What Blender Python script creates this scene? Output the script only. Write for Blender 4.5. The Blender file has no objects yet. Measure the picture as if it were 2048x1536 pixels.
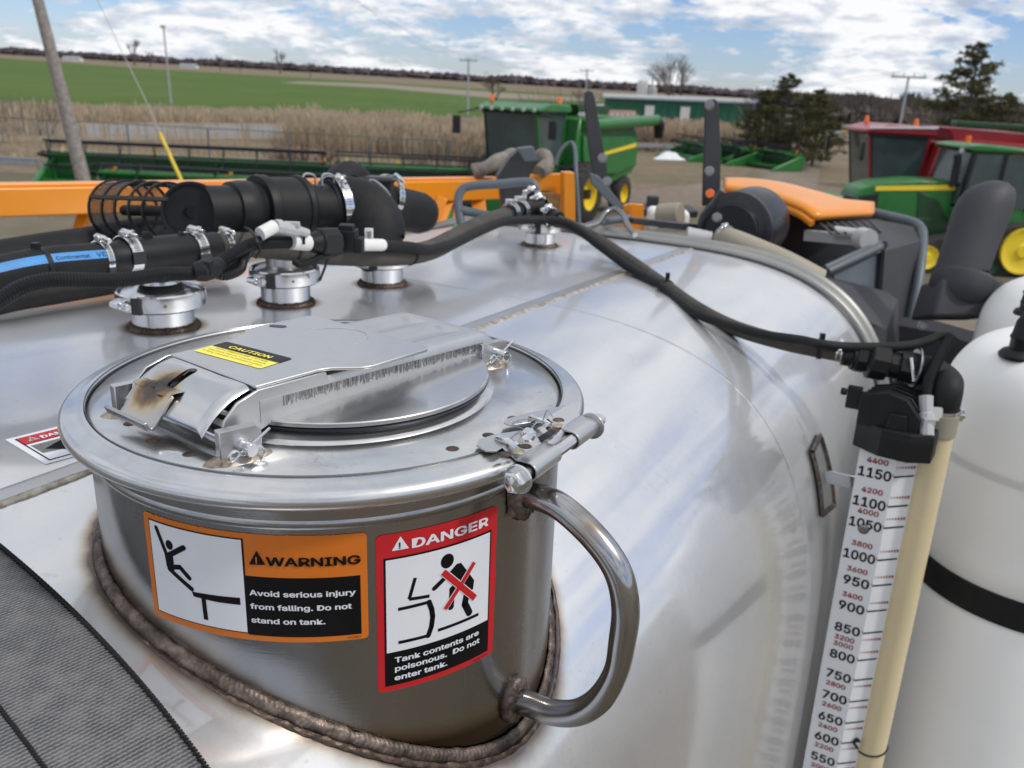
import bpy, math, random
import numpy as np
from mathutils import Vector, Matrix, noise
from mathutils.geometry import tessellate_polygon
from math import sin, cos, pi, radians, sqrt, atan2, degrees
random.seed(7)
SC = bpy.context.scene
COL = SC.collection

# ------------------------------------------------------------------ camera
F = 1750.0                                   # focal length in pixels of the 2048 px wide photograph
CAM = np.array([0.1874053, -0.87434217, 0.30866097])
B3 = np.array([[0.99930112, 0.03738016, 0.0], [0.01222257, -0.32675162, 0.94503121], [0.03532542, -0.94437074, -0.32698015]])
cd = bpy.data.cameras.new('camera'); cam = bpy.data.objects.new('camera', cd); COL.objects.link(cam)
cd.sensor_width = 36.0; cd.lens = F / 2048 * 36.0
cd.clip_start = 0.02; cd.clip_end = 9000
R3 = np.array([B3 @ [1, 0, 0], B3 @ [0, -1, 0], B3 @ [0, 0, -1]]).T
M4 = Matrix([list(R3[0]) + [CAM[0]], list(R3[1]) + [CAM[1]], list(R3[2]) + [CAM[2]], [0, 0, 0, 1]])
cam.matrix_world = M4
cd.dof.use_dof = True; cd.dof.focus_distance = 0.84; cd.dof.aperture_fstop = cd.lens / 3.3
SC.camera = cam

def ray(px, py):
    return np.array([(px - 1024) / F, (py - 768) / F, 1.0])
def at(px, py, dep):                          # the point at a given distance in front of the camera
    return CAM + B3 @ (ray(px, py) * dep)
def W(px, py):
    d = B3 @ ray(px, py); return d / np.linalg.norm(d)
def plane(px, py, z=0.0):
    d = W(px, py); return CAM + d * (z - CAM[2]) / d[2]

# ground plane: the yard falls gently to the right
HOR = lambda x: 104 + 0.058 * x
_p1 = B3 @ ray(0, HOR(0)); _p2 = B3 @ ray(2048, HOR(2048))
GN = np.cross(_p1, _p2); GN /= np.linalg.norm(GN)
if GN[2] < 0: GN = -GN
HC = 4.31
def gp(px, py, h=0.0):
    d = B3 @ ray(px, py); t = -(HC - h) / (GN @ d); return CAM + d * t
def gz(x, y, h=0.0):
    return CAM[2] + (-(HC - h) - GN[0] * (x - CAM[0]) - GN[1] * (y - CAM[1])) / GN[2]
def gat(px, dist, h=0.0):                      # ground point under picture column px at a distance
    q = CAM + B3 @ (ray(px, HOR(px)) * dist); return np.array([q[0], q[1], gz(q[0], q[1], h)])

# ------------------------------------------------------------------ sky, sun, exposure
SUN_EL, SUN_AZ = radians(48), radians(112)      # azimuth from +Y clockwise
wd = bpy.data.worlds.new('World'); SC.world = wd; wd.use_nodes = True
nt = wd.node_tree; nt.nodes.clear(); N = nt.nodes.new; L = nt.links.new
out = N('ShaderNodeOutputWorld'); bg = N('ShaderNodeBackground'); bg.inputs['Strength'].default_value = 0.10
sky = N('ShaderNodeTexSky'); sky.sky_type = 'NISHITA'; sky.sun_disc = False
sky.sun_elevation = SUN_EL; sky.sun_rotation = SUN_AZ; sky.air_density = 1.0; sky.dust_density = 0.15; sky.ozone_density = 4.0
tc = N('ShaderNodeTexCoord')
rot = Vector(GN).rotation_difference(Vector((0, 0, 1))).to_euler()
mp = N('ShaderNodeMapping'); mp.inputs['Rotation'].default_value = rot
L(tc.outputs['Generated'], mp.inputs[0])
L(mp.outputs[0], sky.inputs[0])
sep = N('ShaderNodeSeparateXYZ'); L(mp.outputs[0], sep.inputs[0])
def M(op, a, b=None, tree=None, clamp=False):
    m = nt.nodes.new('ShaderNodeMath'); m.operation = op; m.use_clamp = clamp
    for i, v in enumerate((a, b)):
        if v is None: continue
        if isinstance(v, (int, float)): m.inputs[i].default_value = v
        else: L(v, m.inputs[i])
    return m.outputs[0]
zc = M('ADD', M('MAXIMUM', sep.outputs[2], 0.0), 0.24)
cx = M('DIVIDE', sep.outputs[0], zc); cy = M('DIVIDE', sep.outputs[1], zc)
cmb = N('ShaderNodeCombineXYZ'); L(cx, cmb.inputs[0]); L(cy, cmb.inputs[1]); cmb.inputs[2].default_value = 3.7
def cl_noise(scale, detail, rough, off=(0, 0, 0), dist=0.0):
    mm = N('ShaderNodeMapping'); mm.inputs['Location'].default_value = off; L(cmb.outputs[0], mm.inputs[0])
    n = N('ShaderNodeTexNoise'); n.inputs['Scale'].default_value = scale; n.inputs['Detail'].default_value = detail
    n.inputs['Roughness'].default_value = rough; n.inputs['Distortion'].default_value = dist
    L(mm.outputs[0], n.inputs[0]); return n.outputs[0]
def ramp(fac, stops, tree=None):
    r = (tree or nt).nodes.new('ShaderNodeValToRGB'); cr = r.color_ramp
    while len(cr.elements) < len(stops): cr.elements.new(0.5)
    for e, (p, c) in zip(cr.elements, stops): e.position = p; e.color = (c + (1,)) if len(c) == 3 else c
    (tree or nt).links.new(fac, r.inputs[0]); return r.outputs[0]
n1 = cl_noise(1.7, 8, 0.58, (3.1, 7.3, 0), 0.25)
n2 = cl_noise(6.5, 8, 0.62, (1.1, -4.3, 2), 0.2)
dens = M('ADD', M('ADD', M('MULTIPLY', n1, 0.62), M('MULTIPLY', n2, 0.38)), M('MULTIPLY', M('MAXIMUM', M('SUBTRACT', sep.outputs[2], 0.20), 0.0), 0.15))
cover = ramp(dens, [(0.445, (0, 0, 0)), (0.475, (.65, .65, .65)), (0.515, (1, 1, 1))])
# cloud colour: bright tops, blue-grey bases
shade = M('ADD', M('MULTIPLY', cl_noise(6.5, 8, 0.62, (1.13, -4.15, 2.0), 0.2), .55), M('MULTIPLY', cl_noise(1.7, 8, 0.58, (3.12, 7.36, 0.0), 0.25), .45))
ccol = ramp(shade, [(0.38, (.46, .53, .64)), (0.475, (.68, .73, .81)), (0.54, (.98, .985, 1.0))])
bg2 = N('ShaderNodeBackground'); L(ccol, bg2.inputs[0]); bg2.inputs['Strength'].default_value = 1.0
tn = N('ShaderNodeMix'); tn.data_type = 'RGBA'; tn.blend_type = 'MULTIPLY'; tn.inputs[0].default_value = 1.0
tn.inputs[7].default_value = (.80, .90, 1.22, 1); L(sky.outputs[0], tn.inputs[6]); L(tn.outputs[2], bg.inputs[0])
mixs = N('ShaderNodeMixShader'); L(cover, mixs.inputs[0]); L(bg.outputs[0], mixs.inputs[1]); L(bg2.outputs[0], mixs.inputs[2])
L(mixs.outputs[0], out.inputs[0])

sd = bpy.data.lights.new('sun', 'SUN'); sun = bpy.data.objects.new('sun', sd); COL.objects.link(sun)
sd.energy = 2.0; sd.angle = radians(6); sd.color = (1, .95, .88)
sdir = Vector((sin(SUN_AZ) * cos(SUN_EL), cos(SUN_AZ) * cos(SUN_EL), sin(SUN_EL)))
sun.rotation_euler = sdir.to_track_quat('Z', 'Y').to_euler()
SC.view_settings.view_transform = 'Standard'; SC.view_settings.look = 'None'
SC.view_settings.exposure = 0.0; SC.view_settings.gamma = 1.0; SC.view_settings.use_curve_mapping = False
SC.render.engine = 'CYCLES'
SC.cycles.use_denoising = True
SC.cycles.max_bounces = 8; SC.cycles.glossy_bounces = 4; SC.cycles.transparent_max_bounces = 8
SC.cycles.sample_clamp_indirect = 4.0

# ------------------------------------------------------------------ materials
MATS = {}
class MT:                                        # small node helper
    def __init__(s, name):
        s.m = bpy.data.materials.new(name); s.m.use_nodes = True; s.t = s.m.node_tree
        s.b = s.t.nodes['Principled BSDF']; s.o = s.t.nodes['Material Output']; s._tc = None
        MATS[name] = s.m
    def n(s, k): return s.t.nodes.new(k)
    def l(s, a, b): s.t.links.new(a, b)
    def tc(s):
        if not s._tc: s._tc = s.n('ShaderNodeNewGeometry').outputs['Position']
        return s._tc
    def math(s, op, a, b=None, clamp=False):
        m = s.n('ShaderNodeMath'); m.operation = op; m.use_clamp = clamp
        for i, v in enumerate((a, b)):
            if v is None: continue
            if isinstance(v, (int, float)): m.inputs[i].default_value = v
            else: s.l(v, m.inputs[i])
        return m.outputs[0]
    def noise(s, scale, detail=4, rough=.55, stretch=(1, 1, 1), dist=0, rotv=(0, 0, 0)):
        mm = s.n('ShaderNodeMapping'); mm.inputs['Scale'].default_value = stretch; mm.inputs['Rotation'].default_value = rotv; s.l(s.tc(), mm.inputs[0])
        n = s.n('ShaderNodeTexNoise'); n.inputs['Scale'].default_value = scale; n.inputs['Detail'].default_value = detail
        n.inputs['Roughness'].default_value = rough; n.inputs['Distortion'].default_value = dist
        s.l(mm.outputs[0], n.inputs[0]); return n.outputs[0]
    def ramp(s, fac, stops): return ramp(fac, stops, s.t)
    def mix(s, fac, a, b):
        m = s.n('ShaderNodeMix'); m.data_type = 'RGBA'
        if isinstance(fac, (int, float)): m.inputs[0].default_value = fac
        else: s.l(fac, m.inputs[0])
        for i, v in ((6, a), (7, b)):
            if isinstance(v, tuple): m.inputs[i].default_value = v + (1,)
            else: s.l(v, m.inputs[i])
        return m.outputs[2]
    def bump(s, h, strength, dist=.001):
        b = s.n('ShaderNodeBump'); b.inputs['Strength'].default_value = strength; b.inputs['Distance'].default_value = dist
        s.l(h, b.inputs['Height']); s.l(b.outputs[0], s.b.inputs['Normal'])
    def set(s, **k):
        for a, v in k.items():
            i = s.b.inputs[a.replace('_', ' ')]
            if hasattr(v, 'links'): s.l(v, i)
            else: i.default_value = (v + (1,)) if isinstance(v, tuple) and len(v) == 3 else v
def simple(name, col, rough=.5, metal=0, var=.12, scale=40, bump=.0, bscale=200, bd=.001, spec=None, dirt=None):
    t = MT(name); c2 = tuple(max(0, c * (1 - var)) for c in col); c3 = tuple(min(1, c * (1 + var)) for c in col)
    nz = t.noise(scale, 5, .6)
    c = t.ramp(nz, [(.3, c2), (.7, c3)])
    if dirt:
        c = t.mix(t.ramp(t.noise(scale * .37, 6, .7), [(.5, (0, 0, 0)), (.75, (dirt[3],) * 3)]), c, dirt[:3])
    t.set(Base_Color=c, Metallic=float(metal), Roughness=t.math('ADD', t.math('MULTIPLY', t.noise(scale * .7, 4), .25), rough - .12))
    if spec is not None: t.b.inputs['Specular IOR Level'].default_value = spec
    if bump: t.bump(t.noise(bscale, 4, .6), bump, bd)
    return t.m

MAN = (0.0, 0.0)
PORTS_XY = []                                  # filled below, needed for heat stains

# tank frame (a horizontal drum whose axis runs away from the camera to the right)
AX = np.array([0.4864, 0.8735, -0.0197]); UU = np.array([0.8737, -0.4864, 0.0]); VV = np.array([0.0096, 0.0172, 0.9998])
AX /= np.linalg.norm(AX); UU /= np.linalg.norm(UU); VV = np.cross(UU, AX); VV /= np.linalg.norm(VV)
TU0, TV0, TA, TB, TP = -0.633, -1.2142, 1.0076, 1.0708, 4.1527
S_RIM, S_SEAM = 2.1584, 1.0619
def tk(t, s, off=0.0):                          # point of the drum's wall, t = angle from +u
    c, s_ = cos(t), sin(t); e = 2 / TP
    u = TU0 + (TA + off) * math.copysign(abs(c) ** e, c); v = TV0 + (TB + off) * math.copysign(abs(s_) ** e, s_)
    return AX * s + UU * u + VV * v
def tF(P):
    u = P @ UU; v = P @ VV
    return (np.abs((u - TU0) / TA) ** TP + np.abs((v - TV0) / TB) ** TP) ** (1 / TP) - 1
def T(px, py, off=0.0):                         # where a line of sight meets the tank
    d = W(px, py); ts = np.linspace(.3, 5, 2400); Fv = tF(CAM + d * ts[:, None]); i = int(np.argmax(Fv < 0))
    a, b = ts[i - 1], ts[i]
    for _ in range(30):
        m = (a + b) / 2
        if tF((CAM + d * m)) < 0: b = m
        else: a = m
    return CAM + d * (a - off)
def tnorm(P):
    e = 1e-4; g = np.array([tF(P + np.eye(3)[i] * e) - tF(P - np.eye(3)[i] * e) for i in range(3)]); return g / np.linalg.norm(g)
def tank_z(x, y):                                # height of the tank's top over (x, y)
    lo, hi = -1.2, .2
    for _ in range(40):
        m = (lo + hi) / 2
        if tF(np.array([x, y, m])) < 0: lo = m
        else: hi = m
    return lo
PORT_PX = [(330, 665, .0560), (573, 615, .0512), (765, 575, .0495), (1079, 495, .0480)]
PORTS = [(T(a, b), r) for a, b, r in PORT_PX]
PORTS = [(p + np.array([0, .9, 0]) * 0 + (W(a, b) * [1, 1, 0]) * r * .95, r) for (p, r), (a, b, _) in zip(PORTS, PORT_PX)]
PORTS = [(np.array([p[0], p[1], tank_z(p[0], p[1])]), r) for p, r in PORTS]

def steel(name, base=.62, r1=.10, r2=.38, mixf=.5, brush=None, tint=None, smudge=.10, bumpv=.05, scratch=0):
    t = MT(name)
    big = t.noise(3.0, 5, .6); fine = t.noise(60, 5, .65)
    col = t.ramp(big, [(.3, (base * .93, base * .94, base * .97)), (.7, (base * 1.04, base * 1.04, base * 1.03))])
    col = t.mix(t.ramp(fine, [(.45, (0, 0, 0)), (.8, (smudge,) * 3)]), col, (base * .6, base * .6, base * .6))
    if tint: col = tint(t, col)
    if scratch:
        for sc__, st_, rv in ((7, (1, 3.5, 1), .6), (11, (3.0, 1, 1), -.4), (26, (1, 1, 1), 0)):
            nn_ = t.noise(sc__, 6, .6, st_, 1.2, (0, 0, rv)); msk = t.ramp(t.noise(5, 3, .5), [(.5, (0, 0, 0)), (.6, (scratch,) * 3)])
            ln_ = t.ramp(nn_, [(.490, (0, 0, 0)), (.498, (1, 1, 1)), (.506, (0, 0, 0))])
            col = t.mix(t.math('MULTIPLY', ln_, msk), col, (.20, .19, .18))
        col = t.mix(t.ramp(t.noise(95, 2, .4), [(.70, (0, 0, 0)), (.745, (.55 * min(1, scratch * 2.5),) * 3)]), col, (.30, .27, .24))
        col = t.mix(t.ramp(t.noise(6, 6, .75), [(.55, (0, 0, 0)), (.72, (.28 * min(1, scratch * 2.5),) * 3)]), col, (.52, .50, .46))
    br = None
    if brush: br = t.noise(brush[0], 3, .7, brush[1])
    b2 = t.n('ShaderNodeBsdfAnisotropic') if False else None
    t.set(Base_Color=col, Metallic=1.0, Roughness=t.math('ADD', t.math('MULTIPLY', t.noise(9, 5, .7), .12), r2 - .06))
    g = t.n('ShaderNodeBsdfGlossy'); g.inputs['Roughness'].default_value = r1; t.l(col, g.inputs['Color'])
    ms = t.n('ShaderNodeMixShader'); ms.inputs[0].default_value = mixf
    t.l(t.b.outputs[0], ms.inputs[1]); t.l(g.outputs[0], ms.inputs[2]); t.l(ms.outputs[0], t.o.inputs[0])
    b = t.n('ShaderNodeBump'); b.inputs['Strength'].default_value = bumpv; b.inputs['Distance'].default_value = .0006
    t.l(br if br else t.noise(7, 3, .5), b.inputs['Height'])
    t.l(b.outputs[0], t.b.inputs['Normal']); t.l(b.outputs[0], g.inputs['Normal'])
    return t
def dist2d(t, cx, cy):
    s = t.n('ShaderNodeSeparateXYZ'); t.l(t.tc(), s.inputs[0])
    dx = t.math('SUBTRACT', s.outputs[0], cx); dy = t.math('SUBTRACT', s.outputs[1], cy)
    return t.math('SQRT', t.math('ADD', t.math('MULTIPLY', dx, dx), t.math('MULTIPLY', dy, dy)))
def tank_tint(t, col):
    wob = t.math('MULTIPLY', t.math('SUBTRACT', t.noise(22, 3), .5), .012)
    d = t.math('ADD', t.math('SUBTRACT', dist2d(t, 0, 0), .2404), wob)
    k = t.ramp(t.math('MULTIPLY', d, 25.0), [(0.0, (1, 1, 1)), (.34, (.85, .85, .85)), (.48, (.55, .55, .55)), (.74, (0, 0, 0))])
    c = t.ramp(t.math('MULTIPLY', d, 25.0), [(0.0, (.05, .035, .03)), (.34, (.10, .06, .04)), (.46, (.34, .22, .10)), (.6, (.58, .50, .34)), (.74, (.7, .68, .6))])
    col = t.mix(k, col, c)
    for p, r in PORTS:
        d = t.math('ADD', t.math('SUBTRACT', dist2d(t, p[0], p[1]), r), t.math('MULTIPLY', wob, .6))
        k = t.ramp(t.math('MULTIPLY', d, 12.0), [(0.0, (1, 1, 1)), (.15, (.8, .8, .8)), (.36, (0, 0, 0))])
        c = t.ramp(t.math('MULTIPLY', d, 12.0), [(0.0, (.08, .05, .035)), (.2, (.28, .17, .08)), (.36, (.5, .42, .3))])
        col = t.mix(k, col, c)
    return col
def neck_tint(t, col):                            # heat stain above the weld bead, brown reflection of the ground painted on the right
    s = t.n('ShaderNodeSeparateXYZ'); t.l(t.tc(), s.inputs[0])
    zw = t.math('ADD', t.math('ADD', t.math('MULTIPLY', s.outputs[0], -.403), t.math('MULTIPLY', s.outputs[1], .189)), -.199)
    h = t.math('SUBTRACT', s.outputs[2], zw)
    k = t.ramp(t.math('MULTIPLY', h, 5.0), [(0.03, (1, 1, 1)), (.08, (.7, .7, .7)), (.18, (0, 0, 0))])
    c = t.ramp(t.math('MULTIPLY', h, 5.0), [(0.03, (.06, .035, .02)), (.08, (.22, .14, .07)), (.16, (.42, .36, .27))])
    col = t.mix(k, col, c)
    kb = t.math('MULTIPLY', t.ramp(s.outputs[0], [(.45, (0, 0, 0)), (.56, (1, 1, 1))]), 0)
    m2 = t.ramp(t.math('ADD', s.outputs[0], t.math('MULTIPLY', t.noise(4, 3), .15)), [(.12, (0, 0, 0)), (.24, (.3, .3, .3))])
    return t.mix(m2, col, (.25, .215, .185))
def warm_tint(scale, amt, c=(.36, .24, .14)):
    def f(t, col): return t.mix(t.ramp(t.noise(scale, 4, .6), [(.5, (0, 0, 0)), (.68, (amt,) * 3)]), col, c)
    return f
steel('tank_steel', .80, .10, .46, .32, tint=tank_tint, bumpv=.05, scratch=.12)
steel('neck_steel', .37, .08, .27, .5, brush=(30, (1, 1, 30)), tint=neck_tint, bumpv=.12)
steel('lid_steel', .66, .14, .36, .42, tint=warm_tint(9, .25, (.38, .33, .28)), smudge=.30, bumpv=.12, scratch=.4)
steel('disc_steel', .64, .12, .34, .45, tint=warm_tint(9, .12, (.42, .38, .34)), smudge=.2, bumpv=.08)
steel('ring_steel', .66, .13, .36, .42, tint=warm_tint(7, .12, (.42, .40, .37)), smudge=.3, bumpv=.08)
steel('satin_steel', .60, .22, .42, .35, tint=warm_tint(14, .15, (.42, .37, .32)), brush=(200, (1, .1, 1)), bumpv=.06)
steel('bright_steel', .72, .07, .25, .6, bumpv=.04)
steel('handle_steel', .42, .08, .26, .5, tint=warm_tint(9, .9, (.22, .145, .08)), brush=(100, (1, 1, .1)), bumpv=.05)
steel('dark_oxide_steel', .22, .16, .4, .35, tint=warm_tint(25, .7, (.16, .09, .05)), bumpv=.25)
steel('port_steel', .70, .10, .3, .55, bumpv=.06)
def scorch(cx, cy, cz, r0_, r1_):
    def f(t, col):
        v = t.n('ShaderNodeVectorMath'); v.operation = 'DISTANCE'; t.l(t.tc(), v.inputs[0]); v.inputs[1].default_value = (cx, cy, cz)
        d = t.math('ADD', v.outputs['Value'], t.math('MULTIPLY', t.math('SUBTRACT', t.noise(45, 4), .5), .022)); u = t.math('DIVIDE', t.math('SUBTRACT', d, r0_), r1_ - r0_)
        c = t.ramp(u, [(0.0, (.10, .085, .08)), (.3, (.14, .115, .10)), (.42, (.30, .20, .12)), (.6, (.58, .48, .33)), (1.0, (.62, .6, .56))]); k = t.ramp(u, [(.55, (1, 1, 1)), (1.0, (0, 0, 0))])
        return t.mix(k, col, c)
    return f
_sc = np.array([.793, -.609, 0]) * .006 + np.array([.609, .793, 0]) * -.187 + np.array([.793, -.609, 0]) * -.022 + np.array([0, 0, .038])
steel('lever_steel', .62, .14, .34, .45, tint=scorch(*_sc, .006, .030), bumpv=.08)
steel('scorched_steel', .46, .2, .4, .35, tint=scorch(*(_sc), .004, .042), bumpv=.4)
steel('sheared_steel', .42, .25, .5, .3, tint=warm_tint(60, .4, (.3, .24, .18)), bumpv=.3)
steel('hoop_steel', .52, .3, .5, .2, tint=warm_tint(8, .5, (.36, .3, .22)), bumpv=.2)
steel('zinc_grey', .30, .2, .42, .3, bumpv=.1)
def weldmat(name, c1, c2, c3):
    t = MT(name); n = t.noise(70, 5, .65)
    t.set(Base_Color=t.ramp(n, [(.3, c1), (.5, c2), (.72, c3)]), Metallic=.55, Roughness=t.math('ADD', t.math('MULTIPLY', t.noise(160, 3), .35), .26))
    t.bump(t.noise(420, 4, .6), .5, .0006); return t.m
weldmat('weld_brown', (.04, .031, .027), (.115, .088, .074), (.27, .21, .175))
weldmat('weld_dark', (.03, .024, .02), (.09, .06, .045), (.2, .15, .11))
weldmat('weld_pale', (.16, .12, .085), (.40, .35, .29), (.62, .6, .55))
simple('black_rubber', (.010, .0105, .0115), .66, var=.25, scale=25, bump=.25, bscale=300, bd=.0004, spec=.3, dirt=(.05, .046, .042, .25))
simple('black_plastic', (.008, .0085, .0095), .50, var=.2, scale=20, bump=.3, bscale=500, bd=.0003, spec=.32, dirt=(.045, .04, .036, .22))
simple('grey_hose', (.050, .045, .039), .72, var=.25, scale=30, bump=.3, bscale=260, bd=.0004, dirt=(.12, .10, .08, .35))
simple('gasket_black', (.01, .011, .016), .35)
simple('dark_tag', (.03, .03, .034), .5)
simple('sticker_orange', (.62, .16, .012), .38, var=.03)
simple('sticker_red', (.50, .012, .018), .38, var=.03)
simple('sticker_black', (.005, .005, .006), .42, var=.1, spec=.18)
simple('sticker_white', (.72, .74, .78), .4, var=.02)
simple('sticker_yellow', (.90, .78, .06), .4, var=.03)
simple('sticker_grey', (.33, .33, .34), .5, var=.3, scale=900)
simple('blue_band', (.055, .27, .62), .5, var=.08, dirt=(.1, .12, .15, .3))
simple('white_label', (.7, .7, .68), .5, var=.05)
simple('red_clip', (.6, .02, .03), .4)
simple('orange_paint', (.78, .27, .015), .3, var=.06, scale=3, dirt=(.5, .25, .1, .25))
simple('grey_paint', (.095, .115, .135), .45, var=.1, scale=6, dirt=(.15, .14, .13, .3))
simple('charcoal_paint', (.03, .033, .038), .45, var=.15, scale=6, dirt=(.09, .08, .07, .35))
simple('charcoal_plastic', (.035, .035, .042), .6, var=.1, scale=5, bump=.3, bscale=120, bd=.001)
simple('duct_beige', (.31, .28, .22), .6, var=.1, scale=4)
simple('gauge_white', (.76, .78, .80), .35, var=.03, scale=3)
simple('gauge_red', (.28, .03, .025), .5)
simple('fluid_yellow', (.66, .56, .35), .3, var=.06, scale=3)
simple('rust_rim', (.30, .18, .08), .6, metal=.4, var=.4, scale=60)
def poly_white():
    t = MT('poly_white'); t.set(Base_Color=t.ramp(t.noise(2.5, 3), [(.3, (.80, .80, .78)), (.7, (.88, .88, .86))]), Roughness=.42)
    t.b.inputs['Subsurface Weight'].default_value = .25; t.b.inputs['Subsurface Scale'].default_value = .03
    t.b.inputs['Subsurface Radius'].default_value = (1, .9, .7); t.bump(t.noise(6, 3), .15, .004)
poly_white()
simple('green_paint', (.018, .150, .028), .32, var=.15, scale=2, dirt=(.09, .10, .07, .35))
simple('green_dark', (.008, .05, .012), .45, var=.2, scale=2)
simple('jd_yellow', (.85, .62, .03), .4, var=.08)
simple('red_paint', (.26, .008, .016), .3, var=.12, scale=2, dirt=(.18, .08, .08, .3))
simple('tyre', (.02, .02, .02), .8, var=.3, scale=8, dirt=(.12, .10, .08, .5))
simple('cab_glass', (.06, .085, .085), .08, var=.2, scale=2)
simple('beacon_orange', (.95, .18, .02), .35)
simple('silver_grey', (.42, .43, .44), .5, var=.2, scale=3)
simple('wood_grey', (.26, .235, .215), .85, var=.3, scale=9, bump=.5, bscale=20, bd=.01)
simple('galvanised', (.32, .34, .36), .5, metal=.5, var=.15, scale=5)
simple('shed_green', (.012, .105, .06), .6, var=.12, scale=.5)
simple('shed_white', (.62, .62, .62), .7, var=.08, scale=.5)
simple('shed_roof', (.33, .35, .36), .6, var=.12, scale=.3)
simple('roof_blue', (.06, .15, .34), .6, var=.1, scale=.3)
simple('salmon_wall', (.55, .36, .28), .7, var=.12, scale=.8)
simple('trash_white', (.75, .77, .8), .6, var=.05)
simple('bark', (.10, .085, .075), .9, var=.3, scale=6)
simple('twig', (.14, .115, .10), .9, var=.3, scale=3)
simple('red_twig', (.12, .055, .055), .9, var=.3, scale=3)
simple('needles', (.075, .082, .036), .8, var=.45, scale=1.2)
simple('needles_light', (.14, .13, .05), .8, var=.4, scale=1.2)
simple('wood_far', (.075, .06, .068), .95, var=.35, scale=.02)
simple('wood_mid', (.085, .068, .058), .95, var=.35, scale=.2)
simple('reed', (.40, .325, .225), .85, var=.35, scale=.6)
simple('reed_head', (.46, .365, .26), .9, var=.3, scale=.8)
simple('sleeve_cloth', (.20, .18, .155), .85, var=.35, scale=25, bump=.5, bscale=60, bd=.004)
simple('yellow_guard', (.75, .55, .04), .5)
simple('wire_grey', (.3, .3, .31), .5, metal=.5)

def ground_mats():
    t = MT('dry_grass'); a = t.noise(.12, 6, .6); b = t.noise(2.5, 6, .7)
    c = t.ramp(b, [(.3, (.115, .082, .05)), (.5, (.19, .14, .09)), (.72, (.27, .21, .14))])
    c = t.mix(t.ramp(a, [(.45, (0, 0, 0)), (.62, (.6, .6, .6))]), c, (.10, .10, .045))
    t.set(Base_Color=c, Roughness=.95); t.bump(b, .6, .2)
    t = MT('yard_gravel'); a = t.noise(.22, 5, .6, (1, .35, 1), 0, (0, 0, -.5)); b = t.noise(3.5, 8, .75); k = t.noise(.10, 4, .5)
    c = t.ramp(b, [(.3, (.115, .087, .062)), (.5, (.175, .137, .102)), (.7, (.25, .205, .16))])
    c = t.mix(t.ramp(a, [(.42, (0, 0, 0)), (.6, (.75, .75, .75))]), c, (.235, .195, .155))
    c = t.mix(t.ramp(k, [(.46, (0, 0, 0)), (.58, (.7, .7, .7))]), c, (.085, .08, .035))
    t.set(Base_Color=c, Roughness=.92); t.bump(b, .7, .05)
    t = MT('field_green'); a = t.noise(.02, 5, .6); b = t.noise(.5, 5, .6, (1, .08, 1), 0, (0, 0, .4))
    c = t.ramp(b, [(.3, (.062, .108, .022)), (.7, (.085, .138, .030))])
    c = t.mix(t.ramp(a, [(.4, (0, 0, 0)), (.65, (.6, .6, .6))]), c, (.11, .15, .045))
    t.set(Base_Color=c, Roughness=.95); t.b.inputs['Specular IOR Level'].default_value = .1
    t = MT('road_asphalt'); b = t.noise(3, 5, .6, (1, 1, 1))
    t.set(Base_Color=t.ramp(b, [(.3, (.17, .17, .175)), (.7, (.23, .23, .235))]), Roughness=.85)
    t = MT('dirt_track'); b = t.noise(1.5, 7, .7, (1, .3, 1), 0, (0, 0, -.4))
    t.set(Base_Color=t.ramp(b, [(.3, (.17, .135, .10)), (.7, (.29, .24, .185))]), Roughness=.95)
ground_mats()
def strap_mat():
    t = MT('strap_weave')
    uv = t.n('ShaderNodeUVMap').outputs[0]
    s = t.n('ShaderNodeSeparateXYZ'); t.l(uv, s.inputs[0])
    def wv(x, f): return t.math('ADD', t.math('MULTIPLY', t.math('SINE', t.math('MULTIPLY', x, 2 * pi * f)), .5), .5)
    rows = wv(s.outputs[0], 300.0)
    st = wv(t.math('ADD', s.outputs[1], t.math('MULTIPLY', t.math('SINE', t.math('MULTIPLY', s.outputs[0], 2 * pi * 150.0)), .0020)), 200.0)
    h = t.math('MULTIPLY', rows, t.math('ADD', t.math('MULTIPLY', st, .6), .4))
    n = t.noise(60, 5, .7)
    c = t.ramp(h, [(.05, (.045, .046, .05)), (.35, (.125, .127, .135)), (.9, (.215, .215, .218))])
    c = t.mix(t.ramp(n, [(.4, (0, 0, 0)), (.75, (.35, .35, .35))]), c, (.34, .33, .32))
    t.set(Base_Color=c, Roughness=.8); t.bump(h, .8, .0012)
strap_mat()
simple('strap_edge', (.008, .008, .01), .7)

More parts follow.
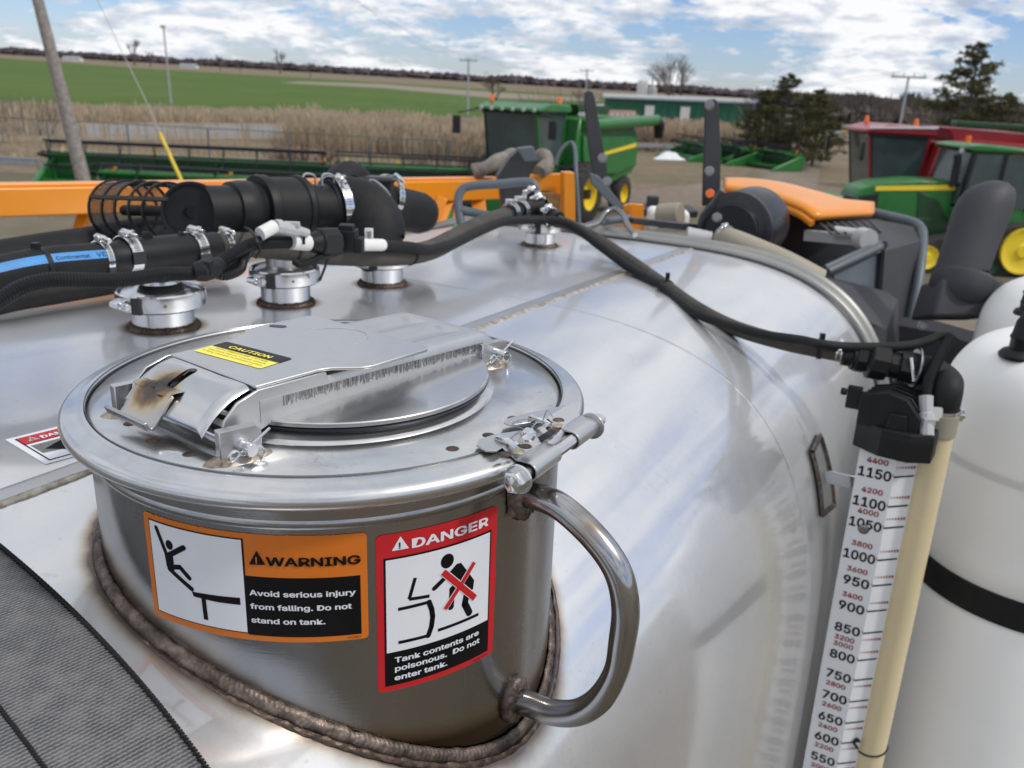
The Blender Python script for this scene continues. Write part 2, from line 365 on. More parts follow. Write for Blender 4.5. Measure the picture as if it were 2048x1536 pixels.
# ------------------------------------------------------------------ mesh builder
def nrm(v):
    v = np.asarray(v, float); l = np.linalg.norm(v); return v / l if l > 1e-12 else v
def basis(axis, hint=(0, 0, 1)):
    a = nrm(axis); h = np.asarray(hint, float)
    if abs(a @ nrm(h)) > .99: h = np.array([1., 0, 0])
    x = nrm(np.cross(h, a)); y = np.cross(a, x); return x, y, a
class MB:
    def __init__(s): s.v = []; s.f = []; s.mi = []; s.cur = 0; s.uv = {}
    def m(s, i): s.cur = i; return s
    def add(s, vs, fs):
        o = len(s.v); s.v += [tuple(map(float, p)) for p in vs]; s.f += [tuple(i + o for i in f) for f in fs]; s.mi += [s.cur] * len(fs); return s
    def box(s, c, size, R=None):
        c = np.asarray(c, float); hx, hy, hz = [k / 2 for k in size]
        R = np.eye(3) if R is None else np.asarray(R)
        vs = [c + R @ np.array([x * hx, y * hy, z * hz]) for x in (-1, 1) for y in (-1, 1) for z in (-1, 1)]
        return s.add(vs, [(0, 1, 3, 2), (4, 6, 7, 5), (0, 4, 5, 1), (2, 3, 7, 6), (0, 2, 6, 4), (1, 5, 7, 3)])
    def bar(s, a, b, w, h, up=(0, 0, 1)):
        a = np.asarray(a, float); b = np.asarray(b, float); d = nrm(b - a); x = nrm(np.cross(d, up)); z = np.cross(x, d)
        return s.box((a + b) / 2, (np.linalg.norm(b - a), w, h), np.array([d, x, z]).T)
    def tube(s, pts, r, seg=12, caps=True, closed=False, rib=None, flat=None):
        pts = [np.asarray(p, float) for p in pts]; n = len(pts)
        rs = [r] * n if isinstance(r, (int, float)) else list(r)
        vs = []; x = None
        for i, p in enumerate(pts):
            if closed: t = nrm(pts[(i + 1) % n] - pts[i - 1])
            else: t = nrm(pts[min(i + 1, n - 1)] - pts[max(i - 1, 0)])
            if x is None: x = basis(t)[0]
            x = nrm(x - t * (x @ t)); y = np.cross(t, x)
            for k in range(seg):
                a = 2 * pi * k / seg
                vs.append(p + (x * cos(a) + y * sin(a) * (flat or 1)) * rs[i])
        fs = []
        for i in range(n if closed else n - 1):
            j = (i + 1) % n
            for k in range(seg):
                k2 = (k + 1) % seg; fs.append((i * seg + k, i * seg + k2, j * seg + k2, j * seg + k))
        if caps and not closed:
            fs.append(tuple(range(seg))[::-1]); fs.append(tuple((n - 1) * seg + k for k in range(seg)))
        return s.add(vs, fs)
    def cyl(s, a, b, r, seg=20, r2=None): return s.tube([a, b], [r, r if r2 is None else r2], seg)
    def lathe(s, prof, c, axis=(0, 0, 1), seg=48, hint=(0, 1, 0), a0=0, a1=2 * pi, closed=False):
        x, y, z = basis(axis, hint); c = np.asarray(c, float); full = abs(a1 - a0 - 2 * pi) < 1e-6
        n = seg if full else seg + 1; vs = []; m = len(prof)
        for i in range(n):
            a = a0 + (a1 - a0) * i / seg
            for r, h in prof: vs.append(c + x * r * cos(a) + y * r * sin(a) + z * h)
        fs = []
        for i in range(seg):
            j = (i + 1) % n
            for k in range(m if closed else m - 1):
                k2 = (k + 1) % m; fs.append((i * m + k, j * m + k, j * m + k2, i * m + k2))
        return s.add(vs, fs)
    def disc(s, c, axis, r, h=0, seg=24):
        return s.lathe([(0.0001, 0), (r, 0), (r, h), (0.0001, h)], c, axis, seg)
    def prism(s, poly, fn, th, hole=None):        # fn(x, y, z) -> point; outline extruded from z=0 to z=-th
        n = len(poly); tris = tessellate_polygon([[Vector((p[0], p[1], 0)) for p in poly]])
        vs = [fn(p[0], p[1], 0) for p in poly] + [fn(p[0], p[1], -th) for p in poly]
        fs = [tuple(t) for t in tris] + [tuple(i + n for i in t[::-1]) for t in tris] + [(i, (i + 1) % n, (i + 1) % n + n, i + n) for i in range(n)]
        return s.add(vs, fs)
    def grid(s, fn, nu, nv, cu=False):
        vs = [fn(i / nu, j / nv) for i in range(nu if cu else nu + 1) for j in range(nv + 1)]; m = nv + 1
        fs = []
        for i in range(nu):
            i2 = (i + 1) % nu if cu else i + 1
            for j in range(nv): fs.append((i * m + j, i2 * m + j, i2 * m + j + 1, i * m + j + 1))
        return s.add(vs, fs)
    def build(s, name, mats, parent=None, smooth=True, bevel=0, bseg=2, auto=35, uvf=None):
        me = bpy.data.meshes.new(name)
        v = np.array(s.v)
        o = bpy.data.objects.new(name, me); COL.objects.link(o)
        org = np.zeros(3)
        if parent is not None:
            o.parent = parent; q = parent
            while q is not None: org = org + np.array(q.location); q = q.parent
        else:
            org = np.array([(v[:, 0].min() + v[:, 0].max()) / 2, (v[:, 1].min() + v[:, 1].max()) / 2, v[:, 2].min()]); o.location = org
        me.from_pydata([tuple(p) for p in v - org], [], s.f)
        if isinstance(mats, str): mats = [mats]
        for k in mats: me.materials.append(MATS[k])
        me.polygons.foreach_set('material_index', s.mi)
        if uvf:
            uvl = me.uv_layers.new(name='UVMap')
            for l in me.loops: uvl.data[l.index].uv = uvf[l.vertex_index]
        me.update()
        import bmesh
        bm = bmesh.new(); bm.from_mesh(me); bmesh.ops.recalc_face_normals(bm, faces=bm.faces); bm.to_mesh(me); bm.free()
        if smooth:
            me.polygons.foreach_set('use_smooth', [True] * len(me.polygons))
            try: me.set_sharp_from_angle(angle=radians(auto))
            except Exception: pass
        if bevel:
            b = o.modifiers.new('bevel', 'BEVEL'); b.width = bevel; b.segments = bseg; b.limit_method = 'ANGLE'; b.angle_limit = radians(40)
            b.harden_normals = False
        return o
def tag(o, label=None, cat=None, group=None, kind=None):
    if label: o['label'] = label
    if cat: o['category'] = cat
    if group: o['group'] = group
    if kind: o['kind'] = kind
    return o
def thing(name, loc, label, cat, group=None):
    o = bpy.data.objects.new(name, None); COL.objects.link(o); o.location = tuple(map(float, loc)); o.empty_display_size = .05
    return tag(o, label, cat, group)
def smooth_path(pts, n=60):
    pts = np.array(pts, float); m = len(pts)
    P = np.vstack([2 * pts[0] - pts[1], pts, 2 * pts[-1] - pts[-2]]); outp = []
    for k in range(n + 1):
        t = k / n * (m - 1); i = min(int(t), m - 2); f = t - i
        p0, p1, p2, p3 = P[i], P[i + 1], P[i + 2], P[i + 3]
        outp.append(.5 * ((2 * p1) + (-p0 + p2) * f + (2 * p0 - 5 * p1 + 4 * p2 - p3) * f * f + (-p0 + 3 * p1 - 3 * p2 + p3) * f ** 3))
    return outp
def at_path(pp, n=60): return smooth_path([at(*p) for p in pp], n)
FONT = None
try:
    import os
    FONT = bpy.data.fonts.load(os.path.join(bpy.utils.system_resource('DATAFILES'), 'fonts', 'Inter.woff2'))
except Exception: FONT = None
def text_mesh(mb, txt, x, y, h, fn, bold=.0, width=None, italic=0, align='l', lh=1.0):
    """flat lettering as thin faces, mapped by fn(x, y)"""
    cu = bpy.data.curves.new('t', 'FONT'); cu.body = txt; cu.size = 1.0; cu.offset = 0; cu.resolution_u = 3
    if FONT: cu.font = FONT
    cu.fill_mode = 'FRONT'; cu.space_character = 1.0
    ob = bpy.data.objects.new('t', cu); COL.objects.link(ob)
    dg = bpy.context.evaluated_depsgraph_get(); dg.update()
    me = bpy.data.meshes.new_from_object(ob.evaluated_get(dg))
    v = np.array([tuple(q.co) for q in me.vertices]); fs = [tuple(p.vertices) for p in me.polygons]
    bpy.data.objects.remove(ob); bpy.data.curves.remove(cu); bpy.data.meshes.remove(me)
    if len(v) == 0: return
    cap = .729
    sy = h / cap; sx = sy if width is None else width / max(1e-6, (v[:, 0].max() - v[:, 0].min()))
    v[:, 0] -= v[:, 0].min()
    W_ = v[:, 0].max() * sx
    ox = x - (W_ if align == 'r' else W_ / 2 if align == 'c' else 0)
    sh_l = [(0, 0)] + ([(.026 * cos(q), .022 * sin(q)) for q in np.arange(8) * pi / 4] if bold > .015 else [])
    for k, (dx, dy) in enumerate(sh_l):           # heavier strokes from slightly shifted layers
        P_ = [np.asarray(fn(ox + (a + dx) * sx, y + (b + dy) * sy)) for a, b, _ in v]
        mb.add([p + nrm(CAM - p) * .00004 * (k + 1) for p in P_], fs)

# ================================================================== STRUCTURE: ground, road, field, far woods
def sheet(name, pts, mat, h=0.0, kind='structure'):
    mb = MB(); n = len(pts); P = [np.array([p[0], p[1], gz(p[0], p[1], h)]) for p in pts]
    mb.add(P, [tuple(t) for t in tessellate_polygon([[Vector(p) for p in P]])])
    return tag(mb.build(name, mat, smooth=False), kind=kind)
mb = MB(); Rg = 6000
mb.grid(lambda a, b: (lambda x, y: np.array([x, y, gz(x, y)]))((a - .5) * 2 * Rg, -800 + b * (Rg + 800)), 6, 6)
tag(mb.build('ground', 'dry_grass', smooth=False), kind='structure')
sheet('green_field', [gp(-1500, 190), gp(-400, 236), gp(300, 236), gp(700, 236), gp(985, 233), gp(1205, 205), gp(1180, 192), gp(700, 161), gp(300, 138), gp(0, 116), gp(-700, 72), gp(-1500, 26)], 'field_green', .02)
sheet('grass_waterway', [gp(560, 166), gp(760, 176), gp(980, 196), gp(1200, 204), gp(1200, 197), gp(980, 184), gp(760, 168), gp(600, 163)], 'dirt_track', .04)
sheet('shed_lawn', [gp(1190, 212), gp(1500, 233), gp(1540, 228), gp(1500, 212), gp(1200, 196)], 'field_green', .02)
sheet('yard', [gat(-1100, 30), gat(-400, 31), gat(400, 33), gat(1000, 36), gat(1300, 38), gat(1500, 46), gat(1560, 62), gat(1600, 70), gat(1660, 74), gat(1660, 40), gat(2500, 60), gat(3600, 30), at(3000, 800, 1) * [40, 0, 0] + [0, -40, 0], np.array([-60, -40, 0.])], 'yard_gravel', .015)
_ra, _rb, _rc = gp(0, 249), gp(650, 251), gp(0, 273); _rd = (_rb - _ra) / np.linalg.norm(_rb - _ra)
sheet('road', [_ra - _rd * 60, _ra + _rd * 90, _rc + _rd * 90, _rc - _rd * 60], 'road_asphalt', .03)
sheet('road_shoulder', [_ra - _rd * 60 - (_rc - _ra) * .22, _ra + _rd * 90 - (_rc - _ra) * .22, _rc + _rd * 90 + (_rc - _ra) * .35, _rc - _rd * 60 + (_rc - _ra) * .35], 'dirt_track', .018)

def ico_blob(mb, c, rx, rz, seed):
    r = random.Random(seed); n = 5
    ring = []
    for k, (zz, rr) in enumerate(((0, .8), (.45, 1.0), (.85, .55))):
        for j in range(n):
            a = 2 * pi * (j + .5 * k) / n; q = rr * (.75 + .5 * r.random())
            ring.append(c + np.array([cos(a) * rx * q, sin(a) * rx * q, rz * (zz + .15 * r.random())]))
    top = c + np.array([0, 0, rz * (1 + .2 * r.random())]); vs = ring + [top]; fs = []
    for k in range(2):
        for j in range(n):
            j2 = (j + 1) % n; fs.append((k * n + j, k * n + j2, (k + 1) * n + j2, (k + 1) * n + j))
    for j in range(n): fs.append((2 * n + j, 2 * n + (j + 1) % n, 3 * n))
    mb.add(vs, fs)
rr = random.Random(3)
mb = MB()
for i in range(2600):                             # the wood along the horizon: thousands of crowns read as one mass
    px = -500 + 3100 * rr.random(); f = rr.random()
    d = (1750 - px * .25) + 350 * f
    q = gat(px, d); hgt = (13 - f * 1.5 + 3.5 * noise.noise(Vector((px * .012, 0, 3)))) * (1.0 if px < 1500 else 1.0)
    ico_blob(mb, q, 7 + 5 * rr.random(), hgt * (.8 + .3 * rr.random()), i)
tag(mb.build('far_woods', 'wood_far', smooth=False), 'long dark band of bare woodland along the horizon beyond the green field', 'woods', kind='stuff')
mb = MB()
for i in range(1500):                             # nearer scrub on the right
    px = 1530 + 700 * rr.random(); f = rr.random(); d = 130 + 120 * f
    q = gat(px, d); hgt = 4.2 + 2.2 * noise.noise(Vector((px * .02, 1, 3))) + 2.0 * f
    for k in range(5):
        p = q + np.array([rr.uniform(-2, 2), rr.uniform(-2, 2), 0]); tip = p + np.array([rr.uniform(-.8, .8), rr.uniform(-.8, .8), hgt * rr.uniform(.7, 1.1)])
        mb.tube([p, (p + tip) / 2 + np.array([rr.uniform(-.3, .3), 0, 0]), tip], [.28, .22, .05], 3, False)
        ico_blob(mb, p + np.array([0, 0, hgt * rr.uniform(.1, .5)]), rr.uniform(.4, 1.0), hgt * .25, i * 7 + k)
tag(mb.build('scrub_woods', 'wood_mid', smooth=False), 'grey brown leafless scrub wood behind the red harvesters', 'woods', kind='stuff')

# ================================================================== THE STEEL TANK
tank = thing('steel_tank', AX * 1.0 + UU * TU0 + VV * (TV0 - TB), 'large stainless steel spray tank filling the foreground, with welded seams and grey rolled end flange', 'tank')
mb = MB()
NT = 220
def ang_list():
    return [2 * pi * k / NT for k in range(NT)]
def super_t(k):                                   # even spacing along the superellipse
    return k
_ts = []
for q in range(4):
    for k in range(55):
        a = q * pi / 2 + (pi / 2) * k / 55
        # arc spacing: map the true polar angle to the superellipse parameter
        t = atan2(abs(sin(a)) ** (TP / 2) * (1 if sin(a) >= 0 else -1), abs(cos(a)) ** (TP / 2) * (1 if cos(a) >= 0 else -1)) if True else a
        _ts.append(t)
mb.grid(lambda a, b: tk(_ts[int(round(a * 220)) % 220], -1.6 + b * (S_RIM + 1.6), (.0005 * noise.noise(Vector((a * 9, b * 7, 0))))), 220, 60, True)
mb.build('tank_shell', 'tank_steel', tank, auto=60)
mb = MB()                                         # dished far end
def dish(a, b):
    p = tk(_ts[int(round(a * 220)) % 220], S_RIM); c = AX * S_RIM + UU * TU0 + VV * TV0
    return c + (p - c) * cos(b * pi / 2 * .98) + AX * sin(b * pi / 2) * .16
mb.grid(dish, 220, 10, True); mb.build('end_head', 'tank_steel', tank, auto=60)
mb = MB()                                         # rolled flange at the far end
simple('flange_grey', (.30, .30, .29), .42, metal=.55, var=.1, scale=4)
prof = [(-.004, -.040), (.010, -.040), (.016, -.034), (.017, .0), (.026, .006), (.028, .018), (.020, .028), (-.004, .030)]
mb.grid(lambda a, b: tk(_ts[int(round(a * 220)) % 220], S_RIM - .012 + prof[int(round(b * 7))][1], prof[int(round(b * 7))][0]), 220, 7, True)
mb.build('end_flange', 'flange_grey', tank, auto=50)
mb = MB()
mb.grid(lambda a, b: tk(_ts[int(round(a * 220)) % 220], S_RIM - .070 + b * .022, .006 if b == .5 else .001), 220, 2, True)
mb.build('flange_seal', 'gasket_black', tank, auto=50)
# straight seam weld along the crown and the hoop seam
USEAM = -0.2977
tseam = math.acos(((USEAM - TU0) / TA) ** (TP / 2))
rw = random.Random(5)
def bead(mb, path, normals, w, h, ripple, seed=0, seg=7, rag=.15):
    """a weld bead: half-round ribbon with overlapping crescent ripples"""
    n = len(path); vs = []; r_ = random.Random(seed)
    for i in range(n):
        p = path[i]; t = nrm(path[min(i + 1, n - 1)] - path[max(i - 1, 0)]); nn = nrm(normals[i]); side = np.cross(t, nn)
        wj = w * (1 + rag * noise.noise(Vector((i * .11, seed, 0))))
        for k in range(seg + 1):
            a = pi * k / seg
            ph = (i - ripple * .8 * sin(a) ** 1.5) / ripple; saw = (ph % 1.0)
            hh = h * (1 + .20 * (saw - .5) + .10 * (1 if saw > .8 else 0) + .12 * noise.noise(Vector((i * .07, k * .5, seed + 4.0))))
            vs.append(p + side * cos(a) * wj * (1 + .10 * (saw - .5)) + nn * (sin(a) * hh - .0008))
    m = seg + 1
    mb.add(vs, [(i * m + k, (i + 1) * m + k, (i + 1) * m + k + 1, i * m + k + 1) for i in range(n - 1) for k in range(seg)])
mb = MB(); ss = np.linspace(-1.5, S_RIM - .05, 900)
pth = [tk(tseam, s) + UU * .0012 * noise.noise(Vector((s * 9, 0, 0))) for s in ss]; bead(mb, pth, [VV] * 900, .0085, .0042, 3.0, 1, 6, .5)
mb.build('lap_weld', 'weld_pale', tank, auto=80)
mb = MB(); mb.grid(lambda a, b: tk(tseam, -1.5 + a * (S_RIM + 1.44)) + UU * (-.004 - .035 * b) + VV * (.0022 if b < .98 else -.001) , 60, 6)
mb.build('lap_strip', 'satin_steel', tank)
mb = MB(); tt = np.linspace(pi * .03, pi * .8, 700)
pth = [tk(t, S_SEAM) for t in tt]; pth = [pth[0]] + [q for i, q in enumerate(pth[1:], 1)]
# resample by arc length
def resample(pts, step):
    pts = np.array(pts); d = np.r_[0, np.cumsum(np.linalg.norm(np.diff(pts, axis=0), axis=1))]; n = int(d[-1] / step)
    s = np.linspace(0, d[-1], n); return [np.array([np.interp(x, d, pts[:, k]) for k in range(3)]) for x in s]
pth = resample(pth, .003); bead(mb, pth, [tnorm(p) for p in pth], .0050, .0009, 3.5, 2, 5, .3); 
mb.build('hoop_weld', 'hoop_steel', tank, auto=80)

# welded pad with the gauge bracket
def tank_uv(px, py): return T(px, py)
q0 = T(1643, 948); nq = tnorm(q0); 
pa, pb_, pc, pd = T(1636, 872, .003), T(1664, 1010, .003), T(1640, 1030, .003), T(1620, 905, .003)
padc = (pa + pb_ + pc + pd) / 4
mb = MB(); 
def padfn(a, b):
    p = (pd * (1 - a) + pa * a) * (1 - b) + (pc * (1 - a) + pb_ * a) * b
    for _ in range(12):
        p = p - nq * (tF(p) - .004) * .9
    return p
mb.grid(padfn, 4, 8); pad = mb.build('bracket_pad', 'satin_steel', tank)
mb = MB(); loop = [padfn(i / 30, 0) for i in range(30)] + [padfn(1, i / 60) for i in range(60)] + [padfn(1 - i / 30, 1) for i in range(30)] + [padfn(0, 1 - i / 60) for i in range(61)]
bead(mb, loop, [nq] * len(loop), .007, .007, 3, 6, 6); mb.build('pad_weld', 'weld_brown', pad)

# danger sticker lying on the tank, partly under the hatch ring
sA, sB_, sC = T(10, 880), T(83, 932), T(118, 853)
sx = nrm(sC - sA); sn = tnorm(sA); sx = nrm(sx - sn * (sx @ sn)); sy = np.cross(sn, sx)
hgt = (sA - sB_) @ sy
def stfn(lay):
    def f(x, y):
        p = sA + sx * x * .001 + sy * (y * .001 - hgt)
        for _ in range(8): p = p - sn * (tF(p)) * .9
        return p + sn * (.0006 + lay * .0004)
    return f
HG = hgt * 1000
def quad(mb, x0, y0, x1, y1, fn, nx=6, ny=4): mb.grid(lambda a, b: fn(x0 + (x1 - x0) * a, y0 + (y1 - y0) * b), nx, ny)
mb = MB(); mb.m(0); quad(mb, 0, 0, 125, HG, stfn(0)); mb.m(1); quad(mb, 8, 8, 117, HG - 8, stfn(1)); mb.m(2); quad(mb, 9.5, HG * .68, 115.5, HG - 9.5, stfn(2)); mb.m(0); quad(mb, 9.5, 9.5, 115.5, HG * .66, stfn(2))
mb.m(1); bl = [(25, 40), (60, 52), (95, 60), (130, 50), (165, 62), (175, 30), (140, 22), (100, 32), (60, 20)]
mb.prism([(x * .62 + 4, y * HG / 100) for x, y in bl], lambda x, y, z: stfn(3)(x, y), 0)
mb.m(3); mb.prism([(12, 30 * HG / 100), (40, 26 * HG / 100), (95, 50 * HG / 100), (80, 60 * HG / 100), (12, 60 * HG / 100)], lambda x, y, z: stfn(2.4)(x, y), 0)
mb.m(0); mb.prism([(16, HG * .72), (30, HG * .72), (23, HG * .86)], lambda x, y, z: stfn(4)(x, y), 0); text_mesh(mb, 'DANGER', 33, HG * .72, HG * .13, stfn(4), .02, 52)
mb.m(2); text_mesh(mb, '!', 21.6, HG * .735, HG * .09, stfn(5), .02)
mb.build('danger_sticker', ['sticker_white', 'sticker_black', 'sticker_red', 'sticker_grey'], tank, smooth=False)

# ================================================================== MANHOLE
man = thing('manhole_hatch', (0, 0, -.36), 'round brushed steel manhole neck with clamp ring, warning stickers and bent tube handle', 'hatch')
RN = .2404
mb = MB(); mb.grid(lambda a, b: np.array([RN * cos(2 * pi * a), RN * sin(2 * pi * a), -.38 + .385 * b + 0]), 160, 40, True); mb.build('neck', 'neck_steel', man, auto=60)
mb = MB(); mb.grid(lambda a, b: np.array([(RN + .0012 * sin(pi * b)) * cos(2 * pi * a), (RN + .0012 * sin(pi * b)) * sin(2 * pi * a), -.044 + .008 * b]), 160, 6, True); mb.build('neck_bead', 'neck_steel', man)
# weld bead where the neck meets the tank
pth = []; nm = []
NW = 1250
wzpts = [(-151, -.157), (-135, -.166), (-125, -.174), (-116, -.188), (-107, -.203), (-99, -.218), (-89, -.239), (-79, -.260), (-69, -.279), (-59, -.297), (-49, -.311), (-39, -.318), (-27, -.321), (-14, -.302), (-9, -.271)]
for i in range(NW + 1):
    a = 2 * pi * i / NW - pi / 2 * 2; x, y = cos(a) * (RN + .0045), sin(a) * (RN + .0045); z = tank_z(x, y)
    n_ = tnorm(np.array([x, y, z])); pth.append(np.array([x, y, z + .004])); nm.append(nrm(n_ + np.array([cos(a), sin(a), 0])))
mb = MB(); bead(mb, pth, nm, .0068, .0037, 3.6, 11, 12, .25); mb.build('neck_weld', 'weld_brown', man, auto=80)
mb = MB(); bead(mb, [p + np.array([cos(2 * pi * i / NW - pi), sin(2 * pi * i / NW - pi), 0]) * .0098 - np.array([0, 0, .0052]) for i, p in enumerate(pth)], nm, .0030, .0012, 9, 12, 4, .6); mb.build('weld_fringe', 'weld_dark', man)
# lid plate, collar, ring
mb = MB(); mb.lathe([(.10, .0), (.158, .0), (.1585, 0), (.236, 0), (.240, -.004), (.240, -.012)], (0, 0, 0), seg=128); mb.build('lid_plate', 'lid_steel', man, auto=50)
mb = MB(); mb.lathe([(.1695, -.002), (.168, .001), (.162, .0025), (.156, .007), (.1515, .0105), (.146, .0105), (.10, .0105)], (0, 0, 0), seg=128); mb.build('collar', 'ring_steel', man, auto=50)
prof = [(.2398, .0004), (.2403, .0024), (.2412, .0032), (.2440, .0030), (.2490, .0016), (.2530, -.0002)]
for k in range(12):
    a = radians(70 - k * 128 / 11); prof.append((.2545 + .0098 * cos(a), -.0094 + .0092 * sin(a)))
prof += [(.2560, -.0198), (.2510, -.0226), (.2450, -.0232), (.2425, -.0215), (.2412, -.0200)]
gap0, gap1 = radians(-34), radians(-22.5)
mb = MB(); mb.lathe(prof, (0, 0, 0), (0, 0, 1), 150, (0, 1, 0), 0, 2 * pi)
mb.build('clamp_ring', 'ring_steel', man, auto=40)
mb = MB(); mb.lathe([(.2392, .0004), (.2397, .0012), (.2402, .0004)], (0, 0, 0), seg=120); mb.build('ring_seam', 'gasket_black', man)
# spot weld marks
mb = MB()
for px, py in [(260, 847), (305, 881), (379, 908), (905, 897), (977, 870), (1027, 836)]:
    p = plane(px, py, .0002); mb.lathe([(.0001, .0006), (.0035, .0008), (.0052, .0004), (.006, 0)], p, (0, 0, 1), 14)
mb.build('spot_weld', 'weld_dark', man); bpy.data.objects['spot_weld']['kind'] = 'stuff'

# clamp lugs and T-bolt, tangent to the ring
bA = np.array([.197, -.197, -.0100]); bB = np.array([.276, -.055, -.0100])
bd = nrm(bB - bA); bo = np.cross(bd, [0, 0, 1]); bo = bo if bo @ np.array([1, -1, 0]) > 0 else -bo
inw = -bo; R_ = .0092
def lug(a0, a1, nm_, holes, sgn):
    """rolled lug: flat plate on the ring that curls into a barrel round the bolt"""
    o = MB(); w0 = bA + bd * a0; n = 10; th = .0016
    ring = []
    for k in range(13):
        a = radians(90 - k * 285 / 12); ring.append((R_ * cos(a), R_ * sin(a)))
    inn = [(R_ - th) * np.array([cos(radians(90 - k * 285 / 12)), sin(radians(90 - k * 285 / 12))]) for k in range(13)][::-1]
    poly = [(-.012, R_)] + ring + [tuple(p) for p in inn] + [(-.012, R_ - th)]
    f = lambda x, y, z: w0 + bo * x + np.array([0, 0, 1]) * y + bd * (-z)
    vs = []; m = len(poly)
    for p in poly: vs.append(f(p[0], p[1], 0))
    for p in poly: vs.append(f(p[0], p[1], -(a1 - a0)))
    fs = [(i, (i + 1) % m, (i + 1) % m + m, i + m) for i in range(m)]
    for i in range(m // 2 - 1): fs += [(i, i + 1, m - 2 - i, m - 1 - i), (i + m, i + 1 + m, 2 * m - 2 - i, 2 * m - 1 - i)]
    o.add(vs, fs)
    L_ = a1 - a0
    up_ = lambda x: R_ + .0082 * min(1, max(0, (-.012 - x) / .014))
    for k in range(6):
        x0, x1 = -.012 - .014 * k / 6, -.012 - .014 * (k + 1) / 6
        q = [w0 + bo * x + bd * y + np.array([0, 0, up_(x) - t_]) for t_ in (0, th) for x, y in ((x0, 0), (x1, 0), (x1, L_), (x0, L_))]
        o.add(q, [(0, 1, 2, 3), (7, 6, 5, 4), (0, 4, 5, 1), (2, 6, 7, 3)])
    pl = [(-.026, L_), (-.034, L_ - .008), (-.047, .020), (-.052, .004), (-.047, -.009), (-.034, -.015), (-.026, -.010)] if sgn > 0 else [(-.026, L_), (-.038, .020), (-.050, -.004), (-.057, -.025), (-.054, -.035), (-.045, -.036), (-.026, -.006)]
    o.prism(pl, lambda x, y, z: w0 + bo * x + bd * y + np.array([0, 0, R_ + z + .0082 * min(1, max(0, (-.012 - x) / .014))]), th)
    return o
p1 = lug(.014, .062, 'lug', 3, 1).build('clamp_lug', 'satin_steel', man, bevel=.0004, auto=35)
p2 = lug(.099, .143, 'lug', 3, -1).build('clamp_lug', 'satin_steel', man, bevel=.0004, auto=35)
zl = bA[2] + R_ + .0082
for par, spots, lv0, lv1 in ((p1, [(1012, 908), (1038, 903), (1051, 893)], (990, 878), (1034, 895)), (p2, [(1117, 840), (1114, 850), (1107, 860)], (1056, 837), (1098, 853))):
    for k, (x, y) in enumerate(spots):
        mb = MB(); c = plane(x, y, zl + .0002)
        mb.lathe([(.0001, .0006), (.0024, .0008), (.0032, .0002), (.0044, .0002), (.0050, .0006), (.0058, 0)], c, (0, 0, 1), 20); mb.build('spot_weld', 'weld_pale' if k == 1 else 'weld_dark', par)
    a_, b_ = plane(*lv0, zl), plane(*lv1, zl)
    mb = MB(); mb.tube([a_, a_ + (b_ - a_) * .12 + [0, 0, .002], a_ + (b_ - a_) * .3 + [0, 0, .0026], a_ + (b_ - a_) * .75 + [0, 0, .0026], b_], [.001, .0028, .0034, .0034, .0040], 10); mb.build('wire_loop', 'bright_steel', par)
# bolt
mb = MB(); mb.cyl(bA - bd * .010, bA + bd * .168, .0050, 20)
n_ = 58; th_ = [bA + bd * (.058 + .109 * k / (n_ * 8)) + (lambda a: (bo * cos(a) + np.array([0, 0, 1]) * sin(a)) * .0052)(2 * pi * k / 8) for k in range(n_ * 8)]
mb.tube(th_, .0011, 4); bolt = mb.build('clamp_bolt', 'satin_steel', man)
mb = MB(); mb.lathe([(.0001, -.022), (.0090, -.020), (.0104, -.0188), (.0104, -.0105), (.0001, -.0105)], bA + bd * .006, bd, 6, (0, .3, 1)); mb.lathe([(.0001, -.0202), (.0060, -.0202), (.0070, -.0208), (.0078, -.0202)], bA + bd * .006, bd, 24)
mb.lathe([(.0050, -.0105), (.0132, -.0105), (.0136, -.0080), (.0056, -.0072)], bA + bd * .006, bd, 28)
hd = mb.build('bolt_head', 'bright_steel', bolt, bevel=.0005)
hb = bA + bd * (.006 - .0212); ex = nrm(np.cross(-bd, [0, 0, 1])); 
mb = MB()
for i, ch in enumerate('A2P 1552'):
    a = radians(140 - i * 38)
    if ch == ' ': continue
    ct = np.array([cos(a), sin(a)]) * .0066
    text_mesh(mb, ch, 0, 0, .0030, lambda x, y, a=a, ct=ct: hb + ex * (ct[0] + (x - .0011) * sin(a) + (y - .0015) * cos(a)) * -1 * -1 + np.array([0, 0, 1]) * (ct[1] - (x - .0011) * cos(a) + (y - .0015) * sin(a)), .01)
mb.build('head_stamp', 'bright_steel', bolt, smooth=False)
mb = MB(); c = bA + bd * .1435; mb.lathe([(.0050, 0), (.0135, 0), (.0135, .0025), (.0056, .0028)], c, bd, 28); mb.lathe([(.0056, .0028), (.0104, .0028), (.0104, .0115), (.0056, .0115)], c, bd, 6); mb.build('bolt_nut', 'satin_steel', bolt, bevel=.0004)
# rubber of the clamp gap
mb = MB(); mb.bar(bA + bd * .061 + bo * (-.022) + [0, 0, .004], bA + bd * .100 + bo * (-.022) + [0, 0, .004], .022, .014); mb.build('gap_liner', 'gasket_black', man)

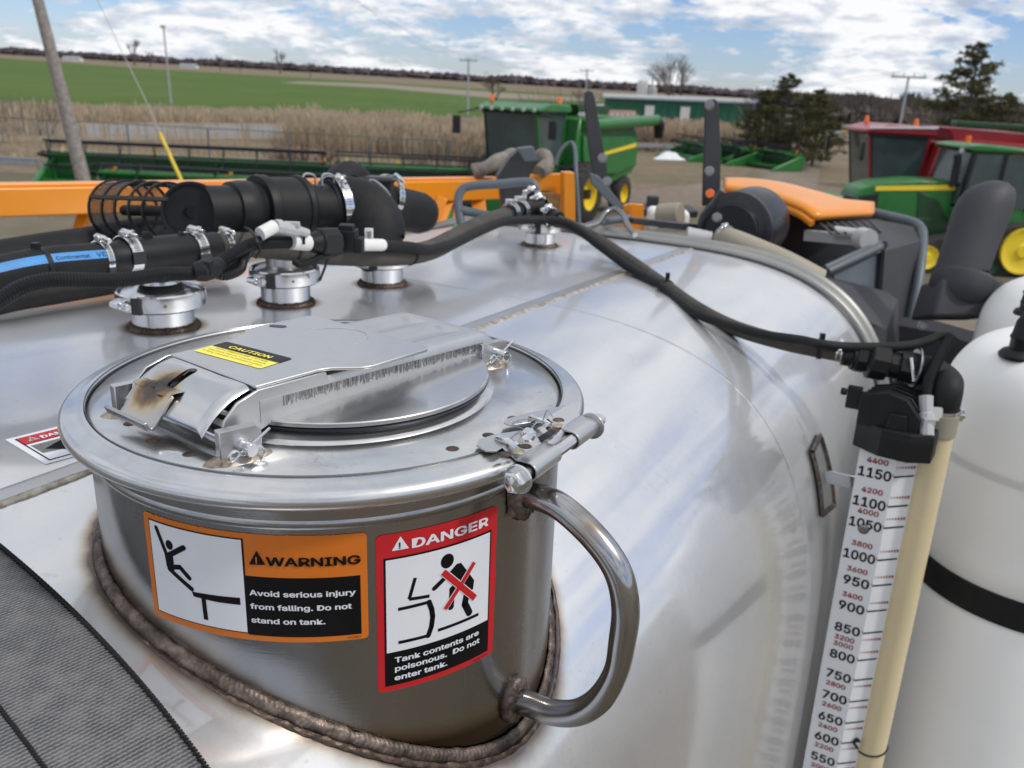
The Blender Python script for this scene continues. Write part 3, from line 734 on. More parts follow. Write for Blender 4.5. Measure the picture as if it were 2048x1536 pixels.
# lead seal with twisted wire
sealp = plane(1056, 870, .013)
mb = MB(); mb.lathe([(.0001, -.003), (.0055, -.0028), (.0072, 0), (.0055, .0028), (.0001, .003)], sealp, nrm(np.array([-.2, -.9, .7])), 16); sl = mb.build('wire_seal', 'bright_steel'); tag(sl, 'small round lead seal on twisted wire between the two clamp lugs', 'seal')
l1 = plane(1013, 886, .010); l2 = plane(1084, 846, .010)
mb = MB()
for ph in (0, pi):
    for a_, b_, sag in ((l1, sealp, .001), (sealp, l2, .003)):
        pts = []
        for k in range(41):
            f_ = k / 40; p = a_ * (1 - f_) + b_ * f_ + np.array([0, 0, .006 * sin(pi * f_)]); q = f_ * 30 + ph
            pts.append(p + np.array([cos(q), 0, sin(q)]) * .0009)
        mb.tube(pts, .00045, 4)
mb.tube(smooth_path([plane(1054, 838, .011), plane(1035, 841, .008), plane(1025, 846, .008), plane(1032, 852, .009), plane(1046, 858, .011), sealp], 30), .0005, 4)
mb.tube(smooth_path([l2, l2 + [.004, -.004, .014], l2 + [.009, -.012, .011]], 12), .0005, 4)
mb.build('seal_wire', 'galvanised', sl)

# handle: bent tube in a vertical plane
hr = nrm(np.array([.83, -.555, 0])); hn = np.cross(hr, [0, 0, 1])
h0 = np.array([.2005, -.1325, 0.])
def hpl(px, py): d = W(px, py); t = ((h0 - CAM) @ hn) / (d @ hn); return CAM + d * t
hp = [(1040, 986), (1061, 989), (1119, 1012), (1188, 1074), (1235, 1142), (1251, 1215), (1244, 1285), (1231, 1345), (1200, 1397), (1157, 1424), (1107, 1425), (1061, 1409), (1030, 1400)]
hpts = smooth_path([hpl(*p) for p in hp], 90)
hrad = [.0129 * (1 + .0 * i) * (1 - .10 * math.exp(-((i - 52) / 6) ** 2)) for i in range(91)]
mb = MB(); mb.tube(hpts, hrad, 24)
handle = mb.build('grab_handle', 'handle_steel', man, auto=70)
for i in range(2):
    c = hpts[2] if i == 0 else hpts[-3]; a = -hr
    mb = MB(); pp = []; nn = []
    for k in range(61):
        an = 2 * pi * k / 60; yy = .0135 * (1 + .25 * max(0, sin(an)) * (i == 0)); off = hn * cos(an) * .0135 + np.array([0, 0, 1]) * sin(an) * .019
        q = np.array([c[0], c[1], c[2]]) + off; rxy = math.hypot(q[0], q[1]); q = np.array([q[0] / rxy * (RN + .002), q[1] / rxy * (RN + .002), q[2]]); pp.append(q); nn.append(nrm(off + hr * .02))
    bead(mb, pp, nn, .0085, .008, 6, 20 + i, 8); mb.build('handle_weld', 'weld_brown', handle, auto=80)
mb = MB(); pp = [np.array([.2005, -.1325, z]) * [1.0, 1.0, 1] for z in np.linspace(-.072, -.034, 24)]; pp = [np.array([p[0] * RN / .2403 - .006, p[1] - .010, p[2]]) for p in pp]
bead(mb, pp, [hr] * 24, .012, .006, 5, 31, 8); mb.build('lug_weld', 'weld_brown', man, auto=80)

# ---- stickers on the neck
def neck_fn(th0, z0, lay):
    def f(x, y, z=0):
        a = radians(th0) + x * .001 / .2409; r = RN + .0005 + lay * .00025
        return np.array([r * cos(a), r * sin(a), z0 + y * .001])
    return f
def cquad(mb, x0, y0, x1, y1, fn, nx=30): mb.grid(lambda a, b: fn(x0 + (x1 - x0) * a, y0 + (y1 - y0) * b), nx, 2)
def strip(mb, poly, fn):                          # outline cut into small triangles so it follows the curve
    def sub(a, b, c, d=0):
        l = [np.linalg.norm(np.subtract(p, q)) for p, q in ((a, b), (b, c), (c, a))]; k = int(np.argmax(l))
        if l[k] < 5 or d > 9: mb.add([fn(*a), fn(*b), fn(*c)], [(0, 1, 2)]); return
        p, q, r_ = ((a, b, c), (b, c, a), (c, a, b))[k]; m_ = ((p[0] + q[0]) / 2, (p[1] + q[1]) / 2)
        sub(p, m_, r_, d + 1); sub(m_, q, r_, d + 1)
    for t in tessellate_polygon([[Vector((p[0], p[1], 0)) for p in poly]]): sub(*[tuple(poly[i]) for i in t])
def line(mb, a, b, w, fn, n=8, rnd=True):
    a = np.array(a, float); b = np.array(b, float); d = nrm(b - a); q = np.array([-d[1], d[0]]) * w / 2; vs = []
    for k in range(n + 1):
        c = a + (b - a) * k / n; vs += [fn(*(c + q)), fn(*(c - q))]
    mb.add(vs, [(2 * k, 2 * k + 1, 2 * k + 3, 2 * k + 2) for k in range(n)])
    if rnd:
        for c in (a, b): blob(mb, c[0], c[1], w / 2, w / 2, fn)
def blob(mb, x, y, rx, ry, fn, n=20):
    mb.add([fn(x, y)] + [fn(x + rx * cos(2 * pi * k / n), y + ry * sin(2 * pi * k / n)) for k in range(n)], [(0, 1 + k, 1 + (k + 1) % n) for k in range(n)])
def rrect_cols(mb, x0, y0, x1, y1, r, fn, torn=0, seed=0, n=60):
    """rounded rectangle as columns, with an uneven torn top edge"""
    vs = []; xs = []
    for k in range(n + 1): xs.append(x0 + (x1 - x0) * (.5 - .5 * cos(pi * k / n)) * .3 + (x0 + (x1 - x0) * k / n) * .7 - .0)
    xs = sorted(set([x0 + r * (1 - cos(pi / 2 * k / 6)) for k in range(7)] + [x1 - r * (1 - cos(pi / 2 * k / 6)) for k in range(7)] + list(np.linspace(x0 + r, x1 - r, n))))
    for x in xs:
        dd = max(0, x0 + r - x, x - (x1 - r)); e = r - sqrt(max(0, r * r - dd * dd))
        tj = torn * (noise.noise(Vector((x * .9, seed, 0))) + .6 * noise.noise(Vector((x * 3.1, seed, 2)))) if torn else 0
        vs += [fn(x, y0 + e), fn(x, y1 - e + tj)]
    mb.add(vs, [(2 * k, 2 * k + 1, 2 * k + 3, 2 * k + 2) for k in range(len(xs) - 1)])
# WARNING
f0, f1, f2, f3 = [neck_fn(-120.2, -.152, k) for k in range(4)]
mb = MB(); mb.m(0); rrect_cols(mb, -3, 0, 199.5, 103, 4, f0, .7, 1, 120)
mb.m(1); cquad(mb, 3.2, 6.4, 98, 97.8, f1); mb.m(2); cquad(mb, 4.3, 7.5, 96.4, 96.6, f2)
mb.m(1); cquad(mb, 97.2, 5.4, 193.5, 63.2, f1)
mb.m(1); blob(mb, 26, 78.5, 4.0, 4.6, f3)
line(mb, (12.6, 91.5), (21.5, 69), 4.2, f3); line(mb, (24, 68), (41.5, 79.8), 5, f3)
strip(mb, [(19.4, 69), (29, 70), (29.2, 62), (29.6, 55), (24, 52), (20.6, 56.5)], f3)
line(mb, (27, 57.5), (35.6, 59.6), 4.6, f3); line(mb, (35.6, 59.6), (44.6, 51.2), 4.6, f3); line(mb, (23.5, 54.6), (46, 41), 4.6, f3)
strip(mb, [(45, 41.5), (47.5, 38.6), (92, 41.2), (92, 34.2), (70, 33.5), (47.3, 34)], f3); line(mb, (57.3, 35), (58, 13.2), 4.4, f3, rnd=False)
strip(mb, [(102, 74.5), (116, 75.2), (109.2, 88)], f3); 
text_mesh(mb, 'WARNING', 117, 74.8, 11, f3, .035, 76.5)
text_mesh(mb, 'A91847', 181.5, 2.2, 2.4, f3, .01, 11.8)
mb.m(2); text_mesh(mb, 'Avoid serious injury', 101, 45.2, 7.0, f3, .02, 88); text_mesh(mb, 'from falling. Do not', 100.8, 32, 7.0, f3, .02, 84.6); text_mesh(mb, 'stand on tank.', 101, 18.4, 7.0, f3, .02, 62)
mb.m(0); text_mesh(mb, '!', 108.1, 76.3, 8, neck_fn(-120.2, -.152, 4), .02)
mb.build('warning_sticker', ['sticker_orange', 'sticker_black', 'sticker_white'], man, smooth=False)
# DANGER
g0, g1, g2, g3, g4, g5 = [neck_fn(-70.4, -.212, k) for k in range(6)]
mb = MB(); mb.m(0); rrect_cols(mb, -2.5, 0, 118.5, 158.3, 5, g0, .5, 5, 80)
mb.m(1); cquad(mb, 3.8, 5.8, 111.3, 135.6, g1); mb.m(2); cquad(mb, 5.6, 41.0, 109.5, 133.8, g2)
mb.m(2); strip(mb, [(11, 142.2), (26, 142.2), (18.6, 155)], g2); text_mesh(mb, 'DANGER', 29.3, 141.8, 12.2, g2, .035, 77)
text_mesh(mb, 'Tank contents are', 12.8, 29.8, 7.4, g3, .02, 85.5); text_mesh(mb, 'poisonous.  Do not', 13, 20.6, 7.4, g3, .02, 86.5); text_mesh(mb, 'enter tank.', 12.6, 11, 7.4, g3, .02, 50.5)
mb.m(1); text_mesh(mb, 'N404958 S', 93, 1.6, 2.6, g3, .01, 17)
blob(mb, 62.3, 120.4, 6.6, 7.2, g3); strip(mb, [(64, 108), (72, 114.5), (76.5, 114.2), (91.6, 91), (90.5, 82), (84, 78), (74, 88)], g3)
line(mb, (49.6, 96.5), (64, 107), 4.6, g3); line(mb, (84, 82), (81.5, 70), 7, g3); line(mb, (81.5, 70), (86.8, 58.5), 7, g3)
line(mb, (72, 92), (68, 90), 7, g3); line(mb, (68, 90), (66.5, 72), 6, g3)
for a, b in (((31.6, 112), (26, 92)), ((26, 92), (45, 90.2)), ((16, 84), (44.5, 84.2)), ((16, 50), (44, 49.6)), ((53.5, 52), (97.8, 52.4))): line(mb, a, b, 3.2, g3, rnd=False)
pts = [(44.5, 84.2), (47.2, 76), (48.2, 68), (47, 58), (44, 49.6)]
for a, b in zip(pts[:-1], pts[1:]): line(mb, a, b, 5, g3)
mb.m(2)
line(mb, (57.4, 111.4), (93.3, 71.4), 7.4, g4, rnd=False); line(mb, (91.3, 110.4), (60, 71.7), 5.6, g4, rnd=False)
mb.m(0); line(mb, (57.9, 110.9), (92.8, 71.9), 6.0, g5, rnd=False); line(mb, (91.0, 109.9), (60.4, 72.2), 4.4, g5, rnd=False)
mb.m(1); text_mesh(mb, '!', 17.4, 143.6, 8, g3, .02)
mb.build('danger_sticker', ['sticker_red', 'sticker_black', 'sticker_white'], man, smooth=False)

# ================================================================== HINGED COVER WITH BRIDGE CLAMP
cov = thing('hinged_cover', (0, 0, .01), 'round hinged cover under a steel bridge arm with yellow caution sticker, on the manhole', 'cover')
mb = MB(); mb.lathe([(.0001, .0182), (.1535, .0182), (.1545, .0172), (.1545, .0138), (.0001, .0138)], (.008, -.006, 0), seg=128); mb.build('cover_disc', 'disc_steel', cov)
mb = MB(); mb.lathe([(.1495, .0136), (.1525, .0132), (.1545, .0115), (.1540, .0095), (.1490, .0085)], (.008, -.006, 0), seg=128); mb.build('gasket', 'gasket_black', cov)
dA = np.array([.609, .793, 0]); dE = np.array([.793, -.609, 0])
BC = dE * .006                                    # bridge centre line
def br(a, b, z): return BC + dA * a + dE * b + np.array([0, 0, z])
ztop = lambda a: .0485 - (a + .15) * .030 if a > -.15 else .0485 - ((-.15 - a) / .035) ** 2 * .012
# channel: cross-section swept along a
mb = MB()
def chan(a, k):
    w = .071 + .0 * a; r = .010; z = ztop(a); low = z - .030 + max(0, (a - .13)) * .15
    prof_ = [(-w, low), (-w, z - r), (-w + r * .3, z - r * .3), (-w + r, z), (-.044, z), (-.036, z - .0045), (-.016, z - .0045), (-.008, z), (.008, z), (.016, z - .0045), (.036, z - .0045), (.044, z), (w - r, z), (w - r * .3, z - r * .3), (w, z - r), (w, low)]
    sm = lambda q: (lambda w: w * w * (3 - 2 * w))(min(1, max(0, q))); fac = sm((a - .043) / .012) * sm((.148 - a) / .014)
    p = prof_[k]; zz = p[1]
    if 4 <= k <= 11: zz = z - (z - zz) * fac
    th = .003
    return p[0], zz, th
na = 40; aL = list(np.linspace(-.15, .04, 6)) + [.043, .046, .049, .052, .055] + list(np.linspace(.06, .132, 5)) + [.136, .140, .144, .148, .153, .158, .164, .168]
def chz(a): return 0 if a < .16 else -((a - .158) / .010) ** 2 * .006
vs = []
for a in aL:
    for k in range(16):
        b, z, _ = chan(a, k); vs.append(br(a, b, z + (chz(a) if 1 < k < 14 else 0)))
for a in aL:
    for k in range(16):
        b, z, th = chan(a, k); s_ = 1 if b > 0 else -1
        if k in (0, 1, 14, 15): vs.append(br(a, b - s_ * th, z + chz(a) * 0))
        else: vs.append(br(a, b - s_ * th * .5, z - th + chz(a)))
m = 16; o_ = len(aL) * m; fs = []
for i in range(len(aL) - 1):
    for k in range(15):
        fs.append((i * m + k, (i + 1) * m + k, (i + 1) * m + k + 1, i * m + k + 1)); fs.append((o_ + i * m + k, o_ + i * m + k + 1, o_ + (i + 1) * m + k + 1, o_ + (i + 1) * m + k))
    for k in (0, 15): fs.append((i * m + k, o_ + i * m + k, o_ + (i + 1) * m + k, (i + 1) * m + k))
for i in (0, len(aL) - 1):
    for k in range(15): fs.append((i * m + k, i * m + k + 1, o_ + i * m + k + 1, o_ + i * m + k))
mb.add(vs, fs); arm = mb.build('bridge_arm', 'satin_steel', cov, auto=30)
# scorched sheared edge along the flanges
mb = MB(); rs = random.Random(8)
for k in range(420):
    a = -.125 + .275 * rs.random() ** 1.0; z = ztop(a); l = .003 + .007 * rs.random()
    mb.box(br(a, .0713, z - .0105 - l / 2 * .9), (.0005 + .0010 * rs.random(), .0003, l), np.array([dA, dE, [0, 0, 1]]).T)
mk = mb.build('shear_marks', 'sheared_steel', arm, smooth=False); mk['kind'] = 'stuff'
# top plate
outl = [(-.151, -.064), (-.082, -.066), (-.070, -.070), (-.050, -.088), (-.040, -.092), (.036, -.092), (.043, -.086), (.045, .086), (.038, .092), (-.040, .094), (-.050, .090), (-.070, .072), (-.082, .068), (-.151, .068)]
mb = MB(); mb.prism(outl, lambda x, y, z: br(x, y, .0525 - (x + .15) * .010 + z), .0035); tp = mb.build('top_plate', 'satin_steel', cov, bevel=.0012, bseg=3, auto=40)
mb = MB()
def slot(cx_, cy_, L__, w_, ang, zf, mb):
    n = 8; P_ = [(L__ / 2 + w_ * cos(a), w_ * sin(a)) for a in np.linspace(-pi / 2, pi / 2, n)] + [(-L__ / 2 + w_ * cos(a), w_ * sin(a)) for a in np.linspace(pi / 2, 3 * pi / 2, n)]
    ca, sa = cos(ang), sin(ang); mb.prism([(cx_ + x * ca - y * sa, cy_ + x * sa + y * ca) for x, y in P_], zf, .0003)
slot(-.016, -.077, .010, .0045, radians(60), lambda x, y, z: br(x, y, .0525 - (x + .15) * .010 + z + .0004), mb); mb.build('slot_hole', 'gasket_black', tp)
mb = MB(); mb.lathe([(.034, .0), (.0345, .0003), (.035, 0)], br(.0, -.005, .0510), (0, 0, 1), 40); mb.build('stamp_ring', 'lid_steel', tp)
# curved side cheeks going down to the hinge brackets
for sg in (-1, 1):
    o = [(-.152, .052), (-.140, .0525), (-.085, .0505), (-.080, .040), (-.105, .034), (-.150, .0), (-.158, -.0), (-.1765, .010), (-.181, .022), (-.178, .034), (-.168, .046)]
    o = [(-.150, .0495), (-.075, .048), (-.070, .030), (-.105, .026), (-.150, .012), (-.170, .010), (-.188, .010), (-.1905, .017), (-.186, .030), (-.172, .043)]
    mb = MB(); mb.prism(o, lambda x, y, z, sg=sg: br(x, sg * .0705 + z, y), .003); mb.build('side_cheek', 'satin_steel', cov, bevel=.0008)
# lever plate: curved sheet with a slot, scorched tab welded on
lv = MB()
def levz(a): f_ = (-.153 - a) / .052; return .0515 - .0035 * f_ - .026 * f_ ** 2.2
mb = MB(); na_, nb_ = 26, 44; vs = []; ins = []
SA0, SA1, SB, SR = -.180, -.163, -.012, .0062
for i in range(na_ + 1):
    for j in range(nb_ + 1):
        a = -.153 - .050 * i / na_; b = -.062 + .124 * j / nb_
        if i > na_ - 8 and j > 24: a += .006 * (i - na_ + 8) / 8 * (j - 24) / 20 * 0
        ca_ = min(max(a, SA0), SA1); dd_ = math.hypot(a - ca_, b - SB); ins.append(dd_ < SR * .98)
        if abs(dd_ - SR) < .0021 and dd_ > 1e-6: a = ca_ + (a - ca_) / dd_ * SR; b = SB + (b - SB) / dd_ * SR
        ed = max(0, abs(b) - .054) / .008
        vs.append(br(a, b, levz(a) - .0035 * ed ** 2 * (1 + i / na_) + .0008 * noise.noise(Vector((a * 60, b * 30, 0)))))
fs = []
for i in range(na_):
    for j in range(nb_):
        q = (i * (nb_ + 1) + j, (i + 1) * (nb_ + 1) + j, (i + 1) * (nb_ + 1) + j + 1, i * (nb_ + 1) + j + 1)
        cpt = np.mean([vs[k] for k in q], axis=0) - BC; a = cpt @ dA; b = cpt @ dE
        if math.hypot(a - min(max(a, SA0), SA1), b - SB) < SR * .9: continue
        fs.append(q)
mb.add(vs, fs); lvo = mb.build('lever_plate', 'lever_steel', cov, auto=60)
so = lvo.modifiers.new('thickness', 'SOLIDIFY'); so.thickness = .003; so.offset = -1; bv = lvo.modifiers.new('bevel', 'BEVEL'); bv.width = .001; bv.segments = 2; bv.limit_method = 'ANGLE'
mb = MB()                                         # tab: scorched patch, then bent lip
tb = [(-.192, levz(-.192) + .0005, .0), (-.197, levz(-.197) + .0, 0), (-.202, .0235, 0), (-.208, .0160, 0), (-.213, .0115, 0), (-.217, .0100, 0), (-.2205, .0120, 0), (-.2235, .0190, 0)]
vs = []; nb_ = 10
for i, (a, z, _) in enumerate(tb):
    for j in range(nb_ + 1):
        f_ = j / nb_; b = -.048 + (.056) * f_ - (.010 * (1 - f_) if i > 5 else 0); vs.append(br(a, b, z + .002 + (.0015 * noise.noise(Vector((i, j * .7, 3))) if i < 3 else 0)))
mb.add(vs, [(i * (nb_ + 1) + j, (i + 1) * (nb_ + 1) + j, (i + 1) * (nb_ + 1) + j + 1, i * (nb_ + 1) + j + 1) for i in range(len(tb) - 1) for j in range(nb_)])
tabo = mb.build('thumb_tab', 'scorched_steel', lvo, auto=60); so = tabo.modifiers.new('thickness', 'SOLIDIFY'); so.thickness = .0035; so.offset = -1; bv = tabo.modifiers.new('bevel', 'BEVEL'); bv.width = .0012; bv.segments = 2; bv.limit_method = 'ANGLE'
mb = MB(); pp = [br(-.188 - .002 * sin(k * .4), -.050 + .060 * k / 30, levz(-.188) + .0005) for k in range(31)]; bead(mb, pp, [np.array([0, 0, 1])] * 31, .0085, .0035, 3, 44, 9, .6); mb.build('tab_weld', 'scorched_steel', lvo, auto=80)
# rod between the brackets
mb = MB(); mb.cyl(br(-.183, -.088, .013), br(-.183, .094, .013), .0075, 24); rod = mb.build('hinge_rod', 'bright_steel', cov)
# brackets
def bracket(a, b, ang, flip):
    c = br(a, b, 0); ca = nrm(dA * cos(ang) + dE * sin(ang)); cb = nrm(np.cross([0, 0, 1], ca))
    o = [(-.018, -.001), (.019, -.001), (.019, .0245), (.015, .0285), (-.018, .0285)]
    mb = MB(); mb.prism(o, lambda x, y, z: c + ca * x + np.array([0, 0, 1]) * y - cb * (z + .005) * flip, .010); bk = mb.build('bracket', 'satin_steel', cov, bevel=.0009)
    mb = MB(); rs = random.Random(int(a * 1000)); pts = []
    nn = 26
    def lump(u, v):
        th = 2 * pi * u; rr_ = v; e = (ca * cos(th) * .031 + cb * sin(th) * .014) * rr_
        z = (1 - rr_ ** 2) * .0075 + .0022 * noise.noise(Vector((cos(th) * rr_ * 5, sin(th) * rr_ * 5, a * 30))) * (1 - rr_ ** 4)
        return c + e * (1 + .12 * noise.noise(Vector((cos(th) * 1.5, sin(th) * 1.5, a * 9)))) + np.array([0, 0, max(z, 0) if v < 1 else -.0005])
    mb.grid(lump, 48, 10, True); mb.build('bracket_weld', 'weld_pale', bk, auto=80)
    return c, ca, cb
bracket(-.183, .084, radians(12), 1); bracket(-.183, -.082, radians(6), 1)
c3, ca3, cb3 = bracket(.163, .074, radians(10), 1); bracket(.163, -.074, radians(10), 1)
mb = MB(); e0 = br(-.183, .094, .013); mb.cyl(e0 - dE * .004, e0 + dE * .010, .0060, 24)
mb.build('pin_end', 'bright_steel', cov, bevel=.0006); mb = MB(); e1 = br(.163, .072, .016); mb.cyl(e1, e1 + dE * .024, .0058, 24); mb.build('pin_end', 'bright_steel', cov, bevel=.0006)
for e, sgn in ((e0 + dE * .004, 1), (e1 + dE * .016, 1)):      # cotter pins
    zz = np.array([0, 0, 1.]); mb = MB()
    mb.tube(smooth_path([e + dA * .022 + zz * .012, e + dA * .006 + zz * .004, e - dA * .008 - zz * .002, e - dA * .017 - zz * .006, e - dA * .019 - zz * .001 - zz * .0, e - dA * .013 + zz * .002, e - dA * .006 - zz * .004 + dE * .001], 30), .0011, 8)
    mb.tube(smooth_path([e - dA * .006, e + dA * .007 + zz * .001 + dE * .003, e + dA * .013 - zz * .005 + dE * .004, e + dA * .008 - zz * .014 + dE * .004], 20), .0011, 8)
    mb.build('cotter_pin', 'bright_steel', cov)
# CAUTION sticker on the plate (text reads along the plate's near-far edge)
zc_ = lambda x: .0525 - (x + .15) * .010
c0 = plane(387, 700, .0533); c1 = plane(520, 737, .0527); c2 = plane(583, 715, .0522); c3_ = plane(446, 681, .0525)
exx = nrm(c1 - c0); eyy = nrm(np.cross([0, 0, 1], exx)); wS = np.linalg.norm(c1 - c0) * 1000; hS = abs((c3_ - c0) @ eyy) * 1000
def cfn(lay):
    def f(x, y):
        p = c0 + exx * x * .001 + eyy * y * .001; a = (p - BC) @ dA; p = p.copy(); p[2] = zc_(a) + .0004 + lay * .0002; return p
    return f
mb = MB(); mb.m(0); rrect_cols(mb, 0, 0, wS, hS * .62, 2, cfn(0), n=10); mb.m(1); rrect_cols(mb, 0, hS * .55, wS, hS, 2, cfn(1), n=10)
mb.m(0); text_mesh(mb, 'CAUTION', wS * .5, hS * .66, hS * .22, cfn(2), .03, wS * .62, align='c')
mb.m(1); text_mesh(mb, 'NON PRESSURE COVER', wS * .5, hS * .43, hS * .085, cfn(2), .015, wS * .78, align='c'); text_mesh(mb, 'Serious injury could result', wS * .5, hS * .29, hS * .085, cfn(2), .01, wS * .86, align='c')
text_mesh(mb, 'if this vessel is pressurized.', wS * .5, hS * .15, hS * .085, cfn(2), .01, wS * .9, align='c'); text_mesh(mb, 'S196', wS * .8, hS * .04, hS * .06, cfn(2), .01)
mb.build('caution_sticker', ['sticker_yellow', 'sticker_black'], tp, smooth=False)

# ================================================================== WEBBING STRAP over the tank's near end
pa_, pb2 = T(0, 1093), T(415, 1536)
sd_ = nrm(pb2 - pa_); sn_ = tnorm(T(100, 1400)); sd_ = nrm(sd_ - sn_ * (sd_ @ sn_)); sc_ = nrm(np.cross(sn_, sd_)); 
if sc_ @ (CAM - pa_) < 0: sc_ = -sc_
Ls, Ws = 1.5, .30
vs = []; uvs = []; nu, nv = 84, 24
mb = MB()
def drop(p, off=.002):
    p = p.copy(); p[2] = 0.1
    lo, hi = -1.3, .1
    for _ in range(30):
        m_ = (lo + hi) / 2
        if tF(np.array([p[0], p[1], m_])) < 0: lo = m_
        else: hi = m_
    p[2] = lo; return p + tnorm(p) * off
def sfn(a, b, off=.002):
    return drop(pa_ + sd_ * (a - .42) * Ls + sc_ * b * Ws, off)
uvl = []
for i in range(nu + 1):
    for j in range(nv + 1): vs.append(sfn(i / nu, j / nv)); uvl.append((i / nu * Ls, j / nv * Ws))
mb.add(vs, [(i * (nv + 1) + j, (i + 1) * (nv + 1) + j, (i + 1) * (nv + 1) + j + 1, i * (nv + 1) + j + 1) for i in range(nu) for j in range(nv)])
st = mb.build('webbing_strap', 'strap_weave', uvf=uvl); tag(st, 'wide grey woven webbing strap lying over the tank at the lower left', 'strap')
sm = st.modifiers.new('thickness', 'SOLIDIFY'); sm.thickness = .0015
mb = MB()
for off_ in (0.0, .095, .205):
    n_ = 520
    for k in range(n_):
        a = k / n_; 
        if off_ == 0: mb.tube([sfn(a, 0, .003), sfn(a + .6 / n_, .004 / Ws * (.5 + (k % 2) * .3), .0035), sfn(a + 1.1 / n_, 0, .003)], .0016, 5)
        else: mb.tube([sfn(a, off_ / Ws, .0022), sfn(a + .75 / n_, (off_ + .003) / Ws, .0028)], .0013, 5)
so_ = mb.build('edge_stitching', 'strap_edge', st); so_['kind'] = 'stuff'

# ================================================================== HOSE CLAMPS, PORTS, HOSES
ZZ = np.array([0, 0, 1.0])
def worm_clamp(parent, c, axis, r, w=.014, sd=None, tagd=None, name='hose_clamp', mat='bright_steel', scr=1.0):
    """band with a raised screw housing, a slotted screw and a dark end tag; a part of the hose or port it closes"""
    a = nrm(axis); sd = nrm(np.asarray(sd if sd is not None else ZZ, float)); sd = nrm(sd - a * (a @ sd)); td = np.cross(a, sd)
    mb = MB(); mb.lathe([(r, -w / 2), (r + .0016, -w / 2 + .0006), (r + .0016, w / 2 - .0006), (r, w / 2)], c, a, 40, sd); b = mb.build(name, mat, parent, auto=50)
    mb = MB()
    for k in range(14):                           # band slots
        an = radians(25 + k * 5.0); d = sd * cos(an) + td * sin(an); t = -sd * sin(an) + td * cos(an)
        mb.box(c + d * (r + .0017), (.0012, w * .5, .0008), np.array([t, a, d]).T)
    mb.build('band_slots', 'dark_tag', b, smooth=False)['kind'] = 'stuff'
    h = c + sd * (r + .0065); R = np.array([td, a, sd]).T
    mb = MB(); mb.tube([h - td * .013, h - td * .011, h + td * .009, h + td * .011], [.0055, .0068, .0068, .0050], 12, flat=.8); mb.box(h - sd * .0045, (.022, w, .004), R); mb.box(h - sd * .001 - td * .001, (.008, w * 1.25, .0085), R)
    mb.build('screw_housing', mat, b, bevel=.0006)
    mb = MB(); mb.lathe([(.0001, -.009), (.0040, -.009), (.0048, -.008), (.0048, 0), (.0038, 0), (.0038, .008), (.0001, .008)], h + td * .018, -td * scr, 6); mb.lathe([(.0001, -.0055), (.0028, -.0055), (.0028, .012), (.0001, .012)], h + td * .012, -td * scr, 12); mb.build('clamp_screw', mat, b, bevel=.0003)
    if tagd is not None:
        d = nrm(np.asarray(tagd, float)); d = nrm(d - a * (a @ d)); t = np.cross(a, d)
        mb = MB(); mb.box(c + d * (r + .0025), (.022, w * 1.12, .003), np.array([t, a, d]).T); mb.build('end_tag', 'dark_tag', b, bevel=.001)
    return b

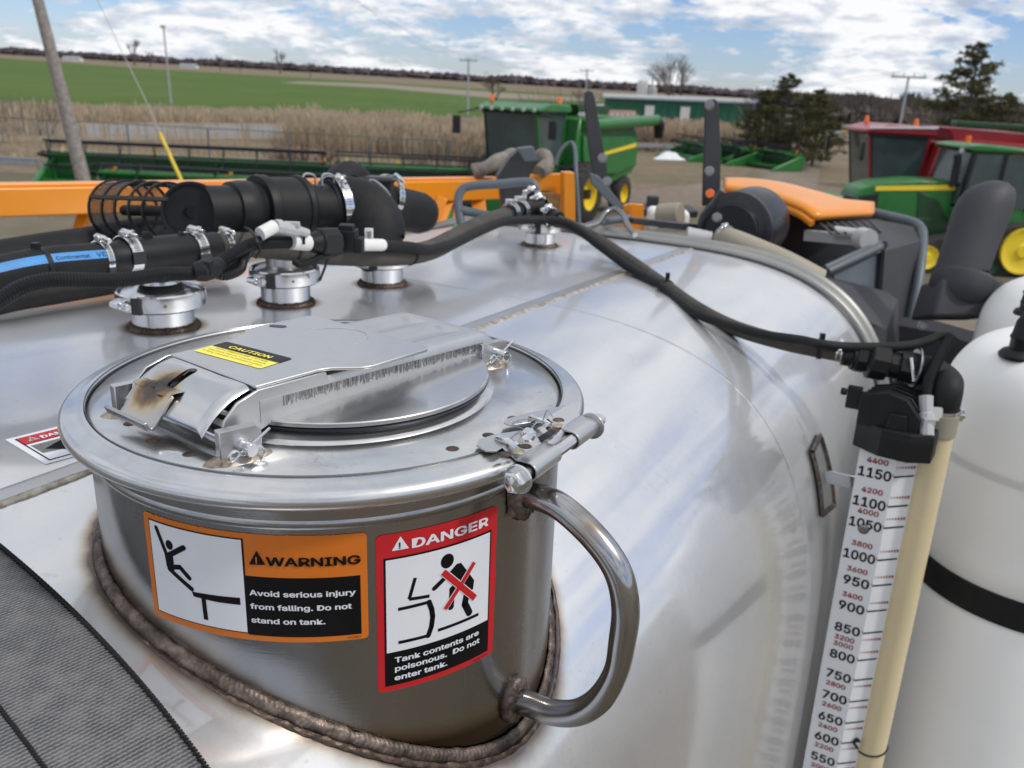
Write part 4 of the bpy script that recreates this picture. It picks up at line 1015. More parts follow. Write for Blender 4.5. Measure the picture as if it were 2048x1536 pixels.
port_names = ['nearest steel tank port with a clamped white cap, left behind the manhole', 'second steel tank port along the row, grey stub rising from its clamped cap', 'third steel tank port along the row, directly under the big black elbow', 'farthest steel tank port, at the back end of the tank under the small hose tee']
toC = nrm(CAM - PORTS[0][0]); SD0 = nrm(np.array([-.55, -.84, 0])); TG0 = nrm(np.array([.1, -1, 0]))
for i, ((p, r), lab) in enumerate(zip(PORTS, port_names)):
    pt = thing('tank_port', p, lab, 'port', 'steel ports in a row along the crown of the tank')
    zt = p[2]; H1 = (.040, .045, .045, .045)[i]
    mb = MB(); mb.lathe([(r, -.03), (r, H1 + .02)], (p[0], p[1], zt), ZZ, 48); mb.build('port_neck', 'port_steel', pt)
    pth = [np.array([p[0] + cos(a) * (r + .003), p[1] + sin(a) * (r + .003), 0]) for a in np.linspace(0, 2 * pi, 260)]
    for q in pth: q[2] = tank_z(q[0], q[1]) + .002
    mb = MB(); bead(mb, pth, [nrm(np.array([q[0] - p[0], q[1] - p[1], r * .9])) for q in pth], .0085, .0065, 5, 60 + i, 7, .4); mb.build('port_weld', 'weld_dark', pt, auto=80)
    R2 = r * 1.42; z0 = zt + H1
    mb = MB(); mb.lathe([(r, .000), (R2 - .004, .000), (R2, .003), (R2 + .001, .016), (R2, .030), (R2 - .003, .033), (R2 - .006, .031), (R2 - .0065, .028)], (p[0], p[1], z0), ZZ, 64); bnd = mb.build('cap_band', 'port_steel', pt)
    mb = MB(); hx = np.array([p[0], p[1], z0 + .016]); d = SD0; t = np.cross(ZZ, d)
    hc = hx + d * (R2 + .008); mb.tube([hc - t * .018, hc - t * .015, hc + t * .008, hc + t * .011], [.007, .0095, .0095, .007], 12, flat=.8); mb.box(hc - d * .006, (.012, .03, .018), np.array([d, t, ZZ]).T); mb.build('screw_housing', 'bright_steel', bnd, bevel=.0008)
    mb = MB(); mb.lathe([(.0001, .012), (.0062, .012), (.0075, .010), (.0075, 0), (.005, 0), (.005, -.01), (.0001, -.01)], hc + t * .016, t, 8); mb.build('clamp_screw', 'satin_steel', bnd, bevel=.0004)
    d = nrm(np.array([-.02, -1, 0])) if i else nrm(np.array([-.05, -1, 0])); t = np.cross(ZZ, d)
    an = atan2(d[1], d[0]) + (-.12)
    d = np.array([cos(an), sin(an), 0]); t = np.cross(ZZ, d)
    mb = MB(); mb.box(hx + d * (R2 + .0022), (.003, .020, .031), np.array([d, t, ZZ]).T); mb.build('end_tag', 'dark_tag', bnd, bevel=.0015)
    an += .62; d = np.array([cos(an), sin(an), 0]); mb = MB(); mb.cyl(hx + d * R2, hx + d * (R2 + .0018), .0028, 12); mb.build('rivet', 'rust_rim', bnd)
    if i == 0:
        mb = MB(); mb.lathe([(R2 - .007, .026), (R2 - .012, .031), (R2 * .6, .036), (.036, .044), (.0345, .052), (.0345, .075), (.0001, .075)], (p[0], p[1], z0), ZZ, 64); mb.build('port_cap', 'port_steel', pt)
        worm_clamp(pt, np.array([p[0], p[1], z0 + .066]), ZZ, .052, .018, [-.1, -1, 0], [.75, -.66, 0], 'cap_clamp')
        mb = MB(); mb.lathe([(.0345, .050), (.0505, .054), (.0512, .078), (.046, .084), (.0001, .084)], (p[0], p[1], z0), ZZ, 40); mb.build('rubber_collar', 'black_rubber', pt)
    else:
        rs_ = (.0, .038, .045, .034)[i]
        mb = MB(); mb.lathe([(R2 - .007, .026), (R2 - .014, .031), (rs_ + .004, .034), (rs_, .038), (rs_, (.0, .12, .05, .075)[i]), (.0001, (.0, .12, .05, .075)[i])], (p[0], p[1], z0), ZZ, 48); mb.build('port_cap', 'satin_steel' if i == 1 else 'port_steel', pt)
        if i == 1:
            mb = MB(); mb.cyl(np.array([p[0] + .014, p[1] - rs_ + .001, z0 + .058]), np.array([p[0] + .014, p[1] - rs_ - .0008, z0 + .058]), .0035, 12); mb.build('drilled_hole', 'gasket_black', pt)

# ---- tee on the first port with the blue-banded hose
DL = lambda x: 1 / (.724 - .0003126 * x) * .985
p1 = PORTS[0][0]
tee = thing('hose_tee', at(335, 515, DL(335)), 'black plastic tee above the nearest port, joining the blue banded and grey hoses', 'tee')
tl, tr = at(212, 520, DL(212)), at(432, 495, DL(432)); tc_ = at(335, 508, DL(335)); ta = nrm(tr - tl)
mb = MB(); mb.tube([tl, tl + ta * .02, tl + ta * .03, tr - ta * .03, tr - ta * .02, tr], [.030, .030, .0325, .0325, .030, .030], 28)
mb.tube([tc_, np.array([p1[0], p1[1], p1[2] + .12])], [.034, .046], 24); mb.build('tee_body', 'black_plastic', tee)
for fx in (290, 360):
    c = at(fx, 478, DL(fx)); mb = MB(); R = np.array([ta, nrm(np.cross(ZZ, ta)), ZZ]).T
    mb.prism([(-.010, -.030), (.012, -.030), (.012, -.004), (.004, .012), (-.006, .016), (-.010, .006)], lambda x, y, z: c + ta * x + ZZ * (y + .0) + R[:, 1] * (z + .005) - R[:, 1] * .01, .010); mb.build('hose_barb_lug', 'black_plastic', tee, bevel=.0015)
worm_clamp(tee, at(255, 512, DL(255)), ta, .035, .021, [0, -.2, 1], [.15, -1, .05]); worm_clamp(tee, at(388, 500, DL(388)), ta, .034, .021, [0, -.2, 1], [.15, -1, -.25])

bh = thing('blue_band_hose', at(0, 560, DL(0)), 'black rubber hose with a light blue printed band running in from the left edge', 'hose')
hpth = smooth_path([at(-260, 640, DL(-260)), at(-120, 590, DL(-120)), at(0, 552, DL(0)), at(100, 532, DL(100)), at(215, 521, DL(215))], 50); HR = .0315
hlong = [hpth[0] + (hpth[0] - hpth[2]) * k for k in range(14, 0, -1)] + hpth
mb = MB(); mb.tube(hlong, HR, 32); mb.build('hose_body', 'black_rubber', bh)
Tn = [nrm(hpth[min(i + 1, 50)] - hpth[max(i - 1, 0)]) for i in range(51)]
def hose_surf(s, ang, off):                       # s in 0..1 along the hose, ang measured from 'up' toward the viewer
    f_ = s * 50; i = min(int(f_), 49); f_ -= i; p = hpth[i] * (1 - f_) + hpth[i + 1] * f_; t = nrm(Tn[i] * (1 - f_) + Tn[i + 1] * f_)
    v = nrm(CAM - p); v = nrm(v - t * (v @ t)); u = np.cross(t, v); u = u if u[2] > 0 else -u
    return p + (v * cos(ang) + u * sin(ang)) * (HR + off)
mb = MB(); mb.grid(lambda a, b: hose_surf(.02 + .96 * a, radians(8 + 27 * b), .0006), 80, 6); bb = mb.build('blue_band', 'blue_band', bh)
LH = sum(np.linalg.norm(hpth[i + 1] - hpth[i]) for i in range(50))
def hsf(x, y): return hose_surf(x, radians(5) + y, .0012)
mb = MB(); 
s0 = .742; text_mesh(mb, 'Continental', s0, radians(9), radians(15), hsf, .01, .145); text_mesh(mb, 'VE', .915, radians(9), radians(18), hsf, .01, .04); mb.build('hose_print', 'sticker_black', bb, smooth=False)
mb = MB(); c = at(85, 536, DL(85)); t = nrm(hpth[38] - hpth[36]); mb.lathe([(HR + .0005, -.004), (HR + .0022, -.004), (HR + .0022, .004), (HR + .0005, .004)], c, t, 32); mb.box(hose_surf(.70, radians(80), .004), (.012, .010, .009)); mb.build('cable_tie', 'black_plastic', bh)
worm_clamp(bh, at(203, 520, DL(203)), ta, .032, .012, [-.1, -.3, 1], [.1, -1, -.4], 'hose_clamp')

gh = thing('grey_hose', at(640, 505, DL(640)), 'long grey rubber hose running from the nearest tee along the ports to the far tee', 'hose')
T4 = PORTS[3][0]
gp_ = [(425, 492, DL(425)), (500, 490, DL(500)), (580, 498, DL(580)), (650, 507, DL(650)), (740, 511, DL(740) * .985), (810, 509, DL(810) * .98), (860, 500, DL(860) * .985), (910, 476, DL(910)), (960, 450, 2.38), (1010, 432, 2.55)]
gpth = at_path(gp_, 90); mb = MB(); mb.tube(gpth, .0248, 24); mb.build('hose_body', 'grey_hose', gh)
worm_clamp(gh, at(448, 492, DL(448)), gpth[5] - gpth[1], .0255, .014, [0, -.2, 1], [.1, -1, -.2])
mb = MB(); 
for px, py in ((588, 498), (818, 508)): mb.lathe([(.0252, -.003), (.0272, -.003), (.0272, .003), (.0252, .003)], at(px, py, DL(px) * (.98 if px > 700 else 1)), gpth[60] - gpth[55] if px > 700 else gpth[30] - gpth[25], 24)
mb.build('cable_ties', 'black_plastic', gh)['kind'] = 'stuff'

# black signal hose strapped to it
sh = thing('black_signal_hose', at(900, 495, DL(900)), 'thin black hose tied below the grey hose, from the white plug to the far tee', 'hose')
mb = MB(); mb.tube(at_path([(765, 490, DL(765) * .96), (820, 494, DL(820) * .955), (860, 500, DL(860) * .955), (910, 486, DL(910) * .965), (960, 462, 2.31), (1010, 443, 2.48), (1060, 440, 2.56), (1110, 441, 2.58), (1150, 455, 2.55), (1200, 492, 2.47), (1260, 536, 2.38), (1320, 570, 2.26)], 100), .0125, 14); mb.build('hose_body', 'black_rubber', sh)
mb = MB(); mb.tube([at(716, 489, DL(716) * .95), at(765, 490, DL(765) * .96)], .0135, 16); mb.box(at(738, 472, DL(738) * .955), (.018, .006, .034)); mb.build('white_plug', 'white_label', sh, bevel=.001)
mb = MB(); 
for k in range(5): mb.box(at(738, 464 + k * 4, DL(738) * .952), (.010, .001, .0016))
mb.build('plug_print', 'sticker_black', sh, smooth=False)['kind'] = 'stuff'

# far tee
ft = thing('far_tee', T4 + ZZ * .12, 'small clamped hose tee on the farthest port, with several bright worm clamps', 'tee')
zt = T4[2] + .045
c4 = at(1066, 418, 2.66)
mb = MB(); mb.tube([np.array([T4[0], T4[1], zt + .07]), c4], [.034, .026], 20); mb.tube([at(1012, 431, 2.56), at(1050, 418, 2.64), at(1080, 412, 2.68)], .024, 20); mb.tube([at(1058, 395, 2.70), at(1085, 428, 2.66), at(1118, 440, 2.60)], .024, 20); mb.build('tee_body', 'black_plastic', ft)
for px, py, d, ax_, r in ((1022, 424, 2.58, at(1080, 405, 2.7) - at(1012, 430, 2.56), .027), (1040, 420, 2.62, at(1080, 405, 2.7) - at(1012, 430, 2.56), .030), (1062, 395, 2.70, at(1095, 440, 2.64) - at(1055, 390, 2.7), .031), (1078, 410, 2.68, at(1118, 440, 2.6) - at(1062, 400, 2.7), .029), (1100, 432, 2.63, at(1118, 440, 2.6) - at(1085, 425, 2.66), .026)):
    worm_clamp(ft, at(px, py, d), ax_, r, .018, [-.3, -.3, 1], [.5, -.7, -.3], 'hose_clamp')
worm_clamp(ft, np.array([T4[0], T4[1], zt + .05]), ZZ, .040, .018, [-.3, -1, 0], [.8, -.6, 0], 'hose_clamp')

# right hand hose over the tank to the gauge
rh = thing('sight_gauge_hose', at(1400, 620, 2.1), 'dark hose sagging over the tank from the far tee down to the gauge fittings', 'hose')
rp = [(1112, 440, 2.60), (1150, 455, 2.62), (1200, 482, 2.58), (1260, 522, 2.48), (1330, 572, 2.30), (1395, 618, 2.13), (1470, 656, 2.04), (1560, 683, 1.98), (1640, 700, 1.94), (1690, 709, 1.92)]
rpth = at_path(rp, 100); mb = MB(); mb.tube(rpth, .0178, 22); mb.build('hose_body', 'grey_hose', rh)
mb = MB(); mb.tube(at_path([(1320, 570, 2.24), (1345, 592, 2.19), (1395, 628, 2.06), (1450, 648, 2.0), (1520, 668, 1.955), (1600, 680, 1.92), (1640, 688, 1.90), (1700, 694, 1.90), (1800, 693, 1.90), (1850, 684, 1.90), (1880, 673, 1.90), (1905, 672, 1.89)], 100), .0105, 14); mb.build('signal_line', 'black_rubber', rh)
mb = MB()
for px, py, d in ((1330, 570, 2.29), (1642, 698, 1.93)):
    k = min(range(101), key=lambda i: np.linalg.norm(rpth[i] - at(px, py, d))); mb.lathe([(.0182, -.0045), (.0205, -.0045), (.0205, .0045), (.0182, .0045)], rpth[k], rpth[min(k + 2, 100)] - rpth[k - 2], 24, closed=True); mb.box(rpth[k] + ZZ * .030, (.010, .01, .016))
mb.build('cable_ties', 'black_plastic', rh)['kind'] = 'stuff'
ga = rpth[-1] - rpth[-6]; worm_clamp(rh, at(1679, 706, 1.925), ga, .0195, .014, [0, -.5, 1], None, 'hose_clamp')

# ---- corrugated wiring harness with connectors
wh = thing('wiring_harness', at(300, 560, DL(300) * .93), 'black corrugated wiring harness with connectors and barcode labels, lying in front of the hoses', 'wiring')
def corr(mb, pts, r, step=.0052):
    pts = resample(pts, step / 2); rs_ = [r * (1.0 if (i % 2) else .86) for i in range(len(pts))]; mb.tube(pts, rs_, 14)
H = lambda x, k=.93: DL(x) * k
mb = MB(); corr(mb, at_path([(-700, 900, H(-700)), (-300, 745, H(-300)), (-80, 650, H(-80)), (0, 600, H(0)), (45, 574, H(45)), (100, 560, H(100)), (160, 560, H(160)), (240, 560, H(240)), (330, 548, H(330)), (400, 545, H(400)), (450, 520, H(450)), (500, 490, H(500)), (540, 485, H(540)), (590, 484, H(590))], 120), .0125); mb.build('conduit', 'black_plastic', wh, auto=30)
mb = MB(); corr(mb, at_path([(418, 544, H(418)), (450, 552, H(450, .92)), (480, 540, H(480, .92)), (487, 522, H(487, .93)), (500, 500, H(500))], 50), .0085, .0045); corr(mb, at_path([(500, 492, H(500)), (520, 478, H(520, .92)), (536, 462, H(536, .92))], 30), .0085, .0045); corr(mb, at_path([(587, 522, H(587, .94)), (605, 530, H(605, .93)), (640, 515, H(640, .92)), (690, 500, H(690, .92)), (720, 495, H(720, .92)), (718, 484, H(718, .93)), (700, 478, H(700, .94))], 60), .0075, .0045); mb.build('branch_conduit', 'black_plastic', wh, auto=30)
mb = MB(); mb.tube([at(388, 545, H(388, .925)), at(405, 542, H(405, .92)), at(425, 536, H(425, .92)), at(440, 528, H(440, .925))], [.015, .019, .019, .014], 10); mb.box(at(420, 535, H(420, .915)), (.014, .03, .026)); mb.build('tee_clip', 'black_plastic', wh, bevel=.002)
mb = MB(); mb.tube([at(520, 468, H(520, .915)), at(548, 453, H(548, .915))], .0125, 16); mb.tube([at(583, 483, H(583, .925)), at(617, 486, H(617, .925))], .0155, 18); mb.build('wire_label', 'white_label', wh)
mb = MB(); c_ = at(600, 484, H(600, .925)); v_ = nrm(CAM - c_)
for k in range(9): mb.box(at(588 + k * 2.6, 481, H(600, .925) - .0155), (.0014 + .001 * (k % 3), .001, .015), np.array([[1, 0, 0], v_, np.cross([1, 0, 0], v_)]).T)
mb.build('barcode', 'sticker_black', wh, smooth=False)['kind'] = 'stuff'
mb = MB(); a_, b_ = at(550, 452, H(550, .915)), at(616, 466, H(616, .915)); dd = nrm(b_ - a_)
mb.tube([a_, a_ + dd * .012, a_ + dd * .014, a_ + dd * .05, a_ + dd * .052, b_], [.013, .0145, .0125, .0125, .010, .008], 8); mb.box((a_ + b_) / 2 + ZZ * .010, (.03, .012, .010)); mb.build('silver_connector', 'silver_grey', wh, bevel=.001)
mb = MB(); a_, b_ = at(618, 486, H(618, .925)), at(672, 484, H(672, .92)); mb.tube([a_, a_ + (b_ - a_) * .3, a_ + (b_ - a_) * .35, b_], [.017, .024, .029, .029], 10)
cc = at(690, 480, H(690, .92)); mb.box(cc, (.050, .040, .044)); mb.box(cc + [.004, 0, .026], (.03, .03, .012)); mb.box(cc + [.030, -.004, -.008], (.016, .034, .030)); mb.build('plug_block', 'black_plastic', wh, bevel=.002)
mb = MB(); mb.box(at(700, 467, H(700, .915)), (.010, .012, .010)); mb.build('red_lock', 'red_clip', wh, bevel=.001)
mb = MB(); mb.tube(at_path([(640, 560, H(640, .97)), (655, 520, H(655, .93)), (665, 480, H(665, .91)), (660, 460, H(660, .95)), (648, 455, H(648, 1))], 30), .003, 6); mb.tube(at_path([(490, 455, H(490, 1)), (505, 466, H(505, .92)), (520, 500, H(520, .91)), (512, 515, H(512, .96))], 30), .003, 6); mb.build('cable_tie', 'black_plastic', wh)
mb = MB(); mb.tube(at_path([(705, 470, H(705, .925)), (718, 477, H(718, .93)), (722, 484, H(722, .94)), (716, 489, H(716, .94))], 20), .002, 6); mb.build('bare_wire', 'duct_beige', wh)

# ================================================================== VENT STRAINER, VALVE AND ELBOW
ve = thing('vent_basket', at(290, 425, 1.72), 'black open ribbed vent basket with mesh inside, left of the round black end cap', 'vent')
vD, vC = at(384, 424, 1.80), at(716, 415, 2.10)
v0 = at(236, 420, 1.99); vax = nrm(vD - v0); vl = np.linalg.norm(vD - v0); vx, vy, _ = basis(vax)
for k in range(5):
    c = v0 + vax * vl * k / 5.6; rr0 = .0640 - .0016 * k
    mb = MB(); mb.lathe([(rr0, -.0035), (rr0 + .0045, -.0035), (rr0 + .0045, .0035), (rr0, .0035)], c, vax, 56, closed=True); mb.build('hoop_rib', 'black_plastic', ve, bevel=.0008)
mb = MB()
for k in range(4):
    a = radians(45 + 90 * k) + .25; d = vx * cos(a) + vy * sin(a); mb.bar(v0 + d * .0660 - vax * .004, vD + d * .056, .009, .006, d)
mb.build('long_rib', 'black_plastic', ve, bevel=.0008)
mb = MB(); c = v0 - vax * .002
nm_ = 15
for k in range(-nm_, nm_ + 1):                    # wire mesh across the back half
    x = k / nm_; hw = sqrt(max(0, 1 - x * x)) * .064
    if hw > .004:
        mb.bar(c + vx * x * .064 - vy * hw, c + vx * x * .064 + vy * hw, .0009, .0009, vax); mb.bar(c + vy * x * .064 - vx * hw, c + vy * x * .064 + vx * hw, .0009, .0009, vax)
mb.build('end_mesh', 'charcoal_plastic', ve, smooth=False)['kind'] = 'stuff'
mb = MB()
for k in range(44):
    a = 2 * pi * k / 44
    if not (-.1 < sin(a)): continue
    d = vx * cos(a) + vy * sin(a); 
for k in range(30):
    t_ = k / 29 * .36; mb.lathe([(.0620, 0), (.0626, .0006), (.0620, .0012)], v0 + vax * vl * t_, vax, 40, a0=0, a1=2 * pi)
for k in range(90):
    a = 2 * pi * k / 90; d = vx * cos(a) + vy * sin(a); mb.bar(v0 + d * .0622, v0 + vax * vl * .36 + d * .0600, .0007, .0007, d)
mb.build('mesh_sleeve', 'charcoal_plastic', ve, smooth=False)['kind'] = 'stuff'
mb = MB(); mb.tube([v0 + vax * .03, vD], .012, 12); mb.build('centre_stem', 'black_plastic', ve)

va = thing('vent_valve', at(540, 420, 1.94), 'black round capped vent valve with wide ribbed collar behind the hoses', 'valve')
R = lambda f_: vD + (vC - vD) * f_
vax2 = nrm(vC - vD)
vcap = nrm(nrm(vD - CAM) * .82 + vax2 * .18)
mb = MB(); mb.lathe([(.0001, .003), (.0530, .003), (.0545, -.002), (.0600, -.003), (.0620, .0), (.0620, .016), (.0585, .018), (.0560, .026), (.0001, .026)], vD, vcap, 64); mb.lathe([(.052, .01), (.052, .09), (.0001, .10)], vD, vcap, 40); mb.build('end_cap', 'black_plastic', va, auto=30)
L_ = np.linalg.norm(vC - vD)
mb = MB(); mb.lathe([(.054, .02), (.054, L_ * .20), (.061, L_ * .205), (.064, L_ * .25), (.064, L_ * .30), (.060, L_ * .32), (.060, L_ * .36)], vD, vax2, 56); mb.build('valve_body', 'black_plastic', va, auto=30)
mb = MB(); mb.lathe([(.060, L_ * .35), (.0735, L_ * .352), (.0760, L_ * .37), (.0760, L_ * .40), (.071, L_ * .41), (.071, L_ * .575), (.075, L_ * .58), (.076, L_ * .605), (.0715, L_ * .625), (.058, L_ * .63)], vD, vax2, 64); mb.build('collar', 'black_plastic', va, auto=30)
for k in range(14):
    a = 2 * pi * k / 14; d = vx * cos(a) + vy * sin(a); mb = MB(); mb.bar(R(.42) + d * .0718, R(.57) + d * .0718, .012, .004, d); mb.build('collar_lug', 'black_plastic', va, bevel=.0008)
mb = MB(); mb.lathe([(.056, L_ * .62), (.056, L_ * .97), (.0001, L_ * .97)], vD, vax2, 48); mb.build('pipe', 'black_plastic', va)
for s_ in (.64, .76):                              # wire bail handles
    c = R(s_) + nrm(np.cross(vax2, ZZ)) * -.0; up = ZZ; o_ = nrm(np.cross(vax2, ZZ)) * .02
    mb = MB(); mb.tube(smooth_path([R(s_ - .03) + ZZ * .054 + o_, R(s_ - .03) + ZZ * .072 + o_, R(s_ - .01) + ZZ * .080 + o_, R(s_ + .04) + ZZ * .076 + o_, R(s_ + .05) + ZZ * .055 + o_], 20), .0028, 8); mb.build('wire_bail', 'galvanised', va)

el = thing('elbow_hose', at(740, 440, 2.08), 'large black rubber elbow bending down to the third port, with a wide clamp', 'hose')
p3 = PORTS[2][0]; RE = .078
ep = smooth_path([at(655, 415, 2.045), at(690, 413, 2.07), at(722, 424, 2.08), at(745, 452, 2.075), at(753, 490, 2.07), np.array([p3[0], p3[1], p3[2] + .075])], 50)
mb = MB(); mb.tube(ep, [.064 + .012 * min(1, i / 20) - .016 * max(0, (i - 30) / 20) for i in range(51)], 40); mb.build('elbow_body', 'black_rubber', el, auto=70)
w1 = worm_clamp(el, at(672, 414, 2.055), ep[4] - ep[0], .071, .022, [.25, -.35, 1], None, 'wide_clamp', 'bright_steel')
tb_ = thing('tee_branch_hose', at(790, 410, 2.2), 'black capped hose stub pointing right behind the elbow', 'hose')
mb = MB(); q0_, q1_ = at(700, 395, 2.20), at(838, 426, 2.42); dd = nrm(q1_ - q0_)
mb.tube([q0_, q1_, q1_ + dd * .025, q1_ + dd * .035], [.056, .057, .05, .03], 36); mb.build('stub_body', 'black_rubber', tb_, auto=70)
mb = MB(); mb.tube(smooth_path([at(640, 410, 2.15), at(672, 372, 2.2), at(700, 356, 2.26), at(718, 378, 2.3), at(720, 420, 2.3)], 24), [.03 + .014 * sin(pi * i / 24) for i in range(25)], 24); mb.build('rear_bend', 'black_rubber', tb_, auto=70)
worm_clamp(tb_, at(772, 395, 2.30), dd, .058, .02, [.2, -.5, .9], None, 'hose_clamp')
mb = MB(); mb.box(at(747, 372, 2.26), (.10, .05, .05)); mb.box(at(747, 358, 2.25), (.12, .06, .008)); mb.build('mount_block', 'charcoal_paint', tb_, bevel=.002)
mb = MB(); mb.tube(smooth_path([at(728, 372, 2.2), at(745, 360, 2.2), at(770, 378, 2.2), at(780, 392, 2.22)], 20), .003, 6); mb.build('wire_bail', 'galvanised', tb_)

lh = thing('suction_hose', at(60, 540, 1.9), 'thick black hose lying behind the blue banded hose at the left edge', 'hose')
mb = MB(); mb.tube(at_path([(-1100, 690, 1.5), (-600, 620, 1.65), (-300, 585, 1.75), (-100, 550, 1.8), (0, 530, 1.85), (100, 512, 1.92), (200, 496, 2.0), (280, 480, 2.08), (420, 455, 2.3)], 50), .052, 32); mb.build('hose_body', 'black_rubber', lh, auto=70)
mb = MB(); mb.tube(at_path([(-1000, 860, 1.35), (-500, 740, 1.5), (-100, 640, 1.62), (0, 606, 1.66), (120, 585, 1.75), (220, 568, 1.82), (320, 548, 1.92), (480, 520, 2.05)], 50), .022, 24); mb.build('lower_line', 'black_rubber', lh, auto=70)

# ================================================================== SIGHT GAUGE
gu = UU.copy()                                    # the numbered face stands square to the tank wall
P0 = at(1716, 950, 1.93)
def gface(px, py):                                # point of the numbered face's plane
    d = W(px, py); n_ = nrm(np.cross(gu, ZZ)); t = ((P0 - CAM) @ n_) / (d @ n_); return CAM + d * t
gA = gface(1722, 886); gE = gface(1789, 945)
w1_ = (gE - gA) @ gu; x0_ = 0.0
g2 = nrm(np.array([.989, .15, 0]) * [1, 1, 0]); 
c_in = np.array([.99930112 * .989 + .01222 * 0, 0, 0])
g2 = B3 @ np.array([.989, 0, .15]); g2[2] = 0; g2 = nrm(g2)
gfn = np.cross(ZZ, gu); gfn = gfn if gfn @ (CAM - P0) > 0 else -gfn
gn2 = np.cross(ZZ, g2); gn2 = gn2 if gn2 @ (CAM - P0) > 0 else -gn2
corner = lambda z: np.array([gA[0], gA[1], 0]) + gu * w1_ + ZZ * z
d_ = W(1832, 945); dd_ = (corner(0) - CAM); A_ = np.array([[d_[0], -g2[0]], [d_[1], -g2[1]]]); sol = np.linalg.solve(A_, dd_[:2]); w2_ = sol[1]
zT = gA[2] + .04; zBt = zT - 1.5
sg = thing('sight_gauge', corner(zBt), 'white numbered sight gauge board with cream fluid tube standing beside the tank', 'gauge')
th = .004
mb = MB(); cor0 = np.array([gA[0], gA[1], 0.])
sect = [cor0, cor0 + gu * w1_, cor0 + gu * w1_ + g2 * w2_, cor0 + gu * w1_ + g2 * w2_ - gn2 * th, cor0 + gu * w1_ - gfn * th, cor0 - gfn * th]
vs = [p + ZZ * zBt for p in sect] + [p + ZZ * zT for p in sect]
mb.add(vs, [(i, (i + 1) % 6, (i + 1) % 6 + 6, i + 6) for i in range(6)] + [(0, 1, 4, 5), (1, 2, 3, 4), (6, 7, 10, 11), (7, 8, 9, 10)]); board = mb.build('gauge_board', 'gauge_white', sg, smooth=False)
TR = .0345
tcn = cor0 + gu * w1_ + g2 * (w2_ + TR * .98) - gn2 * .006
mb = MB(); mb.tube([tcn + ZZ * zBt, tcn + ZZ * (zT + .05)], TR, 32, caps=True); tubeo = mb.build('fluid_tube', 'fluid_yellow', sg)
def fa(x, y): return cor0 + gu * x + ZZ * y + gfn * .0008
def fb(x, y): return cor0 + gu * w1_ + g2 * x + ZZ * y + gn2 * .0008
def gzz(py, px): return gface(px, py)[2]
marks = [(1150, 947, 1750, 4400, 1), (1100, 1006, 1738, 4200, 1), (1050, 1048, 1728, 4000, 1), (1000, 1112, 1715, 3800, 1), (950, 1163, 1705, 3600, 1), (900, 1214, 1695, 3400, 1), (850, 1258, 1688, 3200, -1), (800, 1312, 1677, 3000, 1), (750, 1351, 1668, 2800, -1), (700, 1394, 1660, 2600, -1), (650, 1436, 1650, 2400, -1), (600, 1476, 1642, 2200, -1), (550, 1517, 1635, 2000, -1)]
mk = MB()
zs = []
for n_, py, px, lit, sgn in marks: zs.append(gface(px + 20, py)[2])
for i, (n_, py, px, lit, sgn) in enumerate(marks + [(500, 0, 0, 1800, -1), (450, 0, 0, 1600, -1)]):
    z = zs[i] if i < len(zs) else zs[-1] - .054 * (i - len(zs) + 1)
    dg = len(str(n_)); wd = w1_ * (.86 if dg == 4 else .70)
    mk = MB(); mk.m(0); text_mesh(mk, str(n_), w1_ * (.93 if dg == 4 else .90), z - .016, .031, fa, .028, wd, align='r')
    mk.m(1); text_mesh(mk, str(lit), w1_ * .80, z + .0185 if sgn > 0 else z - .038, .017, fa, .028, w1_ * .56, align='r')
    mk.m(0)
    mk.add([fa(w1_ * .97, z + .004), fa(w1_ * .97, z + .0), fa(w1_, z - .006), fa(w1_, z - .002)], [(0, 1, 2, 3)]); mk.add([fb(0, z - .002), fb(0, z - .006), fb(w2_ * .93, z - .004), fb(w2_ * .93, z)], [(0, 1, 2, 3)])
    mk.m(1); zz = z + .018 * sgn + (-.004 if sgn < 0 else 0)
    for k in range(7):
        x = w2_ * (.05 + .13 * k); h_ = .0035 + .0006 * k; mk.add([fb(x, zz - h_ / 2), fb(x + .0022 + .0004 * k, zz - h_ / 2), fb(x + .0022 + .0004 * k, zz + h_ / 2), fb(x, zz + h_ / 2)], [(0, 1, 2, 3)])
    mk.build('graduation_mark', ['sticker_black', 'gauge_red'], board, smooth=False)
mk = MB(); mk.m(1); text_mesh(mk, 'LITERS', w1_ * .35, zs[0] + .045, .012, fa, .02, w1_ * .5)
mk.build('unit_print', ['sticker_black', 'gauge_red'], board, smooth=False)
mb = MB(); c = gface(1727, 1058); mb.lathe([(.0001, .003), (.007, .003), (.0095, .001), (.0125, .0006), (.0125, 0)], c, gfn, 20); mb.build('mounting_screw', 'zinc_grey', board)
# bracket arm from the pad to the board
a0 = T(1648, 952, .0); a1 = gface(1712, 968) - gfn * .006; d = nrm(a1 - a0)
mb = MB(); mb.bar(a0 - d * .0, a1 + gu * .03, .006, .030); arm_ = mb.build('bracket_arm', 'bright_steel', sg, bevel=.001)
# cable tie round the tube
zt_ = gface(1690, 1490)[2]; ct_ = tcn + ZZ * zt_
mb = MB(); mb.tube([ct_ + (g2 * cos(a) - gn2 * sin(a)) * (TR + .002) * -1 + ZZ * (-.008 * cos(a) - .018) for a in np.linspace(-.3, pi + .3, 24)], .0022, 6); mb.tube(smooth_path([ct_ - g2 * (TR + .002) + gn2 * .004, ct_ - g2 * (TR + .014) + ZZ * .014 + gn2 * .01, ct_ - g2 * (TR + .020) + ZZ * .004 + gn2 * .01, ct_ - g2 * (TR + .004) + ZZ * (-.018) + gn2 * .006], 20), .0032, 6); mb.build('cable_tie', 'black_plastic', sg)

